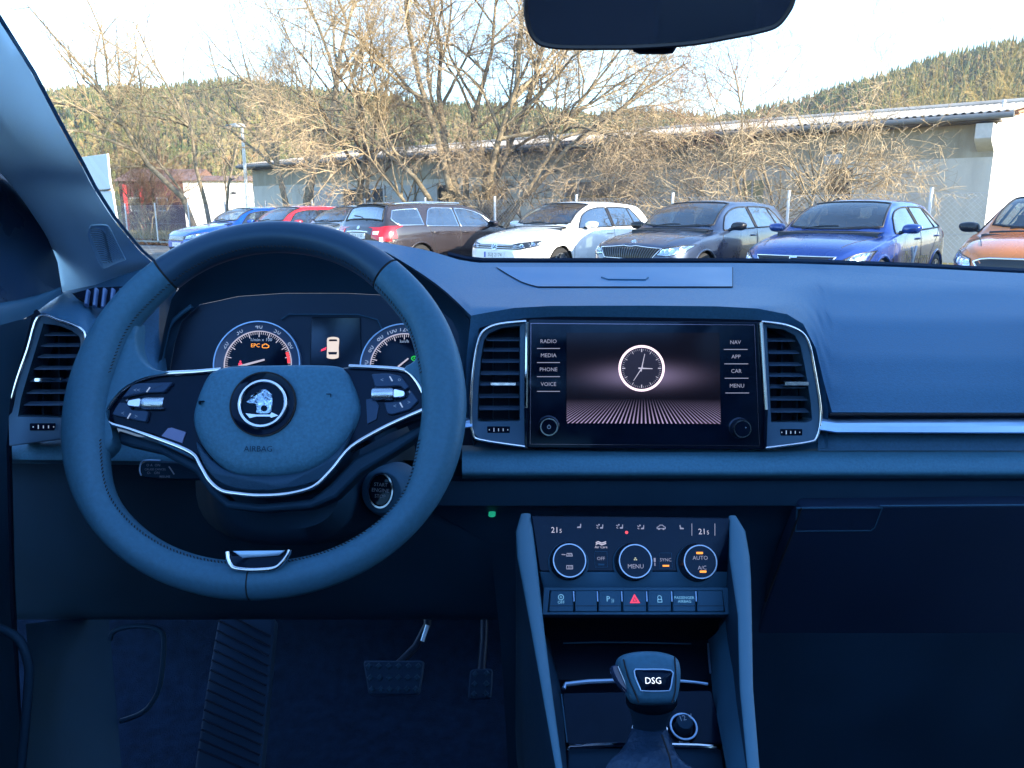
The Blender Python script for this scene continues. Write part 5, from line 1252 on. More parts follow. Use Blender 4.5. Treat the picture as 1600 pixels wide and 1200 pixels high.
# ------------------------------------------------------------------ steering column
colm = thing('steering_column', 'dark steering column shroud with round start button behind the wheel', 'steering column', tuple(pd(470, 780, .84)))
rows = []
for dd_s, cx, cy, rx, ry in ((.76, 438, 742, 95, 85), (.80, 440, 752, 112, 100), (.84, 442, 748, 122, 103), (.87, 455, 745, 150, 105), (.92, 475, 735, 165, 110), (.98, 480, 730, 170, 110)):
    rows.append([pd(cx + rx * math.copysign(abs(math.cos(R(a))) ** .7, math.cos(R(a))), cy - ry * math.copysign(abs(math.sin(R(a))) ** .7, math.sin(R(a))), dd_s) for a in range(0, 360, 9)])
sh = MB().grid(rows, cu=True); sh.f.append(tuple(reversed(range(40))))
obj('shroud', sh, M_dark, colm, smooth=60)
BT = Fr(pd(596, 766, .82), V((-.18, -.9, .25)))
bp = obj('button_pod', MB().lathe(BT, 0, -.002, [(.030, -.05), (.027, -.012), (.0225, -.001), (.021, 0)], 36), M_lower, colm, smooth=60)
sb = obj('start_button', MB().dome(BT, circ(0, 0, .0125, 28, ry=.0165), [(0, -.002), (0, .002), (.001, .0028)]), M_gloss, colm)
obj('button_ring', MB().ring(BT, circ(0, 0, .0142, 40, ry=.0190), circ(0, 0, .0127, 40, ry=.0170), -.002, .0035), M_kring, sb)
obj('button_print', MB().text('START', BT, 0, .006, .0052, .0029).text('ENGINE', BT, 0, 0, .0056, .0029).text('STOP', BT, 0, -.0062, .0052, .0029), M_dimwhite, sb, fix=False)
stalk = thing('control_stalk', 'short black control stalk with printed symbols sticking out to the left behind the wheel', 'control stalk', tuple(pd(270, 735, .80)))
SF = Fr(pd(270, 735, .80), tilt(20))
so = SF.uvs([(218, 724), (226, 719), (280, 721), (330, 728), (340, 750), (280, 751), (226, 748), (219, 743)])
sk = obj('stalk_body', MB().dome(SF, round_poly(so, .004), [(.003, -.02), (0, -.012), (0, -.004), (.002, 0)]), M_dark, stalk, smooth=50)
obj('stalk_edge', MB().tube([SF.p(a, b, -.001) for a, b in SF.uvs(smooth_poly([(250, 719.5), (228, 719), (220, 723), (217.5, 735), (220, 743)], 3, False))], .0008, 6), M_satin, stalk)
st = MB()
for s_, x, y, z in (('O A  ON', 240, 727, 5.6), ('CRUISE CANCEL', 243, 733.5, 4.6), ('O-   ON', 240, 739, 5.6), ('RESUME', 258, 745, 4.8)):
    a, b = SF.uv(x, y); st.text(s_, SF, a, b, z * .8 / 1200, .0004)
st.tube([SF.q(264, 729, .0005), SF.q(272, 741, .0005)], .0007, 5); obj('stalk_print', st, M_dimwhite, stalk, fix=False)

# ------------------------------------------------------------------ steering wheel
wheel = thing('steering_wheel', 'blue-grey leather steering wheel with two spokes and chrome trim at the driver side', 'steering wheel', tuple(WH.O))
wk = .714 / 1200
def rim_r(a):                                                   # outer radius at angle a (degrees, 0 right, 90 up)
    s = math.sin(R(a)); r = .1868
    if s < -.2: r = min(r, r * (1 - .075 * ((-s - .2) / .8) ** 2))
    return r
def rim_h(a):
    c = abs(math.cos(R(a))); up = math.sin(R(a))
    w = .0156 + .0052 * math.exp(-((c - 1) / .10) ** 2)
    w += .0028 * math.exp(-((a % 360 - 40) / 18) ** 2) + .0028 * math.exp(-((a % 360 - 140) / 18) ** 2)
    w += .0012 * math.exp(-((a % 360 - 270) / 22) ** 2)
    return w
def rim_arc(a0, a1, n, grow=0.0, dep=.0165, seg=20):
    rows = []
    for i in range(n + 1):
        a = a0 + (a1 - a0) * i / n; ro = rim_r(a); h = rim_h(a) + grow; rc = ro - rim_h(a); c, s = math.cos(R(a)), math.sin(R(a))
        rows.append([WH.p((rc + h * math.cos(2 * math.pi * k / seg)) * c, (rc + h * math.cos(2 * math.pi * k / seg)) * s, (dep + grow) * math.sin(2 * math.pi * k / seg)) for k in range(seg)])
    return rows
for a0, a1, mm, lb in ((129, 270, M_leather, None), (270, 411, M_leather, None), (51.2, 128.8, M_leather_smooth, 'smooth dark leather top arc of the rim')):
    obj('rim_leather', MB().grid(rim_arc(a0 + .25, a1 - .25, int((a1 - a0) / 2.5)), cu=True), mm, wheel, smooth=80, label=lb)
obj('rim_core', MB().grid(rim_arc(0, 360, 90, -.0012), cu=True), M_seam, wheel, smooth=80)
stt = MB()
for a in [x * 1.25 for x in range(0, 288)]:
    if 100 < (a - 212) % 360 - 0 < 101: continue
    if 262 < a < 280 or a < 12 or a > 348 or 168 < a < 192: continue
    ro = rim_r(a); h = rim_h(a); rc = ro - h; c, s = math.cos(R(a)), math.sin(R(a)); ph = R(148)
    q = WH.p((rc + h * 1.01 * math.cos(ph)) * c, (rc + h * 1.01 * math.cos(ph)) * s, .0168 * math.sin(ph)); tdir = WH.U * -s + WH.V * c
    rad = WH.U * c + WH.V * s
    stt.tube([q - tdir * .0010 - rad * .0012, q + tdir * .0010 + rad * .0012], .00055, 4)
struct(obj('stitching', stt, M_seam, wheel, fix=False), 'stuff')
# leather lobes that flow from the rim on to the spokes
def lobe(px):
    u = WH.uvs(smooth_poly(px, 3), .004); obj('spoke_leather', MB().cushion(WH, u, [(.0, -.014), (0, -.004), (.03, .002), (.10, .0045)]), M_leather, wheel, smooth=70)
lobe([(140, 545), (185, 515), (212, 500), (212, 535), (220, 560), (240, 575), (268, 581), (232, 588), (200, 602), (178, 622), (163, 648), (172, 676), (172, 700), (140, 715), (122, 640)])
lobe([(700, 540), (668, 520), (655, 545), (646, 562), (630, 574), (648, 588), (660, 610), (668, 632), (668, 652), (665, 690), (664, 706), (700, 690), (716, 630)])
# spokes
lsp = [(160, 650), (164, 638), (178, 619), (200, 600), (235, 586), (290, 582), (345, 576), (345, 640), (330, 735), (300, 712), (240, 680), (178, 664)]
rsp = [(668, 634), (660, 612), (648, 590), (632, 578), (590, 573), (545, 572), (510, 576), (500, 680), (510, 735), (548, 700), (600, 672), (655, 650), (666, 644)]
for P in (lsp, rsp):
    u = WH.uvs(P); obj('spoke', MB().dome(WH, u, [(0, -.022), (0, -.004), (.0015, -.002)]), M_gloss, wheel)
hub_o = WH.uvs(smooth_poly([(300, 705), (325, 745), (345, 764), (400, 774), (440, 773), (485, 763), (510, 741), (548, 698), (555, 640), (540, 585), (440, 570), (330, 576), (296, 640)], 3))
obj('hub', MB().dome(WH, hub_o, [(.004, -.06), (0, -.03), (0, -.006), (.003, -.003)]), M_dark, wheel, smooth=50)
lower_sp = WH.uvs([(172, 668), (240, 690), (305, 722), (330, 762), (350, 780), (400, 786), (480, 778), (510, 755), (550, 712), (610, 684), (668, 652), (668, 668), (610, 705), (560, 735), (520, 775), (480, 792), (400, 798), (345, 792), (318, 768), (295, 735), (240, 705), (175, 690)])
obj('spoke_shell', MB().prism(WH, lower_sp, -.035, -.012), M_dark, wheel, bevel=.003)
# chrome line
for P, r_ in (([(345, 577), (300, 581), (250, 584), (215, 593), (190, 609), (172, 630), (161, 650), (170, 661), (200, 670), (250, 687), (298, 707), (312, 727), (326, 750), (345, 766), (370, 771), (405, 774), (445, 772), (478, 765), (497, 755), (520, 731), (548, 698), (595, 670), (635, 651), (660, 640), (667, 632), (660, 612), (648, 592), (631, 578), (590, 574), (545, 572)], .0021),):
    q = WH.uvs(smooth_poly(P, 4, False), .002); obj('chrome_line', MB().tube([WH.p(a, b, .001) for a, b in q], r_, 10, nrm=WH.N, flat=.8), M_chrome, wheel, smooth=80)
# inner rims of the two button bays
# airbag cover
ab = smooth_poly([(318, 588), (330, 577), (356, 570), (440, 567), (520, 568), (538, 576), (548, 592), (561, 632), (554, 664), (534, 695), (509, 719), (480, 735), (440, 743), (392, 744), (357, 738), (330, 719), (308, 690), (297, 655), (304, 620)], 4)
u = WH.uvs(ab, .008)
cover = obj('airbag_cover', MB().cushion(WH, u, [(.01, -.015), (0, -.004), (.02, .003), (.06, .0065), (.15, .0090), (.3, .0108), (.5, .0120), (.75, .0126)]), M_pad, wheel, smooth=60)
lp = smooth_poly([(306, 690), (329, 717), (357, 736), (392, 742), (440, 741), (480, 733), (509, 717), (534, 694), (553, 668), (536, 706), (516, 735), (490, 753), (440, 764), (392, 766), (350, 757), (321, 731)], 3)
obj('cover_lip', MB().dome(WH, WH.uvs(lp, .002), [(0, -.02), (0, .0015), (.001, .0025)]), mat('cover_lip_shaded', (.014, .050, .10), .5, bump=.8, bscale=420, bdist=.0005, stint=(.35, .62, 1)), wheel, smooth=60)  # cover plastic with the shade below the crease put into a darker colour
u, v = WH.uv(404, 702, .012); obj('airbag_print', MB().text('AIRBAG', WH, u, v, 12.5 * wk, .0127, .0004), M_dark, cover, fix=False)
for s_, x, y in (('\u231c', 314, 628), ('\u231d', 513, 617)):
    u, v = WH.uv(x, y, .012); sg = -1 if x > 400 else 1
    hm_ = MB().box(WH, u - 3.5 * wk, u + 3.5 * wk, v + 1.2 * wk, v + 2.2 * wk, .006, .0122).box(WH, u - sg * 3.5 * wk - .5 * wk, u - sg * 3.5 * wk + .5 * wk, v - 3 * wk, v + 1.2 * wk, .006, .0122)
    obj('horn_mark', hm_, M_dark, cover)
# badge
u, v = WH.uv(411, 631, .014); bk = wk * .985
badge = obj('badge', MB().lathe(WH, u, v, [(50.5 * bk, .010), (50.5 * bk, .0145), (49 * bk, .0155), (38 * bk, .0135)], 56), M_gloss, wheel, smooth=25)
obj('badge_rim', MB().ring(WH, circ(u, v, 51.5 * bk, 56), circ(u, v, 49.6 * bk, 56), .011, .0152), M_groove, badge)
obj('badge_ring', MB().ring(WH, circ(u, v, 38.5 * bk, 56), circ(u, v, 33.4 * bk, 56), .0125, .0172), M_chrome, badge, bevel=.0008)
obj('badge_ring', MB().ring(WH, circ(u, v, 33.4 * bk, 56), circ(u, v, 31.8 * bk, 56), .0125, .0152), M_gloss, badge)
obj('badge_face', MB().prism(WH, circ(u, v, 31.8 * bk, 48), .0125, .0142), M_gloss, badge)
B_ = lambda pts: [(u + a * bk, v + b * bk) for a, b in pts]
wing = smooth_poly([(12, -16), (15, -4), (15.5, 8), (11, 18), (3, 23), (-6, 22), (-4, 19), (-13, 17.5), (-10, 14), (-21, 11), (-16, 8), (-26, 3), (-22, 0), (-12, -1), (-9, -8), (-8, -16)], 3)
obj('badge_wing', MB().dome(WH, B_(wing), [(0, .0140), (0, .0152), (1.2 * bk, .0162)]), mat('badge_relief', (.36, .52, .70), .22, 1.0, bump=1.0, bscale=90, bdist=.004, var=.35, vscale=70), badge)
obj('badge_eye', MB().ring(WH, B_(circ(3.5, -8, 5, 20)), B_(circ(3.5, -8, 2.9, 20)), .0155, .0168).prism(WH, B_(circ(3.5, -8, 2.9, 16)), .0155, .0163), M_gloss, badge)
obj('badge_arrow', MB().prism(WH, B_([(-25, -15.5), (-8, -17.5), (13, -17.5), (15, -14), (26, -19), (15, -22.5), (13, -20.5), (-8, -20.5), (-18, -23)]), .0140, .0156), M_chrome, badge)
# button bays and rollers
M_key = mat('wheel_button', stint=(.35, .62, 1), col=(.02, .045, .10), rough=.42, var=.08, vscale=40)
lb1 = [(206, 601), (216, 598), (270, 597), (256, 613), (224, 614), (196, 621), (190, 622)]
lb2 = [(186, 628), (200, 630), (206, 640), (232, 642), (228, 660), (200, 654), (174, 648)]
rb1 = [(580, 584), (606, 583), (626, 587), (640, 605), (632, 610), (626, 603), (586, 605)]
rb2 = [(642, 609), (654, 626), (640, 640), (612, 648), (604, 646), (600, 628), (624, 627), (636, 622)]
sp_n = .0
for P in (lb1, lb2, rb1, rb2):
    q = round_poly(WH.uvs(P, .002), .002); obj('button_pad', MB().dome(WH, q, [(0, -.004), (0, .0012), (.0008, .0022)]), M_key, wheel)
ic = MB()
for x, y, a in ((232, 609, 60), (202, 650, 65), (611, 592, -60), (627, 633, -60)):
    u, v = WH.uv(x, y, .002); c, s = math.cos(R(a)), math.sin(R(a))
    ic.tube([WH.p(u - 4.5 * wk * c, v - 4.5 * wk * s, .0023), WH.p(u + 4.5 * wk * c, v + 4.5 * wk * s, .0023)], .0007, 5)
obj('button_bars', ic, M_white, wheel)
ic = MB()
for s_, x, y in (('<<', 214, 610), ('<', 192, 646), ('>', 213, 651), ('+', 199, 626), ('<', 597, 594), ('o', 624, 593), ('<', 617, 635), ('>', 639, 629), ('+', 640, 613)):
    u, v = WH.uv(x, y, .002); ic.text(s_, WH, u, v, 9 * wk, .0023)
obj('button_symbols', ic, M_dimwhite, wheel, fix=False)
M_roll = mat('knurled_roller', (.5, .62, .75), .25, 1.0, bump=.6, bscale=900, bdist=.0006)
for x0, x1, y, tip in ((222, 256, 629.5, 200), (581, 614, 615, 634)):
    (ua, va), (ub, _) = WH.uv(x0, y, .003), WH.uv(x1, y, .003)
    rp = MB()
    n = 12; rr = 10.5 * wk
    rows = []
    for i in range(n + 1):
        uu = ua + (ub - ua) * i / n; rad = rr * (1 - .1 * (i in (0, n)))
        rows.append([WH.p(uu, va + rad * math.cos(2 * math.pi * q / 24), .001 + rad * .8 * math.sin(2 * math.pi * q / 24)) for q in range(24)])
    rp.grid(rows, cu=True); rp.f += [tuple(rp_i for rp_i in range(24)), tuple(reversed([n * 24 + i for i in range(24)]))]
    ro_ = obj('roller', rp, M_roll, wheel, smooth=30)
    (ut, _) = WH.uv(tip, y, .003); e = ua if abs(ut - ua) < abs(ut - ub) else ub
    obj('roller_tip', MB().dome(WH, round_poly([(e, va - 8.5 * wk), (ut, va - 6 * wk), (ut, va + 4 * wk), (e, va + 8.5 * wk)], .003), [(0, -.002), (0, .004), (.001, .0055)]), M_chrome, ro_)
# glossy facet beside the left bay, paddle on the right
fq = WH.uvs([(262, 669), (252, 681), (284, 692), (290, 675), (268, 668)], .0); obj('spoke_facet', MB().prism(WH, fq, -.004, -.0005), mat('facet_gloss', (.12, .16, .35), .12, var=.05), wheel)
fq = WH.uvs([(572, 624), (584, 622), (592, 634), (588, 655), (574, 662)], .0); obj('spoke_facet', MB().prism(WH, fq, -.004, .0), M_key, wheel)
# bottom clip
oc = smooth_poly([(356, 862), (357, 872), (361, 882), (369, 888), (395, 890.5), (428, 888), (440, 880), (450, 867), (453, 859)], 4, False)
WB = Fr(WH.p(0, 0, .016), WH.N)
out_ = WB.uvs(oc + [(452, 858)]); inn_ = WB.uvs([(x + (405 - x) * .09, y + (868 - y) * .20) for x, y in oc] + [(448, 859)])
clip = obj('rim_clip', MB().dome(WB, WB.uvs([(x + (405 - x) * .03, y + (866 - y) * .08) for x, y in oc]), [(0, -.006), (0, .0005), (.002, -.0006)]), M_gloss, wheel)
obj('clip_edge', MB().tube([WB.p(a, b, .001) for a, b in WB.uvs(oc)], .0021, 10), M_chrome, clip, smooth=80)
obj('clip_plate', MB().dome(WB, WB.uvs([(364, 861), (446, 860), (437, 868), (380, 872)]), [(0, -.001), (0, .0012), (.0006, .0016)]), M_satin, clip)

# ------------------------------------------------------------------ climate control panel
clim = thing('climate_panel', 'glossy black climate control panel with three round knobs below the screen', 'climate controls', tuple(CP.O))
ck = .80 / 1200
obj('panel_face', MB().dome(CP, round_poly(CP.uvs([(830, 806), (1140, 809), (1140, 893), (843, 893)]), .003), [(0, -.03), (0, -.001), (.001, 0)]), M_gloss, clim)
obj('knob_shelf', MB().dome(CP, CP.uvs([(843, 893.5), (1140, 893.5), (1139, 922), (850, 922)]), [(0, -.03), (0, .001), (.0015, .002)]), M_lower, clim)
seatp = [(-4.5, -4), (3.5, -4), (4.5, 4.5), (2.5, 5), (1.5, -.5), (-4.5, -1.5)]
for x, y, kind in ((905, 822, 'seat'), (937, 823, 'vent'), (968, 823, 'vent'), (1001, 824, 'vent'), (1033, 824, 'car'), (1065, 824, 'seat2')):
    u, v = CP.uv(x, y); q = MB(); sc_ = .72 * ck
    if kind == 'seat': q.prism(CP, [(u + a * sc_, v + b * sc_) for a, b in seatp], 0, .0004)
    elif kind == 'seat2': q.prism(CP, [(u - a * sc_, v + b * sc_) for a, b in seatp], 0, .0004)
    elif kind == 'vent':
        q.prism(CP, [(u + 3 * ck + a * sc_ * .8, v + b * sc_) for a, b in seatp], 0, .0004).prism(CP, circ(u - 1 * ck, v + 3 * ck, 1.3 * ck, 10), 0, .0004)
        q.tube([CP.p(u - 5 * ck, v + 2.5 * ck, .0003), CP.p(u - 2.4 * ck, v + .5 * ck, .0003)], .0005, 4).tube([CP.p(u - 5 * ck, v - 1.2 * ck, .0003), CP.p(u - 2.4 * ck, v - 2.6 * ck, .0003)], .0005, 4)
    else:
        o_ = [(-7, -2.5), (-7, .5), (-4.5, 1.5), (-2, 4), (2.5, 4), (5, 1.5), (7, .8), (7, -2.5)]; o_ = [(u + a * ck, v + b * ck) for a, b in o_]
        q.ring(CP, o_, offset_poly(o_, 1.1 * ck), 0, .0004).prism(CP, circ(u - 3.5 * ck, v - 2.4 * ck, 1.6 * ck, 10), 0, .0005).prism(CP, circ(u + 3.5 * ck, v - 2.4 * ck, 1.6 * ck, 10), 0, .0005)
    obj('climate_icon', q, M_litdim, clim, fix=False)
for x, y in ((869, 828.5), (1099, 831)):
    u, v = CP.uv(x, y); obj('temperature_digits', MB().text('21', CP, u - 2 * ck, v, 12.5 * ck, .0002).text('5', CP, u + 7 * ck, v - 1.4 * ck, 8.5 * ck, .0002), M_lit, clim, fix=False)
q = MB()
for x in (1081, 1117): q.tube([CP.q(x, 818, .0002), CP.q(x, 837, .0002)], .0004, 4)
obj('panel_lines', q, M_litdim, clim)
u, v = CP.uv(979, 832, 0); obj('red_lamp', MB().prism(CP, circ(u, v, 2.4 * ck, 12), 0, .0006), mat('dim_red_lamp', (.1, .01, .02), .4, emit=(1, .08, .1), es=.22), clim)
u, v = CP.uv(979, 825, 0); 
M_kside = mat('climate_knob_side', (.035, .055, .09), .22, .7, bump=.4, bscale=1500, bdist=.0004)
for x, y, top, bot in ((889, 874, None, None), (991, 875, None, 'MENU'), (1091.5, 876, 'AUTO', 'A/C')):
    u, v = CP.uv(x, y, .012)
    kb = obj('climate_knob', MB().lathe(CP, u, v - 2.5 * ck, [(29 * ck, 0), (29 * ck, .003), (27 * ck, .006), (26.5 * ck, .017), (25 * ck, .019), (22 * ck, .0195)], 48), M_kside, clim, smooth=30)
    obj('knob_ring', MB().ring(CP, circ(u, v - 2.0 * ck, 25.6 * ck, 48), circ(u, v - 2.0 * ck, 23.2 * ck, 48), .018, .0205), M_kring, kb, bevel=.0003)
    obj('knob_collar', MB().ring(CP, circ(u, v - 5 * ck, 31.5 * ck, 48), circ(u, v - 4 * ck, 28.5 * ck, 48), 0, .0024), M_lower, kb)
    obj('knob_face', MB().prism(CP, circ(u, v - 2.0 * ck, 23.2 * ck, 40), .018, .0198), M_gloss, kb)
    F2 = Fr(CP.p(u, v - 2 * ck, .0198), CP.N); t = MB()
    if top: obj('knob_print', t.text(top, F2, 0, 5.5 * ck, 8.3 * ck, .0001).text(bot, F2, 2 * ck, -9 * ck, 8 * ck, .0001), M_litdim, kb, fix=False)
    elif bot:
        obj('knob_print', t.text(bot, F2, 0, -8 * ck, 9 * ck, .0001), M_litdim, kb, fix=False)
        f = MB()
        for a in (90, 210, 330): f.prism(F2, [(1.6 * ck * math.cos(R(a)) + p * ck, 3 * ck + 1.6 * ck * math.sin(R(a)) + q_ * ck) for p, q_ in ((-1, -1), (1, -1), (1, 1), (-1, 1))], 0, .0003)
        obj('fan_icon', f, mat('fan_icon', (.1, .1, .05), .5, emit=(.4, .4, .3), es=.2), kb)
    else:
        o_ = [(-5, 6), (5, 6), (4, 11), (-4, 11)]; o2 = [(-5, -13), (5, -13), (5, -7), (-5, -7)]
        for w_ in (o_, o2):
            w2 = [(a * ck, b * ck) for a, b in w_]; t.ring(F2, w2, offset_poly(w2, 1 * ck), 0, .0003)
            for zz in (-2, 0, 2): t.tube([F2.p(zz * ck, (w_[0][1] + 1) * ck, .0003), F2.p((zz + .6) * ck, (w_[2][1] - 1) * ck, .0003)], .0003, 4)
        t.tube([F2.p(-12 * ck, 9 * ck, .0003), F2.p(-6 * ck, 8.5 * ck, .0003)], .0005, 4)
        obj('knob_print', t, M_litdim, kb, fix=False)
    if top:
        for yy, xx in ((13, -.5), (-14.5, 3)): obj('amber_lamp', MB().prism(F2, round_poly([(xx * ck - 5 * ck, (yy - 1.6) * ck), (xx * ck + 5 * ck, (yy - 1.6) * ck), (xx * ck + 5 * ck, (yy + 1.6) * ck), (xx * ck - 5 * ck, (yy + 1.6) * ck)], 1 * ck), 0, .0004), M_amber, kb)
u, v = CP.uv(939, 851, 0)
wv = MB()
for dy in (2.5, 0): wv.tube([CP.p(u + a * ck, v + (b + dy) * ck, .0003) for a, b in smooth_poly([(-8, 0), (-4, 2), (1, 0), (8, 2)], 4, False)], .0006, 5)
wv.text('Air Care', CP, u, v - 3.8 * ck, 5.6 * ck, .0002); obj('air_care_print', wv, M_lit, clim, fix=False)
for x, y, s_ in ((939, 874, 'OFF'), (1040, 876, 'SYNC')):
    u, v = CP.uv(x, y, 0); q = [(u - 10 * ck, v - 12 * ck), (u + 10 * ck, v - 12 * ck), (u + 10 * ck, v + 12 * ck), (u - 10 * ck, v + 12 * ck)]
    kb = obj('panel_button', MB().ring(CP, q, offset_poly(q, .5 * ck), 0, .0004), M_lower, clim)
    obj('button_print', MB().text(s_, CP, u, v + 1 * ck, 7.2 * ck, .0002), M_litdim, kb, fix=False)
    obj('button_lamp', MB().prism(CP, [(u - 5 * ck, v - 9 * ck), (u + 5 * ck, v - 9 * ck), (u + 5 * ck, v - 6.5 * ck), (u - 5 * ck, v - 6.5 * ck)], 0, .0004), M_amber if s_ == 'SYNC' else M_lower, kb)
u, v = CP.uv(1023, 877, 0); obj('panel_mark', MB().box(CP, u - 1.4 * ck, u + 1.4 * ck, v - 1 * ck, v + 5 * ck, 0, .0004).box(CP, u - .7 * ck, u + .7 * ck, v - 7 * ck, v - 2 * ck, 0, .0004), M_litdim, clim)
# switch row
swk = .772 / 1200
sw = thing('switch_row', 'row of seven flat switches with a red hazard triangle below the climate panel', 'switches', tuple(SW.O))
xsb = [856, 897, 934, 972, 1011, 1050, 1088, 1133]
for i in range(7):
    a, b = xsb[i] + 1.2, xsb[i + 1] - 1.2
    la, lb_ = (3 if i == 0 else 0), (5 if i == 6 else 0)
    q = SW.uvs([(a + la * 0, 956), (b, 956), (b - lb_ * .6, 923), (a + la, 923)])
    s_ = obj('switch', MB().dome(SW, round_poly(q, .0015), [(0, -.012), (0, .0), (.0008, .001)]), M_lower, sw, smooth=30)
    y0 = SW.uv(a, 947)[1]; u0 = SW.uv(a, 947)[0]; u1 = SW.uv(b, 947)[0]
    obj('switch_groove', MB().box(SW, u0 + .0006, u1 - .0006, y0 - .0003, y0 + .0003, .0008, .0011), M_groove, s_)
    if i: obj('switch_gap', MB().tube([SW.q(a - 2, 924, .0012), SW.q(a - 1.2, 940, .0018)], .0008, 6), M_satin, s_)
    cx, cy = (a + b) / 2, 936.5; u, v = SW.uv(cx, cy)
    t = MB(); mm = M_cyan
    if i == 0: t.ring(SW, circ(u, v + 3 * swk, 4.6 * swk, 18), circ(u, v + 3 * swk, 3.6 * swk, 18), .001, .0013).text('A', SW, u, v + 3 * swk, 6 * swk, .001).text('OFF', SW, u, v - 5 * swk, 6.2 * swk, .001)
    elif i == 2: t.text('P', SW, u - 3 * swk, v, 12 * swk, .001).text('))', SW, u + 4 * swk, v - 2 * swk, 7 * swk, .001)
    elif i == 3:
        o_ = [(u + a_ * swk, v + b_ * swk) for a_, b_ in ((-8, -6), (8, -6), (0, 8))]; t.ring(SW, o_, offset_poly(o_, 2.3 * swk), .001, .0014)
        o_ = [(u + a_ * swk, v + b_ * swk) for a_, b_ in ((-2.2, -2.6), (2.2, -2.6), (0, 1.6))]; t.prism(SW, o_, .001, .0013); mm = M_red
    elif i == 4:
        o_ = [(u + a_ * swk, v + b_ * swk) for a_, b_ in ((-3.6, -5), (3.6, -5), (3.6, 0), (-3.6, 0))]; t.ring(SW, o_, offset_poly(o_, .9 * swk), .001, .0013).ring(SW, circ(u, v + 2.4 * swk, 3.4 * swk, 16), circ(u, v + 2.4 * swk, 2.5 * swk, 16), .001, .0012)
    elif i == 5: t.text('PASSENGER', SW, u, v + 2 * swk, 6.0 * swk, .001).text('AIRBAG', SW, u, v - 3.6 * swk, 6.0 * swk, .001)
    if t.v: obj('switch_print', t, mm, s_, fix=False)
obj('switch_surround', MB().ring(SW, SW.uvs([(848, 960), (1139, 960), (1139, 918), (850, 918)]), SW.uvs([(855.5, 956.5), (1133, 956.5), (1129, 922.4), (858.5, 922.4)]), -.02, .0, .0), M_lower, sw)
# ------------------------------------------------------------------ centre console
cons = thing('centre_console', 'dark centre console with two pale curved side rails around the gear lever', 'console', tuple(pd(1000, 1100, .70)))
M_wing = mat('console_rail', (.040, .142, .235), .5, bump=.3, bscale=900, var=.06, vscale=6, bdist=.0004)
def wing(L, Rr, ds):
    rows = []
    for (lx, ly), (rx, ry), d in zip(L, Rr, ds):
        a, b = pd(lx, ly, d), pd(rx, ry, d); mid = (a + b) * .5; w = (b - a).length / 2; n = V((0, -.75, .66))
        ax = (b - a).normalized(); r = []
        for k in range(13):
            t = math.pi * k / 12; r.append(mid - ax * w * math.cos(t) + n * w * .55 * math.sin(t) - n * w * .15)
        rows.append(r)
    for e in (0, -1): obj('rail_side', MB().grid([[r[e], r[e] + V((0, .02, -.25))] for r in rows]), M_dark, cons, smooth=60)
    return MB().grid(rows)
ds = [.815, .80, .775, .75, .70, .64, .56, .50]
obj('side_rail', wing([(814, 803), (806, 830), (808, 870), (815, 905), (829, 980), (846, 1075), (868, 1200), (885, 1290)],
                      [(829, 803), (833, 830), (838, 870), (842, 905), (850, 980), (862, 1075), (879, 1200), (897, 1290)], ds), M_wing, cons, smooth=80)
obj('side_rail', wing([(1139, 806), (1140, 830), (1140, 870), (1145, 905), (1153, 960), (1156, 1075), (1168, 1200), (1180, 1290)],
                      [(1150, 806), (1165, 830), (1172, 870), (1174, 905), (1175, 960), (1177, 1075), (1187, 1200), (1200, 1290)], ds), M_wing, cons, smooth=80)
for P in ([(812, 800), (770, 860), (775, 1000), (790, 1300), (900, 1300), (862, 1075), (840, 900)], [(1140, 800), (1190, 860), (1200, 1000), (1215, 1300), (1180, 1300), (1165, 1075), (1150, 900)]):
    F = Fr(pd(P[0][0], 960, .84), tilt(45)); 
# the well: back wall, floor and side walls
well = MB().grid([[pd(x, y, d) for x in (842, 900, 990, 1080, 1146)] for y, d in ((954, .775), (962, .80), (975, .86), (1000, .875), (1030, .84), (1062, .83), (1085, .80), (1200, .72), (1320, .64))])
obj('console_well', well, M_black, cons, smooth=50)
inner = MB().grid([[pd(x, y, d) for x, y, d in r] for r in [[(1106, 1000, .86), (1118, 990, .80), (1140, 960, .78)], [(1113, 1080, .75), (1130, 1060, .72), (1156, 1010, .735)], [(1135, 1200, .60), (1145, 1200, .58), (1168, 1200, .565)], [(1150, 1300, .53), (1160, 1300, .52), (1182, 1290, .51)]]])
obj('well_wall', inner, M_lower, cons, smooth=60)
inner = MB().grid([[pd(x, y, d) for x, y, d in r] for r in [[(838, 960, .78), (850, 990, .80), (858, 1000, .86)], [(850, 1010, .735), (868, 1060, .72), (877, 1080, .75)], [(878, 1200, .565), (884, 1200, .58), (886, 1200, .60)], [(896, 1290, .51), (900, 1300, .52), (900, 1300, .53)]]])
obj('well_wall', inner, M_dark, cons, smooth=60)
KT = Fr(pd(1005, 1100, .705), V((0, -.47, .88)))
obj('tray_panel', MB().dome(KT, round_poly(KT.uvs([(878, 1082), (1112, 1078), (1132, 1162), (886, 1164)]), .004), [(0, -.01), (0, -.001), (.001, 0)]), M_gloss, cons)
obj('tray_line', MB().tube([KT.q(x, y, .002) for x, y in [(881, 1076), (884, 1069), (920, 1065), (965, 1063.5)]], .0022, 8), M_satin, cons)
obj('tray_line', MB().tube([KT.q(x, y, .002) for x, y in [(1062, 1064), (1085, 1066), (1106, 1069)]], .0014, 8), M_satin, cons)
obj('tray_line', MB().tube([KT.q(x, y, .002) for x, y in [(886, 1173), (890, 1167), (930, 1164.5), (980, 1163)]], .0019, 8), M_chrome, cons)
obj('tray_line', MB().tube([KT.q(x, y, .002) for x, y in [(1050, 1164), (1090, 1165), (1118, 1167), (1126, 1172)]], .0019, 8), M_chrome, cons)
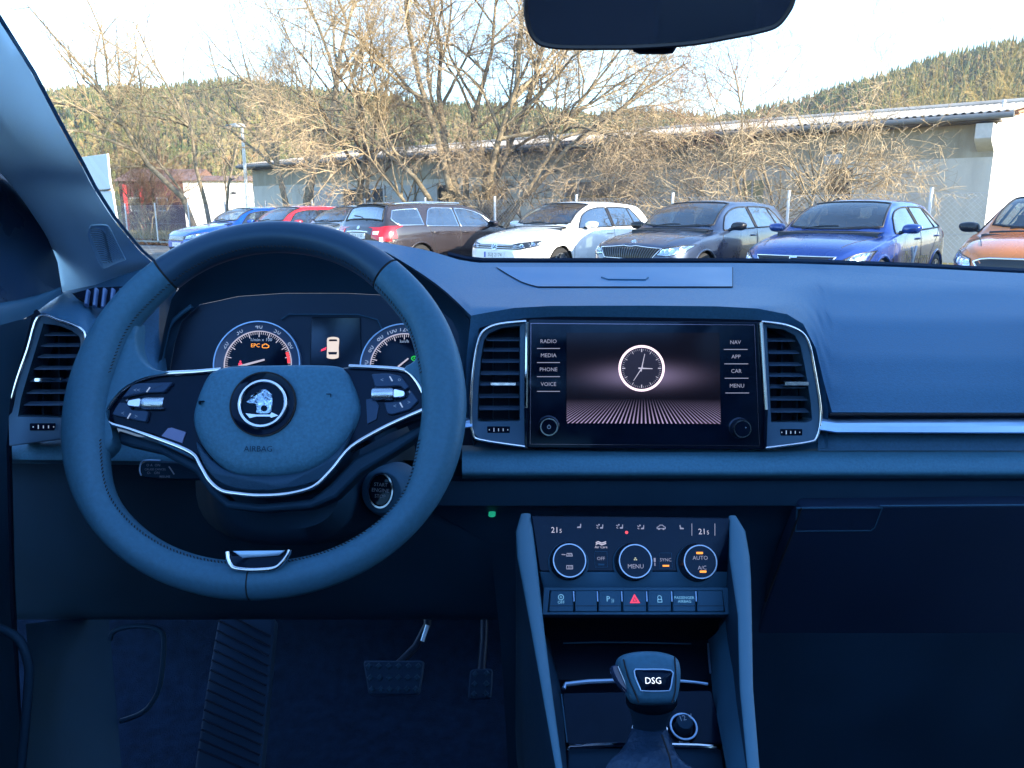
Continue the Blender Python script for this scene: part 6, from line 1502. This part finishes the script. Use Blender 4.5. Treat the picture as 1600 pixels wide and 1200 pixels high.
obj('tray_line', MB().tube([KT.q(x, y, .002) for x, y in [(877, 1085), (882, 1125), (886, 1160)]], .0008, 6), M_lower, cons)
obj('tray_line', MB().tube([pd(x, y, d) for x, y, d in [(1106.5, 1006, .84), (1108, 1030, .81), (1110, 1051, .78)]], .0012, 6), M_satin, cons)
obj('tray_line', MB().tube([pd(x, y, .855) for x, y in [(880, 1005), (935, 1003.5), (1000, 1004), (1080, 1006)]], .0008, 6), M_lower, cons)
obj('front_tray', MB().dome(KT, KT.uvs([(888, 1168), (1126, 1168), (1150, 1330), (890, 1330)]), [(0, -.01), (0, -.002), (.002, -.0015)]), M_dark, cons)
# 12 V socket
u, v = KT.uv(1067, 1138, 0); sk_ = .70 / 1200
so_ = obj('power_socket', MB().ring(KT, circ(u, v, 22 * sk_, 36), circ(u, v, 15 * sk_, 36), 0, .004, .002), M_gloss, cons, bevel=.0006)
obj('socket_ring', MB().ring(KT, circ(u, v - .0005, 21 * sk_, 36), circ(u, v - .0005, 18.5 * sk_, 36), .003, .0052), M_satin, so_)
obj('socket_cap', MB().lathe(KT, u, v, [(13 * sk_, 0), (13 * sk_, .010), (11.5 * sk_, .013), (0.0001, .0135)], 28), M_dark, so_, smooth=40)
obj('socket_print', MB().text('12 V', KT, u + .001, v + .003, 11.5 * sk_, .0136, rot=12), M_dimwhite, so_, fix=False)
u, v = KT.uv(1070, 1160, 0); obj('usb_mark', MB().tube([KT.p(u - .004, v, .0004), KT.p(u + .004, v, .0004)], .0005, 5).prism(KT, circ(u - .0042, v, .0011, 10), 0, .0006).tube([KT.p(u - .002, v, .0004), KT.p(u, v + .0016, .0004), KT.p(u + .002, v + .0016, .0004)], .0004, 5), M_dimwhite, cons)

# ------------------------------------------------------------------ gear lever
gl = thing('gear_lever', 'padded gear lever knob with a glossy lettered plate rising from a leather gaiter', 'gear lever', tuple(pd(1015, 1120, .62)))
GK = Fr(pd(1015, 1065, .60), V((0, -.80, .60)))
ko = smooth_poly([(966, 1032), (978, 1020), (1005, 1015.5), (1035, 1017), (1060, 1026), (1067, 1045), (1066, 1070), (1060, 1095), (1050, 1100), (1000, 1100), (985, 1088), (972, 1052)], 4)
u = GK.uvs(ko)
knob = obj('knob', MB().cushion(GK, u, [(.22, -.045), (.05, -.030), (0, -.016), (.03, -.006), (.10, -.001), (.25, .001), (.5, .002)]), M_leather, gl, smooth=70)
pl = GK.uvs(smooth_poly([(990, 1049), (1005, 1046.5), (1047, 1048), (1049, 1062), (1046, 1077), (1040, 1080), (1005, 1080), (999, 1076)], 3))
obj('knob_plate', MB().dome(GK, pl, [(0, -.001), (0, .0028), (.001, .0034)]), M_gloss, knob)
obj('plate_edge', MB().tube([GK.p(a, b, .0030) for a, b in pl], .0006, 6, closed=True), M_satin, knob)
a, b = GK.uv(1020.5, 1064, .0034); obj('plate_print', MB().text('DSG', GK, a, b, 13.5 * .6 / 1200, .0036), mat('plate_letters', (.75, .75, .75), .5, emit=(.8, .8, .8), es=.25), knob, fix=False)
for P in ([(974, 1030), (982, 1060), (993, 1085), (998, 1098)], [(1054, 1026), (1056, 1055), (1055, 1080), (1050, 1098)]):
    obj('knob_seam', MB().tube([GK.q(x, y, .0012) for x, y in smooth_poly(P, 4, False)], .0006, 6), M_seam, knob)
rel = GK.uvs(smooth_poly([(955, 1043), (966, 1040), (972, 1052), (985, 1085), (980, 1083), (964, 1066)], 3), -.012)
obj('release_button', MB().dome(GK, rel, [(0, -.024), (0, -.010), (.001, -.008)]), mat('release_gloss', (.03, .05, .12), .1), gl)
obj('button_edge', MB().tube([GK.q(x, y, -.006) for x, y in [(966, 1041), (972, 1055), (980, 1073), (986, 1088)]], .0008, 6), M_chrome, gl)
nk = MB(); rows = []
for y, d, w, dx in ((1096, .612, 40, 0), (1108, .618, 34, -1), (1122, .625, 29, -2), (1134, .632, 27, -3), (1139, .633, 28, -3)):
    rows.append([pd(1018 + dx, y, d) + RGT * (w * .62 / 1200 * math.cos(2 * math.pi * k / 24)) + V((0, .86, .5)) * (w * .55 * .62 / 1200 * math.sin(2 * math.pi * k / 24)) for k in range(24)])
obj('lever_neck', nk.grid(rows, cu=True), M_dark, gl, smooth=70)
obj('neck_ring', MB().tube([pd(1015, 1139, .632) + RGT * (27 * .62 / 1200 * math.cos(2 * math.pi * k / 28)) + V((0, .86, .5)) * (15 * .62 / 1200 * math.sin(2 * math.pi * k / 28)) for k in range(28)], .0013, 6, closed=True), M_chrome, gl, smooth=80)
rng = random.Random(5); rows = []
prof = [(1140, 27), (1150, 30), (1162, 34), (1178, 40), (1192, 48), (1208, 60), (1225, 74), (1250, 90), (1290, 100)]
for i, (y, w) in enumerate(prof):
    r = []
    for k in range(60):
        t = 2 * math.pi * k / 60; wr = 1 + .05 * math.sin(7 * t + i * .9) * min(1, i / 3) + .035 * math.sin(13 * t - i * 1.7)
        r.append(pd(1015 - 1 * i * .3, y, .632 - .008 * i) + RGT * (w * wr * .62 / 1200 * math.cos(t)) + V((0, .86, .5)) * (w * .6 * wr * .62 / 1200 * math.sin(t)))
    rows.append(r)
obj('gaiter', MB().grid(rows, cu=True), mat('gaiter_leather', (.012, .034, .075), .38, stint=(.35, .62, 1), bump=.8, bscale=160, bdist=.002, var=.1, vscale=30), gl, smooth=80)
obj('gaiter_stitch', MB().tube([pd(x, y, d) for x, y, d in [(1034, 1148, .612), (1040, 1165, .604), (1046, 1182, .592), (1050, 1205, .575)]], .0008, 5), M_seam, gl)

# ------------------------------------------------------------------ rear-view mirror
mir = thing('rear_view_mirror', 'wide dark rear-view mirror hanging at the top of the windscreen', 'rear-view mirror', tuple(MI.O))
mo = smooth_poly([(818, 8), (820, 30), (826, 52), (836, 66), (850, 74), (880, 78), (940, 78.5), (1000, 77.5), (1080, 72), (1140, 62), (1190, 52), (1215, 43), (1232, 24), (1243, 0), (1248, -50), (1240, -80), (1180, -88), (1000, -86), (860, -82), (822, -60)], 4)
obj('mirror_housing', MB().dome(MI, MI.uvs(mo), [(.015, -.03), (.004, -.02), (0, -.006), (0, .001), (.0015, .002), (.0035, .0012)]), mat('mirror_housing', (.006, .009, .02), .4), mir, smooth=50)
mo2 = offset_poly(MI.uvs(mo), .0042)
M_mirror = mat('mirror_glass', (.55, .66, .85), .015, 1.0, var=.02, vscale=3)
obj('mirror_glass', MB().prism(MI, mo2, -.001, .0014), M_mirror, mir, smooth=0)
obj('sensor_foot', MB().dome(MI, MI.uvs([(985, 70), (1060, 70), (1052, 83), (1040, 85), (1000, 85), (990, 81)], -.01), [(0, -.03), (0, -.012), (.002, -.01)]), M_black, mir)

# ------------------------------------------------------------------ left pillar with speaker grille
pil = thing('windscreen_pillar', 'pale grey-blue windscreen pillar rising beside the driver with a small round-cornered speaker grille', 'pillar', tuple(pd(120, 330, .95)))
I_ = [(-60, -60), (0, 35), (50, 115), (95, 200), (128, 260), (145, 293), (175, 340), (201, 372), (219, 393), (240, 411), (262, 425)]
G_ = [(-120, 60), (-62, 110), (-20, 165), (18, 220), (47, 260), (65, 285), (97, 325), (122, 362), (137, 395), (149, 430), (155, 455)]
O_ = [(-190, 100), (-130, 150), (-80, 195), (-38, 237), (0, 270), (26, 300), (52, 337), (75, 374), (87, 409), (94, 445), (96, 470)]
dI = frange(.66, 1.10, 11); rows = []
for i, (a, b, c) in enumerate(zip(I_, G_, O_)):
    d = dI[i]; p0, p1, p2 = pd(*a, d), pd(*b, d - .02), pd(*c, d + .012)
    r = [pd(a[0] - 5, a[1] + 3, d + .08)]
    for k in range(7): r.append(p0 + (p1 - p0) * k / 6 + V((0, -.006, .0)) * math.sin(math.pi * k / 6))
    for k in range(1, 6): r.append(p1 + (p2 - p1) * k / 5 + V((0, -.004, 0)) * math.sin(math.pi * k / 5))
    r.append(pd(c[0] + 4, c[1], d + .08)); rows.append(r)
P2 = [[V(p) for p in zip(*[iter(sum(q, ()))] * 3)] for q in zip(*[[ (p,) for p in [tuple(x) for x in c]] for c in [smooth_poly(list(col), 3, False) for col in zip(*rows)]])] if False else None
sm = [smooth_poly([tuple(p) for p in col], 3, False) for col in zip(*rows)]
pmb = MB().grid([list(r) for r in zip(*sm)])
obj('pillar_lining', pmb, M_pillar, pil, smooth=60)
obj('edge_seal', MB().tube([pd(x + 3, y - 2, dI[i] + .02) for i, (x, y) in enumerate(I_)], .0022, 6), M_dark, pil)
# speaker grille let into the pillar's front facet
p_bvh = BVHTree.FromPolygons([V(q) for q in pmb.v], pmb.f)
def onp(px, py, lift):
    r = ray(px, py); q, n, _, _ = p_bvh.ray_cast(EYE, r.normalized())
    if n.dot(r) > 0: n = -n
    return q + n * lift
go = smooth_poly([(138, 360), (142, 352), (152, 350.5), (166, 351), (173, 358), (184, 380), (195, 402), (195, 406), (180, 412), (164, 419), (157, 415), (146, 392), (137, 366)], 3)
gc = (165, 384)
gm_ = MB(); gm_.grid([[onp(x + (gc[0] - x) * f, y + (gc[1] - y) * f, l) for x, y in go] for f, l in ((0, -.001), (0, .0010), (.02, .0013), (.05, .0004), (.5, .0004), (.97, .0004))], cu=True)
gr = obj('speaker_grille', gm_, M_pillar, pil, smooth=40)
M_slot = mat('grille_slot', (.20, .32, .44), .8)
for i in range(16):
    y0 = 357 + i * 3.5; xl = 142 + max(0, (y0 - 364)) * .40; xr = 160 + (y0 - 357) * .24
    pts = [(xl, y0), (xl + (xr - xl) * .6, y0 + .4), (xr, y0 + 3.6), (min(xr + 5, 186), y0 + 10)]
    pts = [p for p in pts if p[1] < 411 and p[0] < 172 + (p[1] - 358) * .46]
    if len(pts) > 1: obj('grille_slot', MB().tube([onp(x, y, .0005) for x, y in smooth_poly(pts, 3, False)], .0008, 4), M_slot, gr)
dt = MB()
for i in range(14):
    for j in range(20):
        x = 164 + i * 2.2; y = 356 + j * 3.0 + (i % 2) * 1.5
        if x < 163 + (y - 357) * .24 or x > 169 + (y - 358) * .46 or y > 404 or x > 190: continue
        q = onp(x, y, .0004); dt.prism(Fr(q, EYE - q), circ(0, 0, .0006, 6), 0, .0004)
o_ = obj('grille_holes', dt, M_slot, gr); o_['kind'] = 'stuff'

# ------------------------------------------------------------------ driver's door
door = thing('driver_door', 'dark door at the driver side with padded top roll and map pocket', 'car door', tuple(pd(20, 560, .80)))
roll = []
for (x, ya, yb, d) in ((-260, 520, 590, .55), (-120, 495, 545, .66), (0, 473, 508, .80), (30, 468, 502, .85), (56, 462.5, 488, .90), (80, 458, 470, .94), (96, 455, 460, .97)):
    a, b = pd(x, ya, d), pd(x, yb, d - .03); r = []
    for k in range(9):
        t = k / 8; r.append(a + (b - a) * t + V((.35, -.6, .5)) * (.016 * math.sin(math.pi * t)))
    roll.append(r)
obj('door_top_roll', MB().grid(roll), M_lower, door, smooth=70)
pnl = [[pd(x, y, d) for x, y, d in r] for r in [[(-260, 590, .52), (-80, 535, .68), (0, 508, .77), (30, 500, .81), (49, 496, .845)], [(-260, 720, .52), (-90, 650, .68), (-20, 625, .77), (5, 610, .80), (16, 625, .835)], [(-260, 900, .54), (-90, 800, .68), (-20, 720, .78), (0, 700, .81), (10, 697, .84)], [(-260, 1100, .58), (-90, 1000, .72), (-20, 960, .80), (4, 950, .83), (16, 950, .86)], [(-260, 1300, .6), (-90, 1260, .74), (-20, 1250, .80), (20, 1250, .84), (40, 1250, .86)]]]
obj('door_panel', MB().grid(pnl), M_dark, door, smooth=60)
obj('door_seal', MB().tube([pd(x, y, d) for x, y, d in [(62, 490, .87), (50, 497, .865), (36, 545, .865), (15, 627, .86), (9, 700, .87), (14, 900, .9), (30, 1250, .9)]], .006, 8), M_black, door)
obj('sill_trim', MB().tube([pd(x, y, .80) for x, y in smooth_poly([(-60, 960), (0, 982), (30, 1000), (44, 1035), (45, 1065), (40, 1125), (32, 1210), (28, 1290)], 3, False)], .0045, 8), M_dark, door, smooth=80)
sail = [[pd(x, y, d) for x, y, d in r] for r in [[(-200, 95, .74), (-120, 150, .80), (-60, 210, .86), (0, 268, .92), (28, 300, .95), (54, 337, .97), (77, 374, .99), (90, 410, 1.01), (98, 460, 1.02)],
                                                  [(-260, 250, .66), (-160, 290, .74), (-90, 320, .80), (-30, 350, .86), (5, 375, .90), (30, 400, .92), (52, 425, .95), (70, 444, .98), (96, 460, 1.01)], [(-300, 530, .56), (-180, 510, .64), (-90, 492, .74), (-30, 480, .80), (0, 474, .84), (30, 469, .88), (56, 463, .93), (80, 459, .97), (97, 458, 1.0)]]]
obj('mirror_sail_panel', MB().grid(sail), mat('sail_gloss', (.010, .030, .07), .3, spec=.3, stint=(.35, .62, 1), var=.3, vscale=6), door, smooth=70)

# ------------------------------------------------------------------ footwell, pedals
fw = thing('footwell', 'dark carpeted driver footwell below the steering wheel', 'footwell', tuple(pd(400, 1100, 1.1)))
M_carpet = mat('footwell_carpet', (.006, .016, .040), .95, spec=.1, stint=(.35, .62, 1), bump=1.0, bscale=500, var=.3, vscale=60, bdist=.002)
obj('carpet', MB().grid([[pd(x, y, d) for x in (-200, 0, 200, 400, 600, 800)] for y, d in ((900, 1.30), (1000, 1.32), (1100, 1.26), (1200, 1.14), (1350, 1.0))]), M_carpet, fw, smooth=60)
obj('knee_panel', MB().grid([[pd(x, y, d) for x in (-40, 60, 160, 300, 480, 640, 760, 812)] for y, d in ((719, .905), (728, .925), (760, .935), (830, .95), (900, .985), (955, 1.03), (966, 1.045), (968, 1.08))]), M_dark, fw, smooth=60)
kp = MB().grid([[pd(x, y, d) for x, y, d in r] for r in [[(40, 975, 1.0), (100, 968, 1.06), (170, 968, 1.10)], [(48, 1060, .98), (110, 1060, 1.05), (178, 1060, 1.08)], [(38, 1200, .94), (110, 1200, 1.0), (190, 1200, 1.04)], [(30, 1320, .9), (110, 1320, .95), (190, 1320, 1.0)]]])
obj('kick_panel', kp, M_dark, fw, smooth=60)
obj('kick_pocket', MB().tube([pd(x, y, 1.06) for x, y in smooth_poly([(172, 1000), (180, 985), (215, 978), (250, 985), (256, 1010), (250, 1070), (236, 1100), (218, 1116), (188, 1127)], 4, False)], .0035, 8), M_dark, fw, smooth=80)
foot = thing('foot_rest', 'ribbed dark foot rest left of the brake pedal', 'foot rest', tuple(pd(368, 1080, 1.15)))
FR_ = Fr(pd(368, 1080, 1.12), V((.1, -.75, .66)))
obj('rest_pad', MB().dome(FR_, round_poly(FR_.uvs([(342, 962), (430, 962), (422, 1050), (405, 1230), (300, 1230), (325, 1060)]), .01), [(0, -.03), (0, -.002), (.003, 0)]), M_lower if False else mat('foot_rest_rubber', (.010, .028, .062), .7, spec=.2, stint=(.35, .62, 1), var=.1, vscale=20), foot)
for i in range(17):
    y = 968 + i * 15.5; xl = 341 - max(0, (y - 962)) * .16 + 4; xr = 428 - (y - 962) * .09 - 4
    obj('rib', MB().tube([FR_.q(xl, y - 14, .0012), FR_.q((xl + xr) / 2, y + 6, .0015), FR_.q(xr, y + 26, .0012)], .0016, 5), M_black, foot) if y < 1200 else None
def pedal(name, label, P, rows_, cols_, d, n):
    t = thing(name, label, 'pedal', tuple(pd(*P[0], d))); F = Fr(pd((P[0][0] + P[2][0]) / 2, (P[0][1] + P[2][1]) / 2, d), n)
    q = F.uvs(P); pdl = obj('pedal_pad', MB().dome(F, round_poly(q, .006), [(0, -.012), (0, -.002), (.002, 0)]), bpy.data.materials['foot_rest_rubber'], t)
    for i in range(rows_):
        for j in range(cols_):
            s, r_ = (j + .5) / cols_, (i + .5) / rows_
            a = (V(q[0]) * (1 - s) + V(q[1]) * s) * (1 - r_) + (V(q[3]) * (1 - s) + V(q[2]) * s) * r_
            w = .0052; obj('stud', MB().dome(F, [(a.x - w, a.y), (a.x, a.y - w), (a.x + w, a.y), (a.x, a.y + w)], [(0, 0), (.0012, .0016)]), M_dark, pdl)
    return t, F
bpd, F = pedal('brake_pedal', 'wide studded brake pedal in the dark footwell', [(567, 1032), (663, 1032), (655, 1086), (576, 1086)], 3, 6, 1.12, V((0, -.8, .6)))
obj('pedal_arm', MB().tube([pd(620, 1040, 1.14), pd(650, 1010, 1.16), pd(668, 975, 1.17), pd(668, 900, 1.2)], .006, 8), M_black, bpd, smooth=80)
obj('arm_highlight', MB().tube([pd(660, 1002, 1.13), pd(668, 977, 1.14)], .003, 8), M_satin, bpd)  # silver sliver added as the bright highlight along the brake arm
apd, F = pedal('accelerator_pedal', 'narrow studded accelerator pedal right of the brake pedal', [(734, 1046), (770, 1044), (768, 1092), (731, 1093)], 3, 2, 1.14, V((0, -.8, .6)))
obj('pedal_arm', MB().tube([pd(752, 1050, 1.16), pd(756, 1000, 1.2), pd(758, 900, 1.24)], .006, 8), M_black, apd, smooth=80)
led = obj('status_lamp', MB().prism(Fr(pd(769, 800, .93), tilt(0)), circ(0, 0, .0042, 14, ry=.0018), -.004, .012), mat('dim_green_lamp', (.01, .1, .06), .5, emit=(.02, .6, .35), es=.09), fw)

# ------------------------------------------------------------------ the car's own shell (around and behind the camera)
shell = thing('car_shell', 'body of the car the picture is taken from with roof lining and windscreen glass', 'car body', (0.13, -.3, .2))
def shell_pt(x, y, z): return V((.13 + x, y, z))
wt = [(-.70, 1.02), (-.45, 1.20), (0, 1.30), (.45, 1.20), (.70, 1.02)]
def ws(s, n=17):
    out = []
    for i in range(n):
        t = -1 + 2 * i / (n - 1); x0 = .70 * t; y0 = 1.42 - .30 * t * t; z0 = 1.085 - .01 * t * t
        x1 = .56 * t; y1 = .52 - .10 * t * t; z1 = 1.60 - .03 * t * t
        out.append(shell_pt(x0 + (x1 - x0) * s, y0 + (y1 - y0) * s, z0 + (z1 - z0) * s + .03 * math.sin(math.pi * s)))
    return out
M_glass = glass_mat('windscreen_glass', (.95, .975, .97), .03)
obj('windscreen', MB().grid([ws(s) for s in frange(0, 1, 9)]), M_glass, shell, smooth=180, fix=False)
M_lining = mat('roof_lining', (.22, .25, .29), .9, bump=.2, bscale=800, var=.05, vscale=10)
M_paintown = mat('own_car_paint', (.25, .27, .3), .35, .4, coat=.5)
# roof frame left open for more skylight, pillars, doors, seats, tail
roof = MB()
ring_o = [(-.58, .42), (.58, .42), (.60, -1.9), (-.60, -1.9)]; ring_i = [(-.50, .22), (.50, .22), (.50, -1.25), (-.50, -1.25)]
RF = Fr((.13, 0, 1.60), (0, 0, -1), (0, 1, 0))
def rz(x, y): return shell_pt(x, y, 1.60 - .06 * x * x + (.02 if y < .3 else 0))
roof.grid([[rz(x, y) for x, y in ring_o], [rz(x, y) for x, y in ring_i]], cu=True)
obj('roof_lining', roof, M_lining, shell)
obj('roof_skin', MB().grid([[rz(x, y) + V((0, 0, .03)) for x, y in ring_o], [rz(x, y) + V((0, 0, .03)) for x, y in ring_i]], cu=True), M_paintown, shell)
for s in (-1, 1):
    obj('body_side', MB().cube(.13 + s * .80 - .03, .13 + s * .80 + .03, -2.1, .75, .25, 1.0), M_paintown, shell)
    for y0, y1 in ((-.52, -.40), (-1.9, -1.5)):
        obj('roof_pillar', MB().grid([[shell_pt(s * .80, y0, 1.0), shell_pt(s * .80, y1, 1.0)], [shell_pt(s * .60, y0 + .03, 1.58), shell_pt(s * .60, y1 + .06, 1.58)]]), M_lining, shell)
obj('windscreen_frame', MB().tube([shell_pt(.70, 1.05, 1.08), shell_pt(.66, .8, 1.27), shell_pt(.58, .43, 1.57)], .05, 10), M_pillar, shell)
obj('roof_header', MB().tube([shell_pt(x, .42, 1.60) for x in frange(-.58, .58, 7)], .035, 8), M_lining, shell)
for s in (-1, 1):
    for y0, y1, gm in ((-.40, .40, glass_mat('side_glass', (.85, .88, .87), .04) if s < 0 else bpy.data.materials['side_glass']), (-1.5, -.52, glass_mat('tinted_side_glass', (.24, .28, .28), .05) if s < 0 else bpy.data.materials['tinted_side_glass'])):
        obj('side_window', MB().grid([[shell_pt(s * .80, y0, 1.0), shell_pt(s * .80, y1 + (.35 if y1 > 0 else 0), 1.0)], [shell_pt(s * .60, y0 + .02, 1.58), shell_pt(s * .60, y1, 1.58)]]), gm, shell, fix=False)
obj('tailgate_window', MB().grid([[shell_pt(-.70, -2.1, 1.02), shell_pt(.70, -2.1, 1.02)], [shell_pt(-.58, -1.9, 1.57), shell_pt(.58, -1.9, 1.57)]]), bpy.data.materials['tinted_side_glass'], shell, fix=False)
obj('tailgate_lining', MB().grid([[shell_pt(-.60, -1.88, 1.57), shell_pt(.60, -1.88, 1.57)], [shell_pt(-.66, -2.03, 1.33), shell_pt(.66, -2.03, 1.33)]]), M_lining, shell, fix=False)
obj('tail', MB().cube(-.63, .89, -2.16, -2.1, .25, 1.02), M_paintown, shell)
obj('floor_pan', MB().cube(-.67, .93, -2.1, 1.6, .22, .26), M_carpet, shell)
obj('bulkhead', MB().cube(-.67, .93, 1.48, 1.5, .26, 1.03), M_black, shell)
obj('bonnet', MB().grid([[shell_pt(x, 1.5, 1.0 - .03 * x * x), shell_pt(x * .98, 2.2, .93 - .03 * x * x), shell_pt(x * .92, 2.55, .82), shell_pt(x * .85, 2.7, .6), shell_pt(x * .85, 2.7, .3)] for x in frange(-.85, .85, 9)]), M_paintown, shell, smooth=60)
M_seat = mat('seat_fabric', (.02, .025, .035), .9, bump=.4, bscale=500)
for x in (-.37, .37):
    s = thing('front_seat', 'dark fabric front seat behind the camera on the ' + ('driver' if x < 0 else 'passenger') + ' side', 'car seat', (.13 + x, -.35, .3))
    obj('seat_cushion', MB().cube(.13 + x - .25, .13 + x + .25, -.55, -.05, .55, .70), M_seat, s, bevel=.05)
    obj('seat_back', MB().grid([[V((.13 + x + a, -.55 - .22 * t, .70 + .62 * t)) for a in (-.25, -.12, 0, .12, .25)] for t in frange(0, 1, 5)]), M_seat, s)
    obj('headrest', MB().cube(.13 + x - .13, .13 + x + .13, -.84, -.74, 1.35, 1.52), M_seat, s, bevel=.03)
